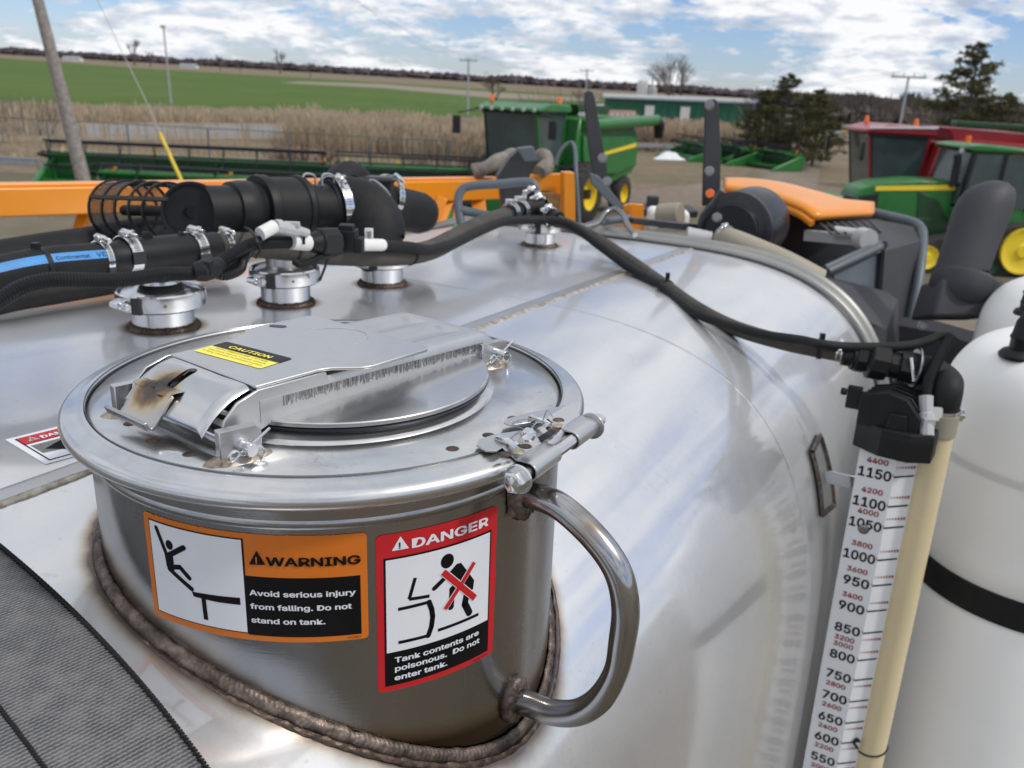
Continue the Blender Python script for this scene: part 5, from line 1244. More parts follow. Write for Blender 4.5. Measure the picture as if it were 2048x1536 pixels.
# sensor head on top of the gauge
sh_ = thing('level_sensor', at(1800, 850, 1.90), 'finned black plastic sensor head capping the gauge, silver plug on it', 'sensor')
hc_ = cor0 + gu * (w1_ * .55) + ZZ * zT
def hd(x, y, z): return cor0 + gu * x + gfn * y + ZZ * (zT + z)
HW = .155
outl_ = [(-.016, -.060), (-.016, .010), (.040, .046), (.098, .050), (.142, .026), (.148, -.060)]
mb = MB(); vs = [hd(x, y, -.045) for x, y in outl_] + [hd(x, y, .0) for x, y in outl_] + [hd(x * .98 + .001, y * .96, .018) for x, y in outl_]
fs = [(0, 1, 2, 3, 4, 5), (12, 13, 14, 15, 16, 17)] + [(k * 6 + i, k * 6 + (i + 1) % 6, (k + 1) * 6 + (i + 1) % 6, (k + 1) * 6 + i) for k in range(2) for i in range(6)]
mb.add(vs, fs); hb_ = mb.build('sensor_body', 'black_plastic', sh_, bevel=.003, smooth=False)
mb = MB(); o2 = [(-.018, .015), (.075, .015), (.104, .030), (.112, .055), (.112, .062), (.070, .078), (.018, .082), (-.012, .066)]
o2 = [(-.014, .012), (.108, .012), (.108, .045), (.078, .082), (.035, .092), (-.014, .078)]
for k, (yy, sx_) in enumerate(((.030, 1.0), (.008, 1.02), (-.012, 1.04), (-.034, 1.06), (-.056, 1.08))):
    mb = MB(); mb.prism([(x * sx_ + .004 * k, z) for x, z in o2], lambda x, y, z, yy=yy: hd(x, yy + z, y), .007 if k else .026); mb.build('cooling_fin', 'black_plastic', hb_, bevel=.0012)
mb = MB(); mb.prism([(.042, .0), (.088, .0), (.082, .052), (.050, .052)], lambda x, y, z: hd(x, .0385 + z, y), .010); mb.build('front_boss', 'black_plastic', hb_, bevel=.002)
mb = MB(); mb.box(hd(-.030, .0, .060), (.030, .014, .050), np.array([gu, gfn, ZZ]).T); mb.cyl(hd(-.046, .004, .070), hd(-.058, .004, .070), .008, 12); mb.build('side_clip', 'black_plastic', hb_, bevel=.002)
pc0 = at(1854, 872, 1.815); pc1 = at(1852, 792, 1.83)
mb = MB(); dz_ = pc1 - pc0; mb.tube([pc0, pc0 + dz_ * .38, pc0 + dz_ * .40, pc0 + dz_ * .55, pc0 + dz_ * .57, pc0 + dz_ * .95, pc1], [.014, .014, .016, .016, .013, .0145, .0145], 10); mb.box(pc0 + dz_ * .3, (.024, .024, .03)); mb.build('silver_plug', 'silver_grey', sh_, bevel=.001)
mb = MB(); mb.box(at(1872, 828, 1.83), (.026, .002, .030)); mb.build('paper_tag', 'white_label', sh_)
mb = MB(); corr(mb, at_path([(1852, 792, 1.83), (1857, 765, 1.835), (1866, 740, 1.845), (1885, 700, 1.87), (1903, 673, 1.885)], 50), .0120, .0050); mb.build('plug_conduit', 'black_plastic', sh_, auto=30)

# coupling and elbow on top
fc = thing('pipe_coupling', at(1800, 735, 1.90), 'black threaded plastic coupling and elbow feeding the top of the gauge tube', 'fitting')
q0 = at(1684, 708, 1.925); q1 = at(1870, 748, 1.895); dq = nrm(q1 - q0); LQ = np.linalg.norm(q1 - q0)
mb = MB(); mb.lathe([(.0205, 0), (.024, .002), (.024, LQ * .10), (.029, LQ * .11), (.029, LQ * .14), (.0001, LQ * .14)], q0, dq, 28); mb.lathe([(.030, LQ * .14), (.032, LQ * .15), (.032, LQ * .25), (.030, LQ * .26)], q0, dq, 8); mb.build('hose_barb', 'black_plastic', fc, auto=30)
mb = MB(); mb.lathe([(.026, LQ * .25), (.036, LQ * .28), (.041, LQ * .30), (.041, LQ * .46), (.039, LQ * .48), (.030, LQ * .50), (.030, LQ * .60)], q0, dq, 10); mb.build('union_nut', 'black_plastic', fc, bevel=.0015, auto=25)
mb = MB(); mb.lathe([(.030, LQ * .60), (.037, LQ * .60), (.037, LQ * .76), (.030, LQ * .76)], q0, dq, 8); mb.lathe([(.03, LQ * .78), (.043, LQ * .78), (.043, LQ * .81), (.03, LQ * .81)], q0, dq, 28); mb.build('lock_ring', 'black_plastic', fc, auto=25)
mb = MB(); mb.lathe([(.034, -.002), (.050, -.0015), (.050, .0015), (.034, .002)], q0 + dq * LQ * .775, dq, 36); mb.build('steel_washer', 'zinc_grey', fc)
mb = MB(); mb.tube([at(1828, 762, 1.87), at(1822, 715, 1.87)], .0042, 8); mb.build('wire_pin', 'bright_steel', fc)
tt_ = tcn + ZZ * (zT + .045)
ep2 = smooth_path([q0 + dq * LQ * .80, q0 + dq * LQ * .97, q0 + dq * LQ * 1.12 - ZZ * .012, tt_ + ZZ * .05, tt_ - ZZ * .0], 40)
mb = MB(); mb.tube(ep2, .034, 28); mb.build('rubber_elbow', 'black_rubber', fc, auto=70)
worm_clamp(fc, tt_ + ZZ * .0, ZZ, .034, .020, [.9, -.3, 0], None, 'hose_clamp')
mb = MB(); mb.lathe([(.0350, -.05), (.0375, -.048), (.0375, .0), (.0350, .0)], tt_ + ZZ * .0, ZZ, 28); mb.build('tube_collar', 'duct_beige', fc)

# ================================================================== WHITE POLY TANKS
def poly_tank(c, R, ztop_, zbot, label, strap=None, cap=None):
    t = thing('poly_tank', (c[0], c[1], zbot), label, 'tank', 'white plastic tanks at the right edge')
    pr = [(.0001, ztop_), (R * .3, ztop_ - R * .015), (R * .6, ztop_ - R * .08), (R * .82, ztop_ - R * .21), (R * .95, ztop_ - R * .42), (R * .988, ztop_ - R * .68), (R, ztop_ - R * 1.05), (R, ztop_ - R * 1.6), (R, zbot)]
    pr2 = [tuple(p[:2]) for p in smooth_path([(a, b, 0) for a, b in pr], 60)]
    if strap:
        z = strap; pr2 = [p for p in pr2 if p[1] > z + .05] + [(R, z + .047), (R * .985, z + .040), (R * .985, z - .040), (R, z - .047), (R, zbot)]
    mb = MB(); mb.lathe(pr2, (c[0], c[1], 0), ZZ, 96); mb.build('tank_body', 'poly_white', t, auto=50)
    if strap:
        mb = MB(); mb.lathe([(R * .984, strap - .037), (R * 1.003, strap - .035), (R * 1.003, strap + .035), (R * .984, strap + .037)], (c[0], c[1], 0), ZZ, 96); mb.build('black_band', 'black_rubber', t)
    if cap is not None:
        q = np.array([cap[0], cap[1], cap[2]])
        mb = MB(); mb.lathe([(.0001, 0), (.030, 0), (.032, .005), (.028, .014), (.019, .018), (.019, .030), (.021, .034), (.019, .038), (.017, .055), (.020, .060), (.018, .064), (.0001, .085)], q, ZZ, 28); mb.build('breather_cap', 'black_plastic', t)
    return t
RW = .285
cW = at(1845, 1140, 2.16) + B3 @ np.array([RW * 1.03, 0, 0]) + B3 @ np.array([0, 0, .04])
zs_ = at(1845, 1140, 2.16)[2]
def ztop_at(c, px, py):                          # height at which the axis of a tank shows at picture height py
    best = min(np.linspace(-1, .6, 800), key=lambda z: abs(768 + F * (B3.T @ (np.array([c[0], c[1], z]) - CAM))[1] / (B3.T @ (np.array([c[0], c[1], z]) - CAM))[2] - py)); return best
zt1 = ztop_at(cW, 2200, 668)
bd_t = poly_tank(cW, RW, zt1, -2.2, 'nearest white plastic tank at the right edge, wrapped by a black band', zs_, None)
def on_axis_z(px, py, z): d = W(px, py); return CAM + d * (z - CAM[2]) / d[2]
cb = on_axis_z(2036, 716, zt1 - RW * .17)
mb = MB(); mb.lathe([(.0001, 0), (.040, 0), (.042, .008), (.034, .018), (.023, .022), (.023, .042), (.026, .048), (.023, .056), (.019, .085), (.0001, .12)], cb, ZZ, 28); mb.build('breather_cap', 'black_plastic', bd_t)
c2_ = at(2153, 700, 2.72); zt2 = ztop_at(c2_, 2150, 556); q_ = on_axis_z(2052, 630, zt2 - .29 * .12)
poly_tank(c2_, .29, zt2, -2.2, 'farther white plastic tank, mostly hidden behind the nearest one at the right edge', None, q_)

# ================================================================== FRAME AND BOOM BEHIND THE TANK
bm_ = thing('orange_boom', at(500, 390, 3.2) - ZZ * .1, 'long orange steel boom beam running across behind the tank with diagonal braces', 'boom')
b = at(992, 377, 3.87); a = b + (at(-260, 408, 2.35) - b) * 1.9
mb = MB(); mb.bar(a, b, .10, .084); beam = mb.build('beam', 'orange_paint', bm_, bevel=.006, bseg=3)
mb = MB(); mb.bar(a + ZZ * .046, b + ZZ * .046 , .06, .010); mb.build('beam_lip', 'orange_paint', bm_, bevel=.003)
for p, q, w in (((172, 425, 2.75), (138, 520, 2.72), .035), ((-120, 440, 2.5), (-200, 560, 2.5), .03)):
    mb = MB(); mb.bar(at(*p), at(*q), w, w, np.array([0, 1, 0])); mb.build('brace', 'orange_paint', bm_, bevel=.004)
for p, q, w in (((885, 395, 3.6), (858, 470, 3.6), .045), ((920, 392, 3.7), (905, 470, 3.65), .03), ((955, 385, 3.8), (962, 455, 3.75), .06), ((862, 398, 3.7), (905, 388, 3.7), .02), ((905, 388, 3.7), (872, 470, 3.6), .035)):
    mb = MB(); mb.bar(at(*p), at(*q), w, .02, W(*p[:2])); mb.build('brace', 'orange_paint', bm_, bevel=.004)
# end frame with the arched opening
ff = thing('orange_end_frame', at(1100, 460, 3.7), 'orange steel end frame with an arched opening at the right end of the boom', 'frame')
o = [(1040, 350), (1150, 347), (1152, 470), (1130, 470), (1132, 410), (1124, 392), (1105, 384), (1085, 382), (1066, 388), (1040, 392)]
def pxplane(dep, n_=None):
    p_ = at(1100, 400, dep); nn = nrm(np.array([.25, -1, 0])) if n_ is None else nrm(n_)
    def f(x, y, z): d = W(x, y); t = ((p_ - CAM) @ nn) / (d @ nn); return CAM + d * t + nn * z
    return f
def plate(name, poly, dep, th_, mat, parent, n_=None, bevel=.003):
    f = pxplane(dep, n_); c = sum(np.array([f(x, y, 0) for x, y in poly])) / len(poly)
    mb = MB(); mb.prism(poly, f, th_); return mb.build(name, mat, parent, bevel=bevel, auto=40)
plate('frame_plate', o, 3.75, .04, 'orange_paint', ff)
plate('frame_post', [(1128, 345), (1150, 345), (1151, 470), (1129, 470)], 3.65, .06, 'orange_paint', ff)
plate('rear_web', [(1045, 385), (1130, 385), (1130, 470), (1045, 470)], 3.95, .01, 'rust_rim', ff)
mb = MB(); mb.tube([at(1088, 436, 3.8), at(1120, 442, 3.8)], .022, 14); mb.build('hose_end', 'grey_paint', ff)
# dark hinge upright
hu = thing('dark_hinge_post', at(1030, 440, 3.6), 'dark blue grey folded hinge post standing in front of the orange boom', 'post')
plate('post_plate', [(1040, 296), (1068, 293), (1075, 320), (1062, 345), (1048, 400), (1042, 440), (1008, 440), (1002, 380), (996, 352), (1018, 318)], 3.55, .05, 'charcoal_paint', hu)
plate('cap_plate', [(1036, 297), (1066, 293), (1076, 322), (1050, 324)], 3.45, .03, 'grey_paint', hu)
hz = thing('fabric_sleeve', at(980, 335, 3.7), 'grey fabric sleeved hoses draped over the boom beside the hinge post', 'sleeve')
mb = MB(); mb.tube(at_path([(946, 345, 3.75), (975, 335, 3.75), (1005, 318, 3.8), (1030, 312, 3.85), (1060, 320, 3.85), (1085, 312, 3.8), (1095, 330, 3.75), (1078, 345, 3.7)], 40), [.032 + .003 * sin(i * .9) for i in range(41)], 16); mb.build('sleeve_body', 'sleeve_cloth', hz, auto=80)
mb = MB(); mb.tube(at_path([(1110, 330, 3.6), (1122, 300, 3.6), (1142, 285, 3.6), (1150, 300, 3.55), (1152, 340, 3.5), (1156, 400, 3.5), (1160, 470, 3.5)], 40), .008, 12); mb.build('thin_hose', 'grey_paint', hz)
# grey tube guard rail
gr = thing('tube_guard_rail', at(1000, 440, 3.0), 'grey bent tube guard rail between the orange boom and the far port', 'rail')
mb = MB(); mb.tube(at_path([(923, 452, 3.0), (918, 425, 3.0), (916, 400, 3.0), (923, 381, 3.0), (942, 372, 3.0), (1000, 368, 3.0), (1052, 364, 3.0), (1068, 370, 3.0), (1073, 392, 3.0)], 60), .0155, 16); mb.tube(at_path([(922, 420, 3.0), (960, 428, 3.0), (1005, 438, 2.95)], 10), .0155, 16); mb.build('rail_tube', 'grey_paint', gr)
gc = at(935, 452, 3.0); mb = MB(); gt_ = thing('filler_lid', gc, 'small round green lid just over the tank edge by the guard rail', 'lid'); mb.lathe([(.0001, .030), (.035, .028), (.050, .018), (.052, 0)], gc - ZZ * .02, ZZ, 28); mb.build('lid_disc', 'green_paint', gt_)

# dark bracket arms with bolts
def bolts(par, l, dep):
    for x, y in l:
        c = at(x, y, dep); mb = MB(); mb.lathe([(.0001, .008), (.012, .008), (.013, .004), (.018, .003), (.018, 0)], c, nrm(CAM - c), 10); mb.build('bolt_head', 'zinc_grey', par)
L1 = thing('left_bracket_arm', at(1225, 420, 3.3), 'tall dark steel bracket arm leaning left, in front of the green harvester', 'bracket')
plate('upper_plate', [(1170, 186), (1176, 181), (1186, 184), (1190, 196), (1202, 262), (1215, 340), (1226, 395), (1204, 378), (1186, 345), (1178, 300), (1170, 210)], 3.2, .012, 'charcoal_paint', L1)
plate('lower_plate', [(1180, 345), (1198, 352), (1225, 385), (1250, 415), (1236, 422), (1206, 392), (1182, 366)], 3.1, .012, 'grey_paint', L1)
bolts(L1, [(1181, 194), (1205, 316), (1214, 363)], 3.14)
L2 = thing('right_bracket_arm', at(1425, 470, 3.1), 'upright dark steel bracket arm in front of the gravel yard, with cranked foot', 'bracket')
plate('upper_plate', [(1412, 206), (1418, 199), (1432, 198), (1438, 206), (1442, 290), (1441, 385), (1430, 412), (1406, 412), (1408, 330), (1411, 250)], 3.2, .014, 'charcoal_paint', L2)
plate('lower_plate', [(1440, 378), (1458, 390), (1462, 410), (1455, 432), (1428, 446), (1424, 468), (1400, 480), (1396, 455), (1402, 430), (1424, 406)], 3.1, .014, 'charcoal_paint', L2)
plate('cross_bar', [(1265, 436), (1395, 449), (1395, 464), (1265, 448)], 3.15, .03, 'charcoal_paint', L2)
bolts(L2, [(1419, 210), (1419, 342), (1434, 435)], 3.12)
mb = MB(); c = at(1420, 387, 3.12); mb.lathe([(.0001, .008), (.014, .008), (.016, 0)], c, nrm(CAM - c), 12); mb.build('orange_plug', 'beacon_orange', L2)
ob = thing('orange_bracket', at(1265, 440, 3.4), 'small orange boxed bracket just over the far flange, left of the right bracket arm', 'bracket')
plate('bracket_face', [(1247, 412), (1262, 407), (1262, 462), (1249, 458), (1249, 440), (1257, 438), (1257, 424), (1248, 424)], 3.4, .02, 'orange_paint', ob)
plate('bracket_side', [(1262, 407), (1288, 409), (1287, 462), (1262, 464)], 3.42, .02, 'orange_paint', ob)
ut = thing('bent_tube', at(1225, 440, 3.0), 'pale bent steel tube hooping up over the far flange of the tank', 'tube')
mb = MB(); mb.tube(at_path([(1165, 455, 2.95), (1195, 447, 3.0), (1212, 425, 3.05), (1230, 418, 3.05), (1246, 430, 3.0), (1256, 452, 2.95), (1270, 470, 2.9)], 50), .0095, 14); mb.build('tube_body', 'zinc_grey', ut)
mb = MB(); mb.tube(at_path([(1150, 462, 3.1), (1200, 445, 3.2), (1260, 436, 3.3)], 20), .014, 12); mb.build('cross_tube', 'grey_paint', ut)

# engine bay: white reservoirs, black air cleaner, intake duct
er = thing('engine_reservoirs', at(1330, 460, 3.6), 'translucent white fluid reservoirs and filters in the engine bay behind the flange', 'reservoir')
mb = MB(); mb.box(at(1335, 438, 3.7), (.16, .16, .09)); mb.build('reservoir_body', 'poly_white', er, bevel=.02, bseg=3)
mb = MB(); mb.tube([at(1318, 432, 3.55), at(1362, 430, 3.5)], .05, 20); mb.build('filter_can', 'duct_beige', er, bevel=.005)
mb = MB(); mb.tube([at(1372, 470, 3.1), at(1420, 480, 3.1)], .03, 16); mb.build('pipe_joint', 'silver_grey', er)
mb = MB(); mb.box(at(1305, 405, 3.9), (.05, .05, .06)); mb.box(at(1320, 420, 3.9), (.3, .2, .03)); mb.build('black_cover', 'charcoal_plastic', er, bevel=.006)
ac = thing('air_cleaner', at(1500, 500, 3.4), 'large glossy black drum air cleaner under the orange engine hood', 'air cleaner')
mb = MB(); ca0, ca1 = at(1462, 462, 3.22), at(1545, 430, 3.7); dd = nrm(ca1 - ca0)
mb.lathe([(.0001, -.01), (.095, -.01), (.098, .0), (.098, .02), (.115, .03), (.132, .032), (.140, .04), (.140, .06), (.134, .065), (.140, .08), (.140, .30), (.0001, .31)], ca0, dd, 48); mb.build('drum', 'gasket_black', ac, auto=40)
for k in (0, 1):
    mb = MB(); p = at(1512 + 38 * k, 470 - 12 * k, 3.30); mb.tube(smooth_path([p, p + ZZ * .03 + [.01, -.01, 0], p + ZZ * .055, p + ZZ * .02 + [-.012, 0, 0]], 16), .004, 8); mb.build('spring_clip', 'bright_steel', ac)
du = thing('intake_duct', at(1540, 500, 3.0), 'beige flexible intake duct with clamp curving down from the air cleaner', 'duct')
mb = MB(); mb.tube(at_path([(1442, 474, 3.05), (1470, 482, 3.0), (1520, 502, 2.97), (1575, 526, 2.95), (1640, 560, 2.95)], 50), .038, 28); mb.build('duct_body', 'duct_beige', du)
worm_clamp(du, at(1450, 474, 3.04), at(1520, 495, 2.95) - at(1442, 474, 3.05), .039, .02, [-.2, -.3, 1], None, 'hose_clamp')
hd_ = thing('engine_hood', at(1600, 430, 3.6), 'curved orange engine hood open toward the camera, above the air cleaner', 'hood')
top = [(1448, 378, 4.1), (1490, 374, 4.15), (1560, 380, 4.2), (1640, 397, 4.2), (1700, 412, 4.15), (1745, 424, 4.1)]
low = [(1448, 384, 3.7), (1488, 391, 3.65), (1545, 402, 3.55), (1598, 422, 3.45), (1625, 441, 3.4), (1742, 434, 3.75)]
TP_, LP_ = smooth_path([at(*p) for p in top], 30), smooth_path([at(*p) for p in low[:5]], 24)
LP_ = LP_ + [LP_[-1] + (at(*low[5]) - LP_[-1]) * k / 6 for k in range(1, 7)]
mb = MB(); vs = []
for i in range(31):
    for j in range(9):
        f_ = j / 8; vs.append(TP_[i] * (1 - f_) + LP_[i] * f_ + ZZ * .035 * sin(pi * f_))
mb.add(vs, [(i * 9 + j, (i + 1) * 9 + j, (i + 1) * 9 + j + 1, i * 9 + j + 1) for i in range(30) for j in range(8)]); ho = mb.build('hood_shell', 'orange_paint', hd_, auto=40)
so = ho.modifiers.new('thickness', 'SOLIDIFY'); so.thickness = .022; so.offset = 1
mb = MB(); mb.tube([p - ZZ * .012 for p in LP_[:25]], .014, 10); mb.build('hood_edge', 'orange_paint', hd_)
bay = thing('engine_bay_panel', at(1700, 560, 3.4), 'dark engine bay walls and slatted charcoal side panel under the orange hood', 'panel')
def qd(name, l, mat, parent, th=.02, n_=None):
    P_ = [at(*p) for p in l]; nn = nrm(np.cross(P_[1] - P_[0], P_[2] - P_[0])); nn = nn if nn @ (CAM - P_[0]) > 0 else -nn
    mb = MB(); k = len(P_); mb.add(P_ + [p - nn * th for p in P_], [tuple(range(k)), tuple(range(k, 2 * k))] + [(i, (i + 1) % k, (i + 1) % k + k, i + k) for i in range(k)]); return mb.build(name, mat, parent, bevel=.004)
qd('inner_wall', [(1430, 395, 4.1), (1740, 440, 4.1), (1760, 640, 4.1), (1430, 560, 4.1)], 'gasket_black', bay)
qd('top_panel', [(1628, 448, 3.5), (1742, 437, 3.75), (1828, 452, 3.7), (1842, 484, 3.6), (1778, 500, 3.35), (1750, 478, 3.4)], 'charcoal_plastic', bay)
for k in range(8):
    x = 1640 + 14 * k; mb = MB(); mb.bar(at(x, 446 - .7 * k, 3.42 + .03 * k), at(x + 24, 468 - .5 * k, 3.30 + .03 * k), .006, .006); mb.build('panel_slat', 'gasket_black', bay)
qd('side_panel', [(1772, 500, 3.3), (1842, 480, 3.6), (1826, 650, 3.6), (1760, 650, 3.3)], 'charcoal_plastic', bay)
qd('inner_sheet', [(1668, 548, 3.2), (1770, 498, 3.35), (1764, 640, 3.35), (1680, 600, 3.2)], 'grey_paint', bay, .01)
mb = MB(); mb.tube(at_path([(1655, 543, 3.15), (1700, 522, 3.2), (1760, 494, 3.3), (1770, 488, 3.3)], 20), .014, 12); mb.tube(at_path([(1650, 535, 3.2), (1700, 512, 3.25), (1758, 486, 3.35)], 20), .010, 12); mb.build('edge_tube', 'grey_paint', bay)
mb = MB(); mb.bar(at(1610, 470, 3.5), at(1720, 480, 3.4), .04, .04); mb.tube([at(1668, 462, 3.4), at(1712, 467, 3.38)], .02, 12); mb.tube([at(1720, 475, 3.35), at(1738, 480, 3.3)], .04, 14); mb.build('bay_pipes', 'silver_grey', bay)
grl = thing('engine_guard_rail', at(1825, 640, 3.5), 'grey bent tube rail framing the right side of the engine bay', 'rail')
mb = MB(); mb.tube(at_path([(1740, 424, 3.85), (1780, 433, 3.8), (1820, 443, 3.75), (1840, 455, 3.7), (1845, 480, 3.65), (1838, 550, 3.55), (1822, 640, 3.5), (1818, 670, 3.5)], 60), .021, 16); mb.build('rail_tube', 'grey_paint', grl)
# black fairing right of the tank's end
fr = thing('fuel_tank_fairing', at(1720, 700, 3.0), 'charcoal plastic fairing with rounded end right behind the tank flange', 'fairing')
FP = [(1560, 545, 3.0, .02), (1620, 575, 3.0, .06), (1680, 610, 3.0, .11), (1740, 650, 3.0, .16)]
qd('fairing_top', [(1560, 528, 3.15), (1650, 548, 3.3), (1775, 583, 3.3), (1797, 600, 3.25), (1775, 660, 2.95), (1730, 640, 2.85), (1640, 560, 2.9)], 'charcoal_plastic', fr, .05)
qd('fairing_end', [(1797, 600, 3.24), (1798, 690, 3.24), (1792, 1000, 3.24), (1740, 1000, 2.92), (1752, 700, 2.92), (1775, 660, 2.94)], 'charcoal_plastic', fr, .05)
qd('fairing_side', [(1700, 620, 2.84), (1775, 660, 2.93), (1752, 1000, 2.93), (1690, 1000, 2.86)], 'charcoal_plastic', fr, .03)
bk = thing('chassis_box', at(1850, 1500, 2.7), 'black chassis box with curved top edge behind the gauge and white tanks', 'chassis')
qd('top_lip', [(1795, 632, 3.3), (1870, 640, 3.25), (1972, 668, 3.15), (1978, 700, 3.1), (1880, 668, 3.2), (1795, 655, 3.28)], 'charcoal_plastic', bk, .04)
qd('dark_wall', [(1640, 640, 3.2), (1795, 650, 3.26), (1880, 664, 3.2), (2000, 700, 3.1), (2300, 760, 3.0), (2300, 2400, 2.9), (1560, 2400, 3.0), (1600, 1000, 3.2)], 'gasket_black', bk, .05)
bolts(bk, [(1845, 651, ), (1965, 672)], 3.1)
# intake stack
ist = thing('intake_stack', at(1900, 640, 2.9), 'grey plastic intake stack with rounded hood, collar and square base, right of the engine bay', 'stack')
c_a, c_b = at(1925, 530, 2.9), at(1958, 420, 2.9)
mb = MB(); sx = nrm(at(2000, 420, 2.9) - at(1920, 420, 2.9)); upv = nrm(c_b - c_a); dpt = np.cross(sx, upv)
vs = []; ring = 24; prof_ = [(0, .088), (.10, .090), (.20, .094), (.25, .095), (.29, .089), (.318, .075), (.338, .052), (.349, .025), (.350, .001)]
base_c = at(1922, 545, 2.9)
for h_, w_ in prof_:
    cc = base_c + upv * h_ * .9 + sx * .015 * h_ / .35
    for k in range(ring):
        a = 2 * pi * k / ring; vs.append(cc + sx * w_ * cos(a) * 1.0 + dpt * w_ * .8 * sin(a))
mb.add(vs, [(i * ring + k, i * ring + (k + 1) % ring, (i + 1) * ring + (k + 1) % ring, (i + 1) * ring + k) for i in range(len(prof_) - 1) for k in range(ring)]); mb.build('stack_hood', 'charcoal_plastic', ist, auto=60)
mb = MB(); mb.lathe([(.0001, .055), (.080, .055), (.098, .040), (.100, .0), (.088, -.03), (.07, -.05)], at(1925, 565, 2.9) - upv * .02, upv, 36); mb.build('stack_collar', 'charcoal_plastic', ist, auto=40)
mb = MB(); mb.box(at(1912, 600, 2.92), (.20, .17, .13), np.array([sx, -dpt, upv]).T); mb.build('stack_base', 'charcoal_plastic', ist, bevel=.012, bseg=3)

# ================================================================== BACKGROUND
def ground_pt(px, dist): q = gat(px, dist); return q
def heading(deg):                                 # 0 = away from the camera, 90 = right, 180 = toward, 270 = left
    a = radians(deg); f_ = np.array([sin(a), cos(a), 0]); l_ = np.array([-cos(a), sin(a), 0]); return f_, l_
class Local:
    def __init__(s, org, deg): s.o = np.array(org, float); s.f, s.l = heading(deg); s.R = np.array([s.f, s.l, ZZ]).T
    def __call__(s, x, y, z): return s.o + s.f * x + s.l * y + ZZ * z
def lbox(L_, name, c, size, mat, par, bevel=.03, smooth=True):
    mb = MB(); mb.box(L_(*c), size, L_.R); return mb.build(name, mat, par, bevel=bevel)
def lprof(L_, name, poly, y0, y1, mat, par, bevel=.03, ins=None):
    """side outline (x, z) given a width from y0 to y1"""
    mb = MB(); mb.prism(poly, lambda x, y, z: L_(x, y0 - z, y), y1 - y0); return mb.build(name, mat, par, bevel=bevel, auto=40)
def wheel(L_, x, y, r, w, par, rim='jd_yellow', sgn=1):
    c = L_(x, y, r); ax_ = L_.l * sgn
    mb = MB(); mb.lathe([(r * .55, -w / 2), (r * .9, -w / 2), (r * .97, -w * .42), (r, -w * .25), (r, w * .25), (r * .97, w * .42), (r * .9, w / 2), (r * .55, w / 2)], c, ax_, 40)
    for k in range(22):
        a = 2 * pi * k / 22; e1, e2, _ = basis(ax_); d = e1 * cos(a) + e2 * sin(a); t = -e1 * sin(a) + e2 * cos(a)
        for s_ in (-1, 1): mb.bar(c + d * r * 1.0 + ax_ * s_ * w * .04 + t * .05 * r, c + d * r * .97 + ax_ * s_ * w * .46 - t * .08 * r, .05 * r, .05 * r, d)
    wh_ = mb.build('wheel', 'tyre', par, auto=40)
    mb = MB(); mb.lathe([(.0001, w * .12), (r * .18, w * .14), (r * .2, w * .05), (r * .46, w * .08), (r * .5, w * .40), (r * .58, w * .44), (r * .58, -w * .4), (.0001, -w * .4)], c, ax_, 32); mb.build('rim', rim, wh_, auto=40)
    return wh_
def glass_quad(L_, pts, par, name='window'):
    P_ = [L_(*p) for p in pts]; nn = nrm(np.cross(P_[1] - P_[0], P_[2] - P_[0])); mb = MB()
    mb.add(P_ + [p + nn * .02 for p in P_], [(0, 1, 2, 3), (4, 5, 6, 7), (0, 1, 5, 4), (1, 2, 6, 5), (2, 3, 7, 6), (3, 0, 4, 7)]); return mb.build(name, 'cab_glass', par, smooth=False)

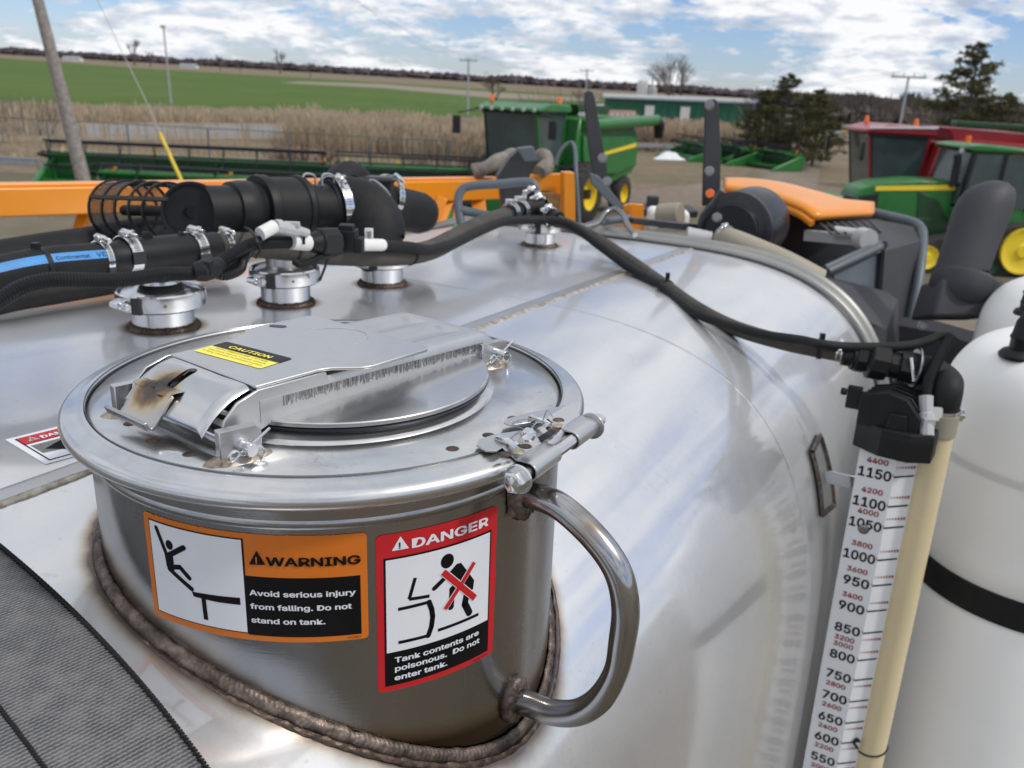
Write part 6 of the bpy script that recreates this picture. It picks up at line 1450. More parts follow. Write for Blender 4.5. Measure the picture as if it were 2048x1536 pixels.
def combine(org, deg, paint, stripe, label, sc=1.0, rim='jd_yellow', auger=True, light='green_paint', big=True):
    t = thing('combine_harvester', org, label, 'combine'); L_ = Local(org, deg); y = 1.45
    lprof(L_, 'body', [(-.2, 1.25), (.1, 2.1), (-.15, 3.3), (-1.0, 3.42), (-3.6, 3.30), (-4.5, 3.05), (-5.1, 2.5), (-5.1, 1.5), (-4.3, 1.2), (-3.0, 1.05), (-1.2, 1.0)], -y, y, paint, t, .06)
    lprof(L_, 'side_shield', [(-.4, 1.5), (-.3, 2.75), (-4.2, 2.6), (-4.9, 2.2), (-4.7, 1.6), (-2.8, 1.35)], y, y + .12, paint, t, .05)
    if stripe: lprof(L_, 'stripe', [(-1.2, 2.02), (-1.2, 2.12), (-4.6, 2.38), (-4.6, 2.24)], y + .12, y + .135, stripe, t, 0)
    lprof(L_, 'tank_extension', [(-.6, 3.35), (-.4, 3.72), (-3.0, 3.62), (-2.8, 3.3)], -1.2, 1.2, 'green_dark' if paint == 'green_paint' else paint, t, .03)
    # cab
    cw = .95
    lprof(L_, 'cab_body', [(.1, 1.65), (.15, 2.05), (1.35, 1.95), (1.45, 1.6), (1.0, 1.35), (.1, 1.4)], -cw, cw, paint, t, .05)
    rf = lprof(L_, 'cab_roof', [(-.15, 3.50), (0, 3.70), (1.3, 3.74), (2.0, 3.58), (2.0, 3.48), (.0, 3.44)], -cw - .22, cw + .22, paint, t, .06)
    lprof(L_, 'roof_underside', [(.05, 3.36), (.05, 3.46), (1.9, 3.48), (1.75, 3.38)], -cw - .1, cw + .1, 'gasket_black', t, .02)
    glass_quad(L_, [(1.50, -cw, 1.75), (1.50, cw, 1.75), (1.78, cw, 3.42), (1.78, -cw, 3.42)], t, 'windscreen')
    for s_ in (-1, 1):
        glass_quad(L_, [(1.46, s_ * cw, 1.85), (.15, s_ * cw, 2.05), (.05, s_ * cw, 3.42), (1.72, s_ * cw, 3.42)], t, 'side_window')
        mb = MB(); mb.bar(L_(1.50, s_ * cw, 1.7), L_(1.80, s_ * cw, 3.46), .07, .07); mb.build('cab_pillar', paint if s_ > 0 else 'gasket_black', t, bevel=.01); mb = MB(); mb.bar(L_(.10, s_ * cw, 1.9), L_(.0, s_ * cw, 3.46), .12, .09); mb.build('cab_pillar', paint if s_ > 0 else 'gasket_black', t, bevel=.01)
        mb = MB(); mb.bar(L_(1.9, s_ * (cw + .2), 3.5), L_(2.2, s_ * (cw + .75), 3.35), .04, .04); mb.box(L_(2.22, s_ * (cw + .78), 3.0), (.10, .26, .55), L_.R); mb.build('mirror', 'gasket_black', t, bevel=.02)
        mb = MB(); c = L_(.5 if s_ > 0 else 1.3, s_ * (cw + .05), 3.74); mb.lathe([(.0001, .20), (.06, .18), (.075, .02), (.08, 0)], c, ZZ, 14); mb.build('beacon', 'beacon_orange', t)
    for k in range(6 if big else 0):
        c = L_(2.0, -.95 + .38 * k, 3.53); mb = MB(); mb.lathe([(.0001, .05), (.055, .045), (.065, 0)], c, L_.f, 14); mb.build('headlight', 'silver_grey', t)
    for k in range(2 if big else 0): c = L_(-.1 - .25 * k, cw + .5, 3.42); mb = MB(); mb.lathe([(.0001, .05), (.065, .045), (.07, 0)], c, nrm(L_.l + L_.f), 14); mb.build('headlight', 'silver_grey', t)
    lprof(L_, 'feeder_house', [(1.2, 1.5), (2.7, .9), (2.7, .25), (1.3, .7)], -.7, .7, paint, t, .04)
    mb = MB(); mb.bar(L_(0, -2.0, .95), L_(0, 2.0, .95), .3, .3); mb.build('axle', 'gasket_black', t)
    for s_ in (-1, 1):
        wheel(L_, .0, s_ * 1.75, .98, .62, t, rim, s_); wheel(L_, -3.9, s_ * 1.35, .62, .45, t, rim, s_)
    mb = MB(); mb.bar(L_(.7, 1.7, .6), L_(1.2, 1.55, 1.8), .06, .5); mb.bar(L_(.2, 1.55, 1.85), L_(1.4, 1.55, 1.85), .5, .05); mb.build('ladder', 'gasket_black', t)
    if auger:
        mb = MB(); a_, b_ = L_(-.3, 1.5, 3.05), L_(-6.0, 1.75, 3.15); mb.tube([a_, b_], .20, 20); mb.build('unloading_auger', paint, t); mb = MB(); mb.tube([b_ - L_.f * -.1, b_ - L_.f * .25 - ZZ * .15, b_ - L_.f * .3 - ZZ * .65], [.22, .23, .17], 14); mb.build('auger_spout', 'gasket_black', t)
    lprof(L_, 'rear_hood', [(-4.9, 1.2), (-4.9, 2.0), (-5.5, 1.9), (-5.6, 1.2)], -1.1, 1.1, paint, t, .05)
    return t
g0_ = gat(1080, 28.3); combine(g0_, 210, 'green_paint', 'jd_yellow', 'green combine harvester parked in the yard, facing left, yellow stripe and grey cab windows', auger=True)
gr_ = gat(1846, 27.0); rc = combine(gr_ , 272, 'red_paint', None, 'dark red combine harvester behind the green tracked tractor', rim='silver_grey', auger=False, big=False)
L_ = Local(gr_, 272)
lprof(L_, 'white_trim', [(1.9, 3.62), (1.9, 3.68), (-.1, 3.74), (-.1, 3.68)], 1.18, 1.20, 'trash_white', rc, 0)
lprof(L_, 'dark_intake', [(-1.1, 2.9), (-.9, 3.3), (-4.6, 3.2), (-4.6, 3.05), (-1.9, 3.1)], 1.57, 1.60, 'gasket_black', rc, .01)
mb = MB(); text_mesh(mb, '9230', -2.9, 1.78, .22, lambda x, y: L_(-x - 5.0 + .2, 1.60, y), .03, .85); mb.build('model_number', 'silver_grey', rc, smooth=False)
mb = MB(); mb.bar(L_(-.6, 1.0, 3.85), L_(-6.2, .9, 3.72), .5, .16); mb.build('roof_auger', 'green_dark', rc, bevel=.03)
gr2 = gat(2200, 26); rc2 = combine(gr2, 268, 'red_paint', None, 'second dark red combine harvester at the right edge behind the tractor cab', rim='silver_grey', auger=False, big=False)
L2_ = Local(gr2, 268); mb = MB(); text_mesh(mb, 'CASE IH', 0, 1.85, .30, lambda x, y: L2_(1.8 - x, 1.60, y), .03, 1.5); mb.build('maker_lettering', 'trash_white', rc2, smooth=False)

# tracked tractor
tp0 = gat(1956, 23.6); tr_ = thing('tracked_tractor', tp0, 'green tracked tractor with yellow stripe and yellow drive wheels, parked on the right', 'tractor'); L_ = Local(tp0, 267)
lprof(L_, 'hood', [(.5, 1.35), (.5, 2.42), (1.5, 2.44), (2.6, 2.33), (3.1, 2.15), (3.2, 1.9), (3.1, 1.2)], -.55, .55, 'green_paint', tr_, .08)
lprof(L_, 'hood_stripe', [(.5, 2.20), (.5, 2.34), (2.7, 2.24), (2.7, 2.12)], .55, .57, 'jd_yellow', tr_, 0)
lprof(L_, 'grille', [(2.55, 1.2), (2.6, 2.05), (3.12, 1.95), (3.06, 1.2)], .54, .575, 'gasket_black', tr_, 0)
lprof(L_, 'grille_front', [(3.05, 1.2), (3.1, 2.05), (3.22, 1.9), (3.15, 1.2)], -.5, .5, 'gasket_black', tr_, .02)
lprof(L_, 'lower_body', [(-2.3, .7), (-2.3, 1.55), (2.4, 1.4), (3.0, 1.1), (2.6, .6)], -.6, .6, 'green_dark', tr_, .05)
for k in range(5): lbox(L_, 'front_weight', (3.75, -.4 + .2 * k, 1.65), (.55, .17, .62), 'green_paint', tr_, .05)
lbox(L_, 'weight_bracket', (3.35, 0, 1.5), (.4, .7, .35), 'gasket_black', tr_)
lprof(L_, 'side_vent', [(1.4, 1.35), (1.5, 2.15), (.9, 1.9), (.5, 1.35)], .55, .575, 'green_dark', tr_, .02)
lprof(L_, 'cab_floor', [(-1.9, 1.35), (-1.9, 1.85), (.55, 1.75), (.55, 1.35)], -.85, .85, 'green_paint', tr_, .04)
lprof(L_, 'cab_roof', [(-1.75, 3.22), (-1.7, 3.32), (.1, 3.42), (.52, 3.38), (.58, 3.30), (.4, 3.24)], -.9, .9, 'green_paint', tr_, .05)
for s_ in (-1, 1):
    glass_quad(L_, [(.42, s_ * .82, 1.80), (-1.35, s_ * .86, 1.80), (-1.45, s_ * .86, 3.18), (.30, s_ * .82, 3.2)], tr_, 'side_window')
    for x0, x1 in ((.45, .32), (-.5, -.55), (-1.4, -1.5), (-1.85, -1.7)):
        mb = MB(); mb.bar(L_(x0, s_ * .85, 1.7), L_(x1, s_ * .88, 3.22), .07, .09); mb.build('cab_pillar', 'gasket_black', tr_)
    # tracks
    o = [(1.75, .30), (1.62, .05), (1.3, .0), (-1.3, .0), (-1.85, .28), (-2.1, .8), (-1.95, 1.25), (-1.4, 1.45), (-1.0, 1.4), (1.2, .98), (1.65, .75)]
    yy = (.75, 1.25) if s_ > 0 else (-1.25, -.75)
    tk_ = lprof(L_, 'track_belt', o, yy[0], yy[1], 'tyre', tr_, .06)
    for (x, z, r) in ((-1.30, .72, .66), (1.32, .48, .33), (.55, .26, .20), (0, .26, .20), (-.5, .26, .2)):
        c = L_(x, (yy[1] if s_ > 0 else yy[0]), z); mb = MB(); mb.lathe([(.0001, .10), (r * .26, .10), (r * .32, .05), (r * .60, .045), (r * .82, .06), (r * .9, .09), (r * .94, .09), (r * .94, -.06), (.0001, -.06)], c, L_.l * s_, 32); mb.build('drive_wheel' if r > .6 else 'track_roller', 'jd_yellow' if r > .3 else 'green_dark', tk_, auto=40)
glass_quad(L_, [(.5, -.8, 1.85), (.5, .8, 1.85), (.36, .8, 3.2), (.36, -.8, 3.2)], tr_, 'windscreen')
lbox(L_, 'seat', (-.9, 0, 2.1), (.5, .5, .7), 'gasket_black', tr_, .08)
mb = MB(); mb.tube([L_(.35, .45, 3.45), L_(.35, .45, 3.62)], .07, 12); mb.build('beacon', 'beacon_orange', tr_)
mb = MB(); mb.tube([L_(.62, .62, 2.3), L_(.62, .62, 3.0), L_(.66, .62, 3.15)], .10, 14); mb.build('exhaust_stack', 'gasket_black', tr_)
for x, y_ in ((.60, .7), (-1.5, .97), (-1.7, .97)): mb = MB(); mb.lathe([(.0001, .04), (.07, .03), (.08, 0)], L_(x, y_, 3.24), L_.l, 14); mb.build('work_light', 'silver_grey', tr_)

# grain headers
def header(a, b, label, paint='green_paint', depthv=1.6, h=1.15, reel=True, seed=0, dark='gasket_black', flip=1):
    """reel header laid along a line on the ground from a to b"""
    a, b = np.array(a), np.array(b); Ln = np.linalg.norm((b - a)[:2]); d = nrm(b - a); n_ = np.cross(ZZ, d); n_ = n_ * flip
    t = thing('grain_header', (a + b) / 2, label, 'header', 'grain headers laid out on the ground')
    X = lambda s_, y, z: a + d * s_ + n_ * y + ZZ * z + ZZ * 0
    mb = MB(); R3_ = np.array([d, n_, ZZ]).T
    mb.box(X(Ln / 2, 0, h * .60), (Ln, .16, .14), R3_); mb.box(X(Ln / 2, .02, h * .46), (Ln, .05, h * .80), R3_); mb.box(X(Ln / 2, -.0, .16), (Ln, .22, .16), R3_); mb.build('back_frame', paint, t, bevel=.01)
    mb = MB(); mb.prism([(0, .10), (0, .22), (depthv, .12), (depthv + .12, .05), (depthv, .03)], lambda x, y, z: X(-z, x, y), Ln); mb.build('draper_deck', dark, t, bevel=.01)
    mb = MB(); mb.box(X(Ln / 2, depthv + .05, .30), (Ln, .14, .16), R3_); mb.box(X(Ln / 2, .15, h * .98), (Ln * .98, .10, .10), R3_); mb.build('front_beam', paint, t, bevel=.01)
    for s_ in (0, Ln):
        o = [(-.1, .1), (-.15, h * .8), (.3, h * .85), (.9, h * .65), (depthv + .5, .32), (depthv + .95, .10), (depthv + .5, .02), (.2, .05)]
        mb = MB(); mb.prism(o, lambda x, y, z, s_=s_: X(s_ + z + .1, x, y), .2); mb.build('end_divider', paint, t, bevel=.05)
    if reel:
        zc_r, yc = h * 1.0, depthv * .55; rr_ = .48
        mb = MB(); mb.tube([X(.15, yc, zc_r), X(Ln - .15, yc, zc_r)], .08, 10); mb.build('reel_tube', paint, t)
        nb = 6; ns = max(3, int(Ln / 1.1))
        for k in range(nb):
            a_ = 2 * pi * k / nb + seed; y_, z_ = yc + rr_ * cos(a_), zc_r + rr_ * sin(a_)
            mb = MB(); mb.bar(X(.1, y_, z_), X(Ln - .1, y_, z_), .045, .06)
            for i in range(int(Ln / .22)):
                s_ = .2 + i * .22; mb.bar(X(s_, y_, z_), X(s_, y_ + .02, z_ - .20), .012, .012, d)
            mb.build('reel_bat', dark, t, smooth=False)
        for i in range(ns + 1):
            s_ = .2 + (Ln - .4) * i / ns; mb = MB()
            for k in range(nb):
                a_ = 2 * pi * k / nb + seed; mb.bar(X(s_, yc, zc_r), X(s_, yc + rr_ * cos(a_), zc_r + rr_ * sin(a_)), .035, .03, d)
            mb.build('reel_spider', dark, t, smooth=False)
        for s_ in (.05, Ln - .05):
            mb = MB(); mb.bar(X(s_, -.05, h * .8), X(s_, depthv * .9, h * 1.02), .09, .10); mb.build('reel_arm', paint if s_ > 1 else dark, t)
    for s_ in (.4, Ln * .36, Ln - .3):
        mb = MB(); mb.box(X(s_, depthv * .2, h * 1.0), (.14, .03, .12), R3_); mb.build('orange_reflector', 'beacon_orange', t)
        mb = MB(); mb.box(X(s_ + .1, depthv * .2, h * 1.12), (.10, .03, .10), R3_); mb.build('yellow_decal', 'jd_yellow', t)
    return t
header(gat(78, 29.5), gat(655, 31), 'long green grain header with black reel, lying by the left fence beside the wooden pole', seed=.2, flip=-1, h=1.15)
header(gat(180, 26.5), gat(900, 27.5), 'nearest green grain header with black reel, just beyond the orange boom', seed=.6, flip=-1, h=1.0)
header(gat(660, 30.5), gat(1010, 31.5), 'green grain header with pale deck, between the long header and the green combine', seed=.9, flip=-1, dark='gasket_black', h=1.2)
for (p, q, lab) in (((1385, 60), (1452, 56.5), 'left small green header stored on the yard near the white sheet'), ((1448, 60), (1535, 55), 'middle small green header stored on the yard under the pines'), ((1510, 57), (1622, 53), 'right small green header stored nearest the dirt track')):
    header(gat(*p), gat(*q), lab, seed=.3, h=1.1, depthv=1.6, flip=-1)
mb = MB(); c = gat(1350, 57)
mb.grid(lambda a, b: c + np.array([(a - .5) * 1.7 * (1 + .3 * sin(b * 7)), (b - .5) * 1.6, .45 * max(0, sin(pi * a) * sin(pi * b)) * (1 + .8 * noise.noise(Vector((a * 5, b * 5, 1)))) + .02]), 16, 12); tag(mb.build('plastic_sheet', 'trash_white'), 'crumpled white plastic sheet on the ground left of the small headers', 'sheet')

# utility pole, guy wire, masts
def lean_pole(name, p_top, p_bot, dist_b, r0, r1, label, mat='wood_grey', cat='pole', grp=None, base=None):
    b = base if base is not None else gat(p_bot[0], dist_b); 
    d = W(*p_top); nn = nrm(np.array([b[0] - CAM[0], b[1] - CAM[1], 0])); t_ = ((b - CAM) @ nn) / (d @ nn); top_ = CAM + d * t_
    th_ = thing(name, b, label, cat, grp); mb = MB(); mb.tube([b - ZZ * .1, (b + top_) / 2, top_], [r1, (r0 + r1) / 2, r0], 18); mb.build('shaft', mat, th_, auto=60); return th_, b, top_
pl_, pb0, pt0 = lean_pole('utility_pole', (58, -70), (146, 400), 24.5, .135, .215, 'weathered grey wooden utility pole leaning left in front of the green headers')
mb = MB(); mb.box(at(124, 300, 24.2), (.05, .05, .10)); mb.build('pole_tag', 'silver_grey', pl_)
gw = thing('guy_wire', gat(372, 26), 'steel guy wire with yellow plastic guard, slanting up left from the yard', 'wire')
wb = gat(372, 26); wt = at(186, -20, 26); wm = at(320, 268, 26)
d_w = nrm(wt - wb)
mb = MB(); mb.tube(smooth_path([wb, at(345, 320, 26), wm, at(298, 215, 26), at(240, 95, 26), at(190, -10, 26)], 30), .012, 6); mb.build('wire', 'wire_grey', gw)
mb = MB(); mb.tube([at(320, 267, 25.95), at(343, 318, 25.95), at(368, 372, 25.95)], .052, 10); mb.build('yellow_guard', 'yellow_guard', gw)
def mast(px, ytop, ybase_d, w, label, arms=None, mat='galvanised', leanx=0):
    w = w * .75
    b = gat(px, ybase_d); th_ = thing('utility_pole', b, label, 'pole'); top_ = at(px + leanx, ytop, ybase_d); mb = MB(); mb.tube([b, top_], [w * 1.3, w], 10); mb.build('shaft', mat, th_)
    if arms:
        for dz, hw in arms:
            c = top_ - ZZ * dz; mb = MB(); mb.bar(c - [hw, 0, 0], c + [hw, 0, 0], .14, .16); mb.build('crossarm', mat, th_)
            for s_ in (-.9, -.3, .3, .9): mb = MB(); mb.cyl(c + [s_ * hw, 0, .05], c + [s_ * hw, 0, .35], .06, 8); mb.build('insulator', 'silver_grey', th_)
    return th_, top_
mast(335, 55, 95, .11, 'slim metal mast with a pale lamp head standing in the green field', None, leanx=-8)
mb = MB(); mb.lathe([(.0001, .25), (.25, .2), (.3, 0), (.0001, -.1)], at(326, 55, 95), ZZ, 12); mb.build('lamp_head', 'duct_beige', bpy.data.objects['utility_pole.001'])
_, ta1 = mast(937, 116, 110, .15, 'distant utility pole left of the round bare tree', [(.3, 1.1)])
_, ta2 = mast(1174, 138, 150, .16, 'distant utility pole right of the round bare tree', [(.3, 1.2)])
_, ta3 = mast(1306, 146, 150, .16, 'distant utility pole in front of the long green shed', [(.3, 1.0)])
_, ta4 = mast(1806, 152, 75, .12, 'tall utility pole with wide crossarm above the red harvester', [(.1, 1.5)], leanx=12)
pwires = thing('power_lines', ta1, 'thin power lines strung between the distant utility poles', 'wires')
for s_ in (-1, 1):
    mb = MB(); P_ = [at(700, 0 + 20 * s_, 60), (at(700, 0, 60) + ta1) / 2 - ZZ * 1.0, ta1, (ta1 + ta2) / 2 - ZZ * 1.2, ta2, (ta2 + ta3) / 2 - ZZ * .8, ta3, (ta3 + ta4) / 2 - ZZ * 2.5, ta4]
    mb.tube(smooth_path([p + np.array([s_ * .9, 0, .3]) for p in P_], 60), .012, 4); mb.build('wire', 'wire_grey', pwires)

# chain link fence and guard rail
fe = thing('chain_fence', gat(400, 33.5), 'low wire fence with grey posts behind the headers on the left', 'fence')
fpts = [gat(x, 33.5 + .0012 * x) for x in range(-420, 1000, 165)]
for p in fpts: mb = MB(); mb.cyl(p, p + ZZ * 1.9, .032, 10); mb.build('fence_post', 'grey_paint', fe)
mb = MB(); mb.tube([p + ZZ * 1.9 for p in fpts], .018, 8); mb.build('top_rail', 'grey_paint', fe)
for z_ in (.6, 1.25): mb = MB(); mb.tube([p + ZZ * z_ for p in fpts], .005, 4); mb.build('fence_wire', 'grey_paint', fe)
def rail(a, b, label):
    t = thing('guard_rail', (a + b) / 2, label, 'guard rail'); mb = MB()
    for dz in (.45, .62): mb.bar(a + ZZ * dz, b + ZZ * dz, .06, .13)
    mb.bar(a + ZZ * .53, b + ZZ * .53, .03, .12); mb.build('rail_beam', 'galvanised', t, bevel=.02); n_ = max(2, int(np.linalg.norm(b - a) / 2))
    for k in range(n_ + 1): p = a + (b - a) * k / n_; mb = MB(); mb.box(p + ZZ * .32, (.12, .12, .66)); mb.build('rail_post', 'wood_grey', t)
    return t
rail(gat(-300, 31), gat(48, 31.2), 'grey steel guard rail at the left edge beside the headers')
rail(gat(1215, 60), gat(1450, 64), 'grey steel guard rail behind the green combine and the white sheet')

# ---- buildings
def building(name, c, w, d, h, rh, wall, roof, label, deg=0, extra=None):
    t = thing(name, c, label, 'building'); L_ = Local(c, deg)
    mb = MB(); mb.box(L_(0, 0, h / 2 - .5), (d, w, h + 1), L_.R); mb.build('wall', wall, t, smooth=False)
    mb = MB(); mb.prism([(-d / 2 - .4, h), (0, h + rh), (d / 2 + .4, h), (d / 2 + .4, h - .25), (0, h + rh - .25), (-d / 2 - .4, h - .25)], lambda x, y, z: L_(x, w / 2 + .4 + z * 1.0, y), w + .8); mb.build('roof', roof, t, smooth=False)
    return t, L_
bpos = gat(1352, 128); t, L_ = building('green_shed', bpos, 20.5, 11, 3.3, .35, 'shed_green', 'shed_roof', 'long dark green shed with pale roof edge beyond the field', 184)
for y_ in (6.0, 1.0): lbox(L_, 'shed_door', (5.6, y_ - 5, 1.2), (.1, 1.3, 2.2), 'shed_white', t, 0)
for k in range(17): mb = MB(); mb.box(L_(5.54, -9.6 + 1.2 * k, 1.5), (.08, .10, 3.0), L_.R); mb.build('wall_rib', 'shed_green', t, smooth=False)
lbox(L_, 'salmon_wall', (5.9, -8.2, .55), (1.0, 4.6, 1.9), 'salmon_wall', t, 0)
for k in range(6): lbox(L_, 'wall_opening', (6.45, -10.0 + .75 * k, .85), (.06, .38, .55), 'shed_white', t, 0)
bpos = gat(1548, 135); t, L_ = building('blue_roof_building', bpos, 11, 9, 3.0, 1.3, 'shed_white', 'roof_blue', 'white building with a blue roof, partly behind the pines', 100)
mb = MB(); mb.prism([(-4.5, 3.0), (0, 4.25), (4.5, 3.0)], lambda x, y, z: L_(x, 5.55 + z, y), .1); mb.build('gable_wall', 'shed_white', t, smooth=False)
sp = gat(1285, 170); si = thing('silo', sp, 'pale grain silo rising behind the green shed', 'silo'); mb = MB(); mb.lathe([(1.1, 0), (1.1, 5.4), (.8, 6.0), (.0001, 6.3)], sp, ZZ, 20); mb.build('silo_shell', 'shed_white', si); mb = MB(); mb.lathe([(.8, 0), (.8, 4.6), (.0001, 5.0)], sp + [2.0, 0, 0], ZZ, 16); mb.build('silo_shell', 'shed_white', si)
for px, dd_, w_, lab in ((145, 820, 16, 'tiny white farm building on the far edge of the green field, left'), (378, 760, 14, 'tiny white farm building on the horizon right of the slim mast'), (1208, 190, 3, 'small white hut left of the long green shed')):
    t, L_ = building('farm_building', gat(px, dd_), w_, w_ * .5, w_ * .18, w_ * .08, 'shed_white', 'shed_roof', lab, 180)

# ---- trees
def bare_tree(base, H_, spread, seed, label, mat='twig', lev=5, r0=.16, group='leafless trees on the horizon', n0=5):
    r = random.Random(seed); t = thing('bare_tree', base, label, 'tree', group); mt_ = MB(); mc = MB()
    def grow(p, d, l, rad, k):
        q = p + d * l; mid = (p + q) / 2 + np.array([r.uniform(-1, 1), r.uniform(-1, 1), 0]) * l * .05
        (mt_ if k == 0 else mc).tube([p, mid, q], [rad, rad * .85, rad * .68], 5 if k < 2 else 3, False)
        if k >= lev: return
        for _ in range(r.randint(3, 4) if k < 3 else r.randint(2, 3)):
            a = r.uniform(0, 2 * pi); tl_ = r.uniform(.25, .65) * spread; nd = nrm(d + np.array([cos(a), sin(a), .15]) * tl_); grow(p + (q - p) * r.uniform(.55, 1), nd, l * r.uniform(.6, .82), rad * .6, k + 1)
    if n0 == 1: grow(np.array(base), ZZ, H_ * .32, r0, 0)
    else:
        for k in range(n0): grow(np.array(base) + np.array([r.uniform(-1, 1), r.uniform(-1, 1), 0]) * H_ * .05, nrm(np.array([r.uniform(-.35, .35), r.uniform(-.3, .3), 1])), H_ * .35, r0 * .6, 0)
    mt_.build('trunk', 'bark', t); mc.build('crown', mat, t, smooth=False); return t
bare_tree(gat(992, 120), 6.6, 1.0, 5, 'round bare tree standing alone behind the green combine cab', r0=.2, n0=1, lev=6)
bare_tree(gat(1352, 165), 11.5, .75, 9, 'tall many stemmed bare tree behind the green shed', r0=.22, n0=4, lev=5)
for k, (px, d_, h_) in enumerate(((268, 700, 24), (560, 700, 22), (440, 620, 14), (300, 640, 15), (230, 700, 10), (620, 560, 12), (480, 600, 11))):
    bare_tree(gat(px, d_), h_, 1.0, 20 + k, 'small bare tree on the horizon, %s' % ('above the dirt field end on the left', 'tallest one right of the slim mast', 'squat one between slim mast and combine', 'close to the slim mast', 'left of the slim mast', 'rightmost of the horizon group', 'low one beside the squat tree')[k], r0=h_ * .03, n0=1, lev=4, mat='wood_far')
for k, (px, d_, h_, lab) in enumerate(((1165, 170, 4.5, 'low bare tree by the right distant pole'), (1900, 80, 6.0, 'thin bare tree left of the right hand pine'), (1850, 90, 5.2, 'thin bare tree under the crossarm pole'), (1770, 95, 5.6, 'thin bare tree left of the crossarm pole'), (2040, 60, 6.5, 'bare tree at the right edge beside the pine'), (1545, 60, 6.0, 'thin bare tree rising through the left of the pines'), (1518, 62, 4.5, 'thin bare sapling at the left side of the pines'))):
    bare_tree(gat(px, d_), h_, .7, 60 + k, lab, r0=.09, n0=3, lev=4, mat='twig', group='thin leafless trees on the right')
def shrub(base, h, w, seed, mat, label, name='bare_shrub'):
    r = random.Random(seed); mb = MB()
    for k in range(130):
        a = r.uniform(0, 2 * pi); rr_ = w * sqrt(r.random()) * .5; p = np.array(base) + np.array([cos(a) * rr_, sin(a) * rr_ * .4, 0]); tip = p + np.array([cos(a) * .3 * w * r.random(), sin(a) * .2, h * r.uniform(.5, 1.05)])
        mb.tube([p, (p + tip) / 2 + np.array([r.uniform(-.1, .1), 0, 0]), tip], [.018, .013, .004], 3, False)
        for _ in range(4): s_ = r.uniform(.4, 1); q = p + (tip - p) * s_; mb.tube([q, q + np.array([r.uniform(-.3, .3), r.uniform(-.2, .2), r.uniform(.05, .35)])], [.008, .003], 3, False)
    return tag(mb.build(name, mat, smooth=False), label, 'shrub', 'bare shrubs by the fence')
for k, (px, d_, h_, w_, m_, lab) in enumerate(((885, 36, 1.9, 3.0, 'twig', 'grey leafless shrub left of the green combine'), (1350, 63.5, 2.4, 5.5, 'red_twig', 'reddish leafless shrub behind the guard rail'), (600, 36, 1.4, 2.6, 'red_twig', 'reddish leafless shrub behind the long header'), (1120, 170, 4.5, 16, 'wood_mid', 'broad brown thicket left of the long green shed'), (1500, 60, 2.6, 4, 'twig', 'leafless shrub at the foot of the pines'), (20, 48, 2.2, 4, 'twig', 'grey brown shrub by the road at the left edge'))):
    shrub(gat(px, d_), h_, w_, 80 + k, m_, lab)
def pine(base, H_, W_, seed, label, gaps=.3, bare=.25, group=None, top=1.0):
    r = random.Random(seed); t = thing('pine_tree', base, label, 'tree', group); base = np.array(base)
    mb = MB(); mb.tube([base, base + ZZ * H_ * .5 + [r.uniform(-.1, .1) * H_ * .2, 0, 0], base + ZZ * H_], [H_ * .022, H_ * .016, H_ * .004], 8); mb.build('trunk', 'bark', t)
    ml, mg, m2 = MB(), MB(), MB(); n_ = 58
    for k in range(n_):
        f_ = bare + (1 - bare) * k / n_; z = H_ * f_; ln = W_ * .5 * (1 - ((f_ - bare) / (1 - bare)) ** 1.1) ** .8 * r.choice((.5, .75, 1.0, 1.25)) + .18 * top; a = r.uniform(0, 2 * pi)
        d = np.array([cos(a), sin(a), r.uniform(.0, .28)]); p = base + ZZ * z; q = p + d * ln; ml.tube([p, (p + q) / 2 - ZZ * .04 * ln, q + ZZ * .1 * ln], [H_ * .006, H_ * .004, .008], 4, False)
        for _ in range(int(9 + ln * 12)):
            s_ = r.uniform(.3, 1.08); c = p + (q - p) * s_ + np.array([r.gauss(0, .15), r.gauss(0, .15), r.gauss(.05, .045)]) * (ln * .7 + .3); tgt = mg if r.random() < .62 else m2
            for _ in range(9):
                u = np.array([r.gauss(0, 1), r.gauss(0, 1), r.gauss(.35, .8)]); u = nrm(u) * r.uniform(.10, .26) * (H_ / 7) ** .5; v = nrm(np.cross(u, [r.random(), r.random(), r.random()])) * .030 * (H_ / 7) ** .5
                tgt.add([c, c + u * .5 + v, c + u, c + u * .5 - v], [(0, 1, 2, 3)])
    ml.build('branch', 'bark', t)['kind'] = 'stuff'
    mg.build('crown', 'needles', t, smooth=False); m2.build('crown_pale_tufts', 'needles_light', t, smooth=False); return t  # second mesh holds the randomly picked paler needle tufts
pine(gat(1574, 59), 5.8, 4.6, 1, 'tallest pine of the left clump, pointed top above the yard', bare=.10)
pine(gat(1642, 58), 4.9, 5.0, 2, 'broad dark pine at the right side of the left clump', bare=.06)
pine(gat(1530, 60), 4.7, 3.6, 3, 'loose ragged pine at the left side of the left clump', bare=.15)
pine(gat(1612, 56), 4.5, 5.0, 4, 'low dense pine filling the front of the left clump', bare=.05)
pine(gat(1936, 44), 7.3, 4.8, 5, 'tall ragged pine standing above the second red harvester', bare=.2)
pine(gat(2015, 50), 5.2, 4.0, 6, 'shorter pine at the right picture edge', bare=.2)
rt = []

# far implements over the red combine
im = thing('parked_implement', gat(1770, 36), 'jumble of yellow and dark red farm implements parked behind the red harvester roof', 'implement')
L_ = Local(gat(1770, 36), 270)
for c, sz, m_ in (((0, 0, 3.2), (3.2, .3, .12), 'jd_yellow'), ((-.6, .3, 3.35), (2.2, .2, .10), 'red_paint'), ((.9, 0, 3.3), (1.4, .3, .25), 'green_paint'), ((.3, .5, 3.5), (.15, .15, .5), 'gasket_black'), ((1.2, 0, 3.1), (1.3, .2, .1), 'silver_grey')): lbox(L_, 'implement_part', c, sz, m_, im, .02)

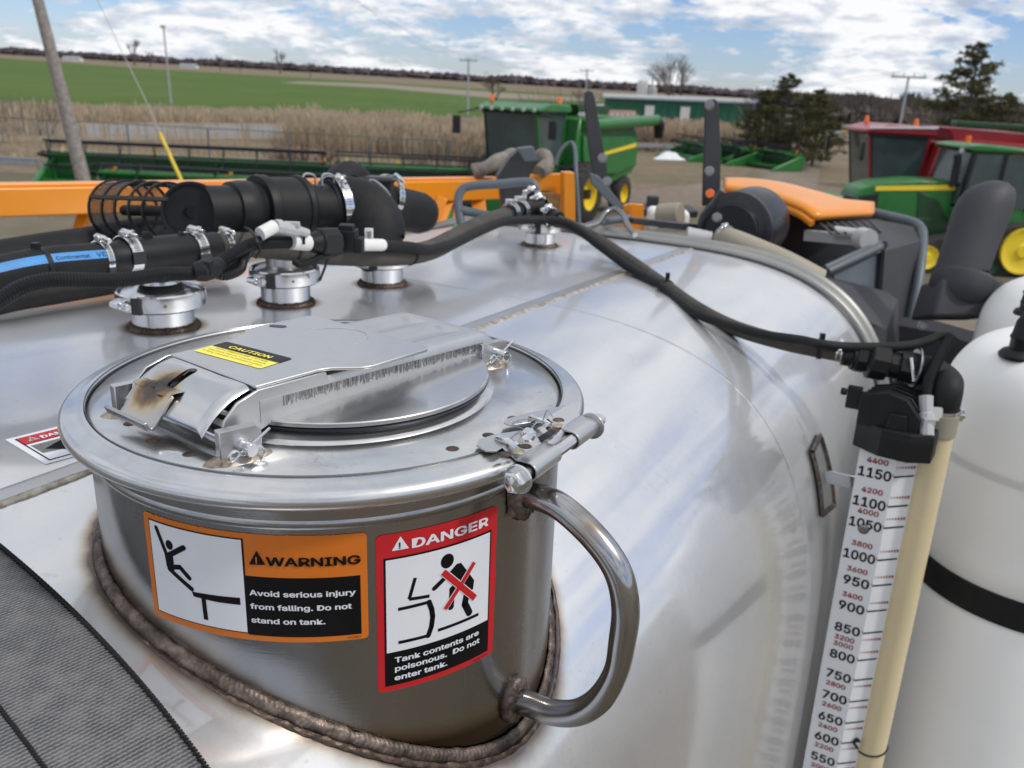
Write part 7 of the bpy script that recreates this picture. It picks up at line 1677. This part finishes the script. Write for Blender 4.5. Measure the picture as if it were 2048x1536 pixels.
# ---- reeds
def reeds(name, rows, n, h0, h1, label, seed, mat='reed', heads=True):
    r = random.Random(seed); mb = MB(); 
    for i in range(n):
        f_ = r.random(); g = r.random(); k = r.choice(rows); px = k[0] + (k[1] - k[0]) * f_; dd = (k[2] + (k[3] - k[2]) * f_) + (k[4] * g)
        p = gat(px, dd); h = r.uniform(h0, h1) * (1 + .25 * noise.noise(Vector((px * .02, dd * .2, seed)))); lx, ly = r.gauss(0, .12), r.gauss(0, .1)
        w_ = .022; m = p + np.array([lx * .3, ly * .3, h * .6]); q = p + np.array([lx, ly, h]); sxv = np.array([1., 0, 0]) if r.random() < .6 else np.array([0, 1., 0])
        mb.m(0).add([p - sxv * w_, p + sxv * w_, m + sxv * w_, m - sxv * w_, q], [(0, 1, 2, 3), (3, 2, 4)])
        for _ in range(2): z = r.uniform(.2, .8); a = p + (q - p) * z; e_ = a + np.array([r.uniform(-.3, .3), r.uniform(-.2, .2), r.uniform(.1, .35)]); mb.add([a, a + ZZ * .05, e_], [(0, 1, 2)])
        if heads and r.random() < .6:
            c = q - ZZ * .02; mb.m(1).add([c - sxv * .05 - ZZ * .22, c + sxv * .05 - ZZ * .22, c + sxv * .04 + ZZ * .08 + [lx * .3, 0, 0], c - sxv * .02 + ZZ * .12 + [lx * .3, 0, 0]], [(0, 1, 2, 3)])
    return tag(mb.build(name, [mat, 'reed_head'], smooth=False), label, 'reeds', kind='stuff')
reeds('far_reeds', [(-250, 680, 50, 73, 8)], 6500, .45, .95, 'tan reeds along the far side of the road below the green field', 1)
reeds('middle_reeds', [(700, 1010, 50, 46, 12), (560, 1010, 50, 46, 12), (1235, 1570, 65, 70, 16), (1235, 1570, 65, 70, 16)], 15000, 1.0, 1.95, 'tall tan reed bed right of the road, behind the combine and headers', 2)
reeds('near_grass', [(-250, 1010, 35, 36, 4)], 7000, .12, .4, 'dry grass and sparse reeds between the wire fence and the road', 3, heads=False)
reeds('sparse_reeds', [(-250, 150, 40, 42, 3), (100, 650, 42, 50, 6)], 380, 1.2, 2.0, 'sparse tan reed stems on the near side of the road', 4)
reeds('back_reeds', [(1000, 1560, 66, 72, 30)], 5000, .8, 1.6, 'far strip of tan grass between the reed bed and the long green shed', 6, heads=False)
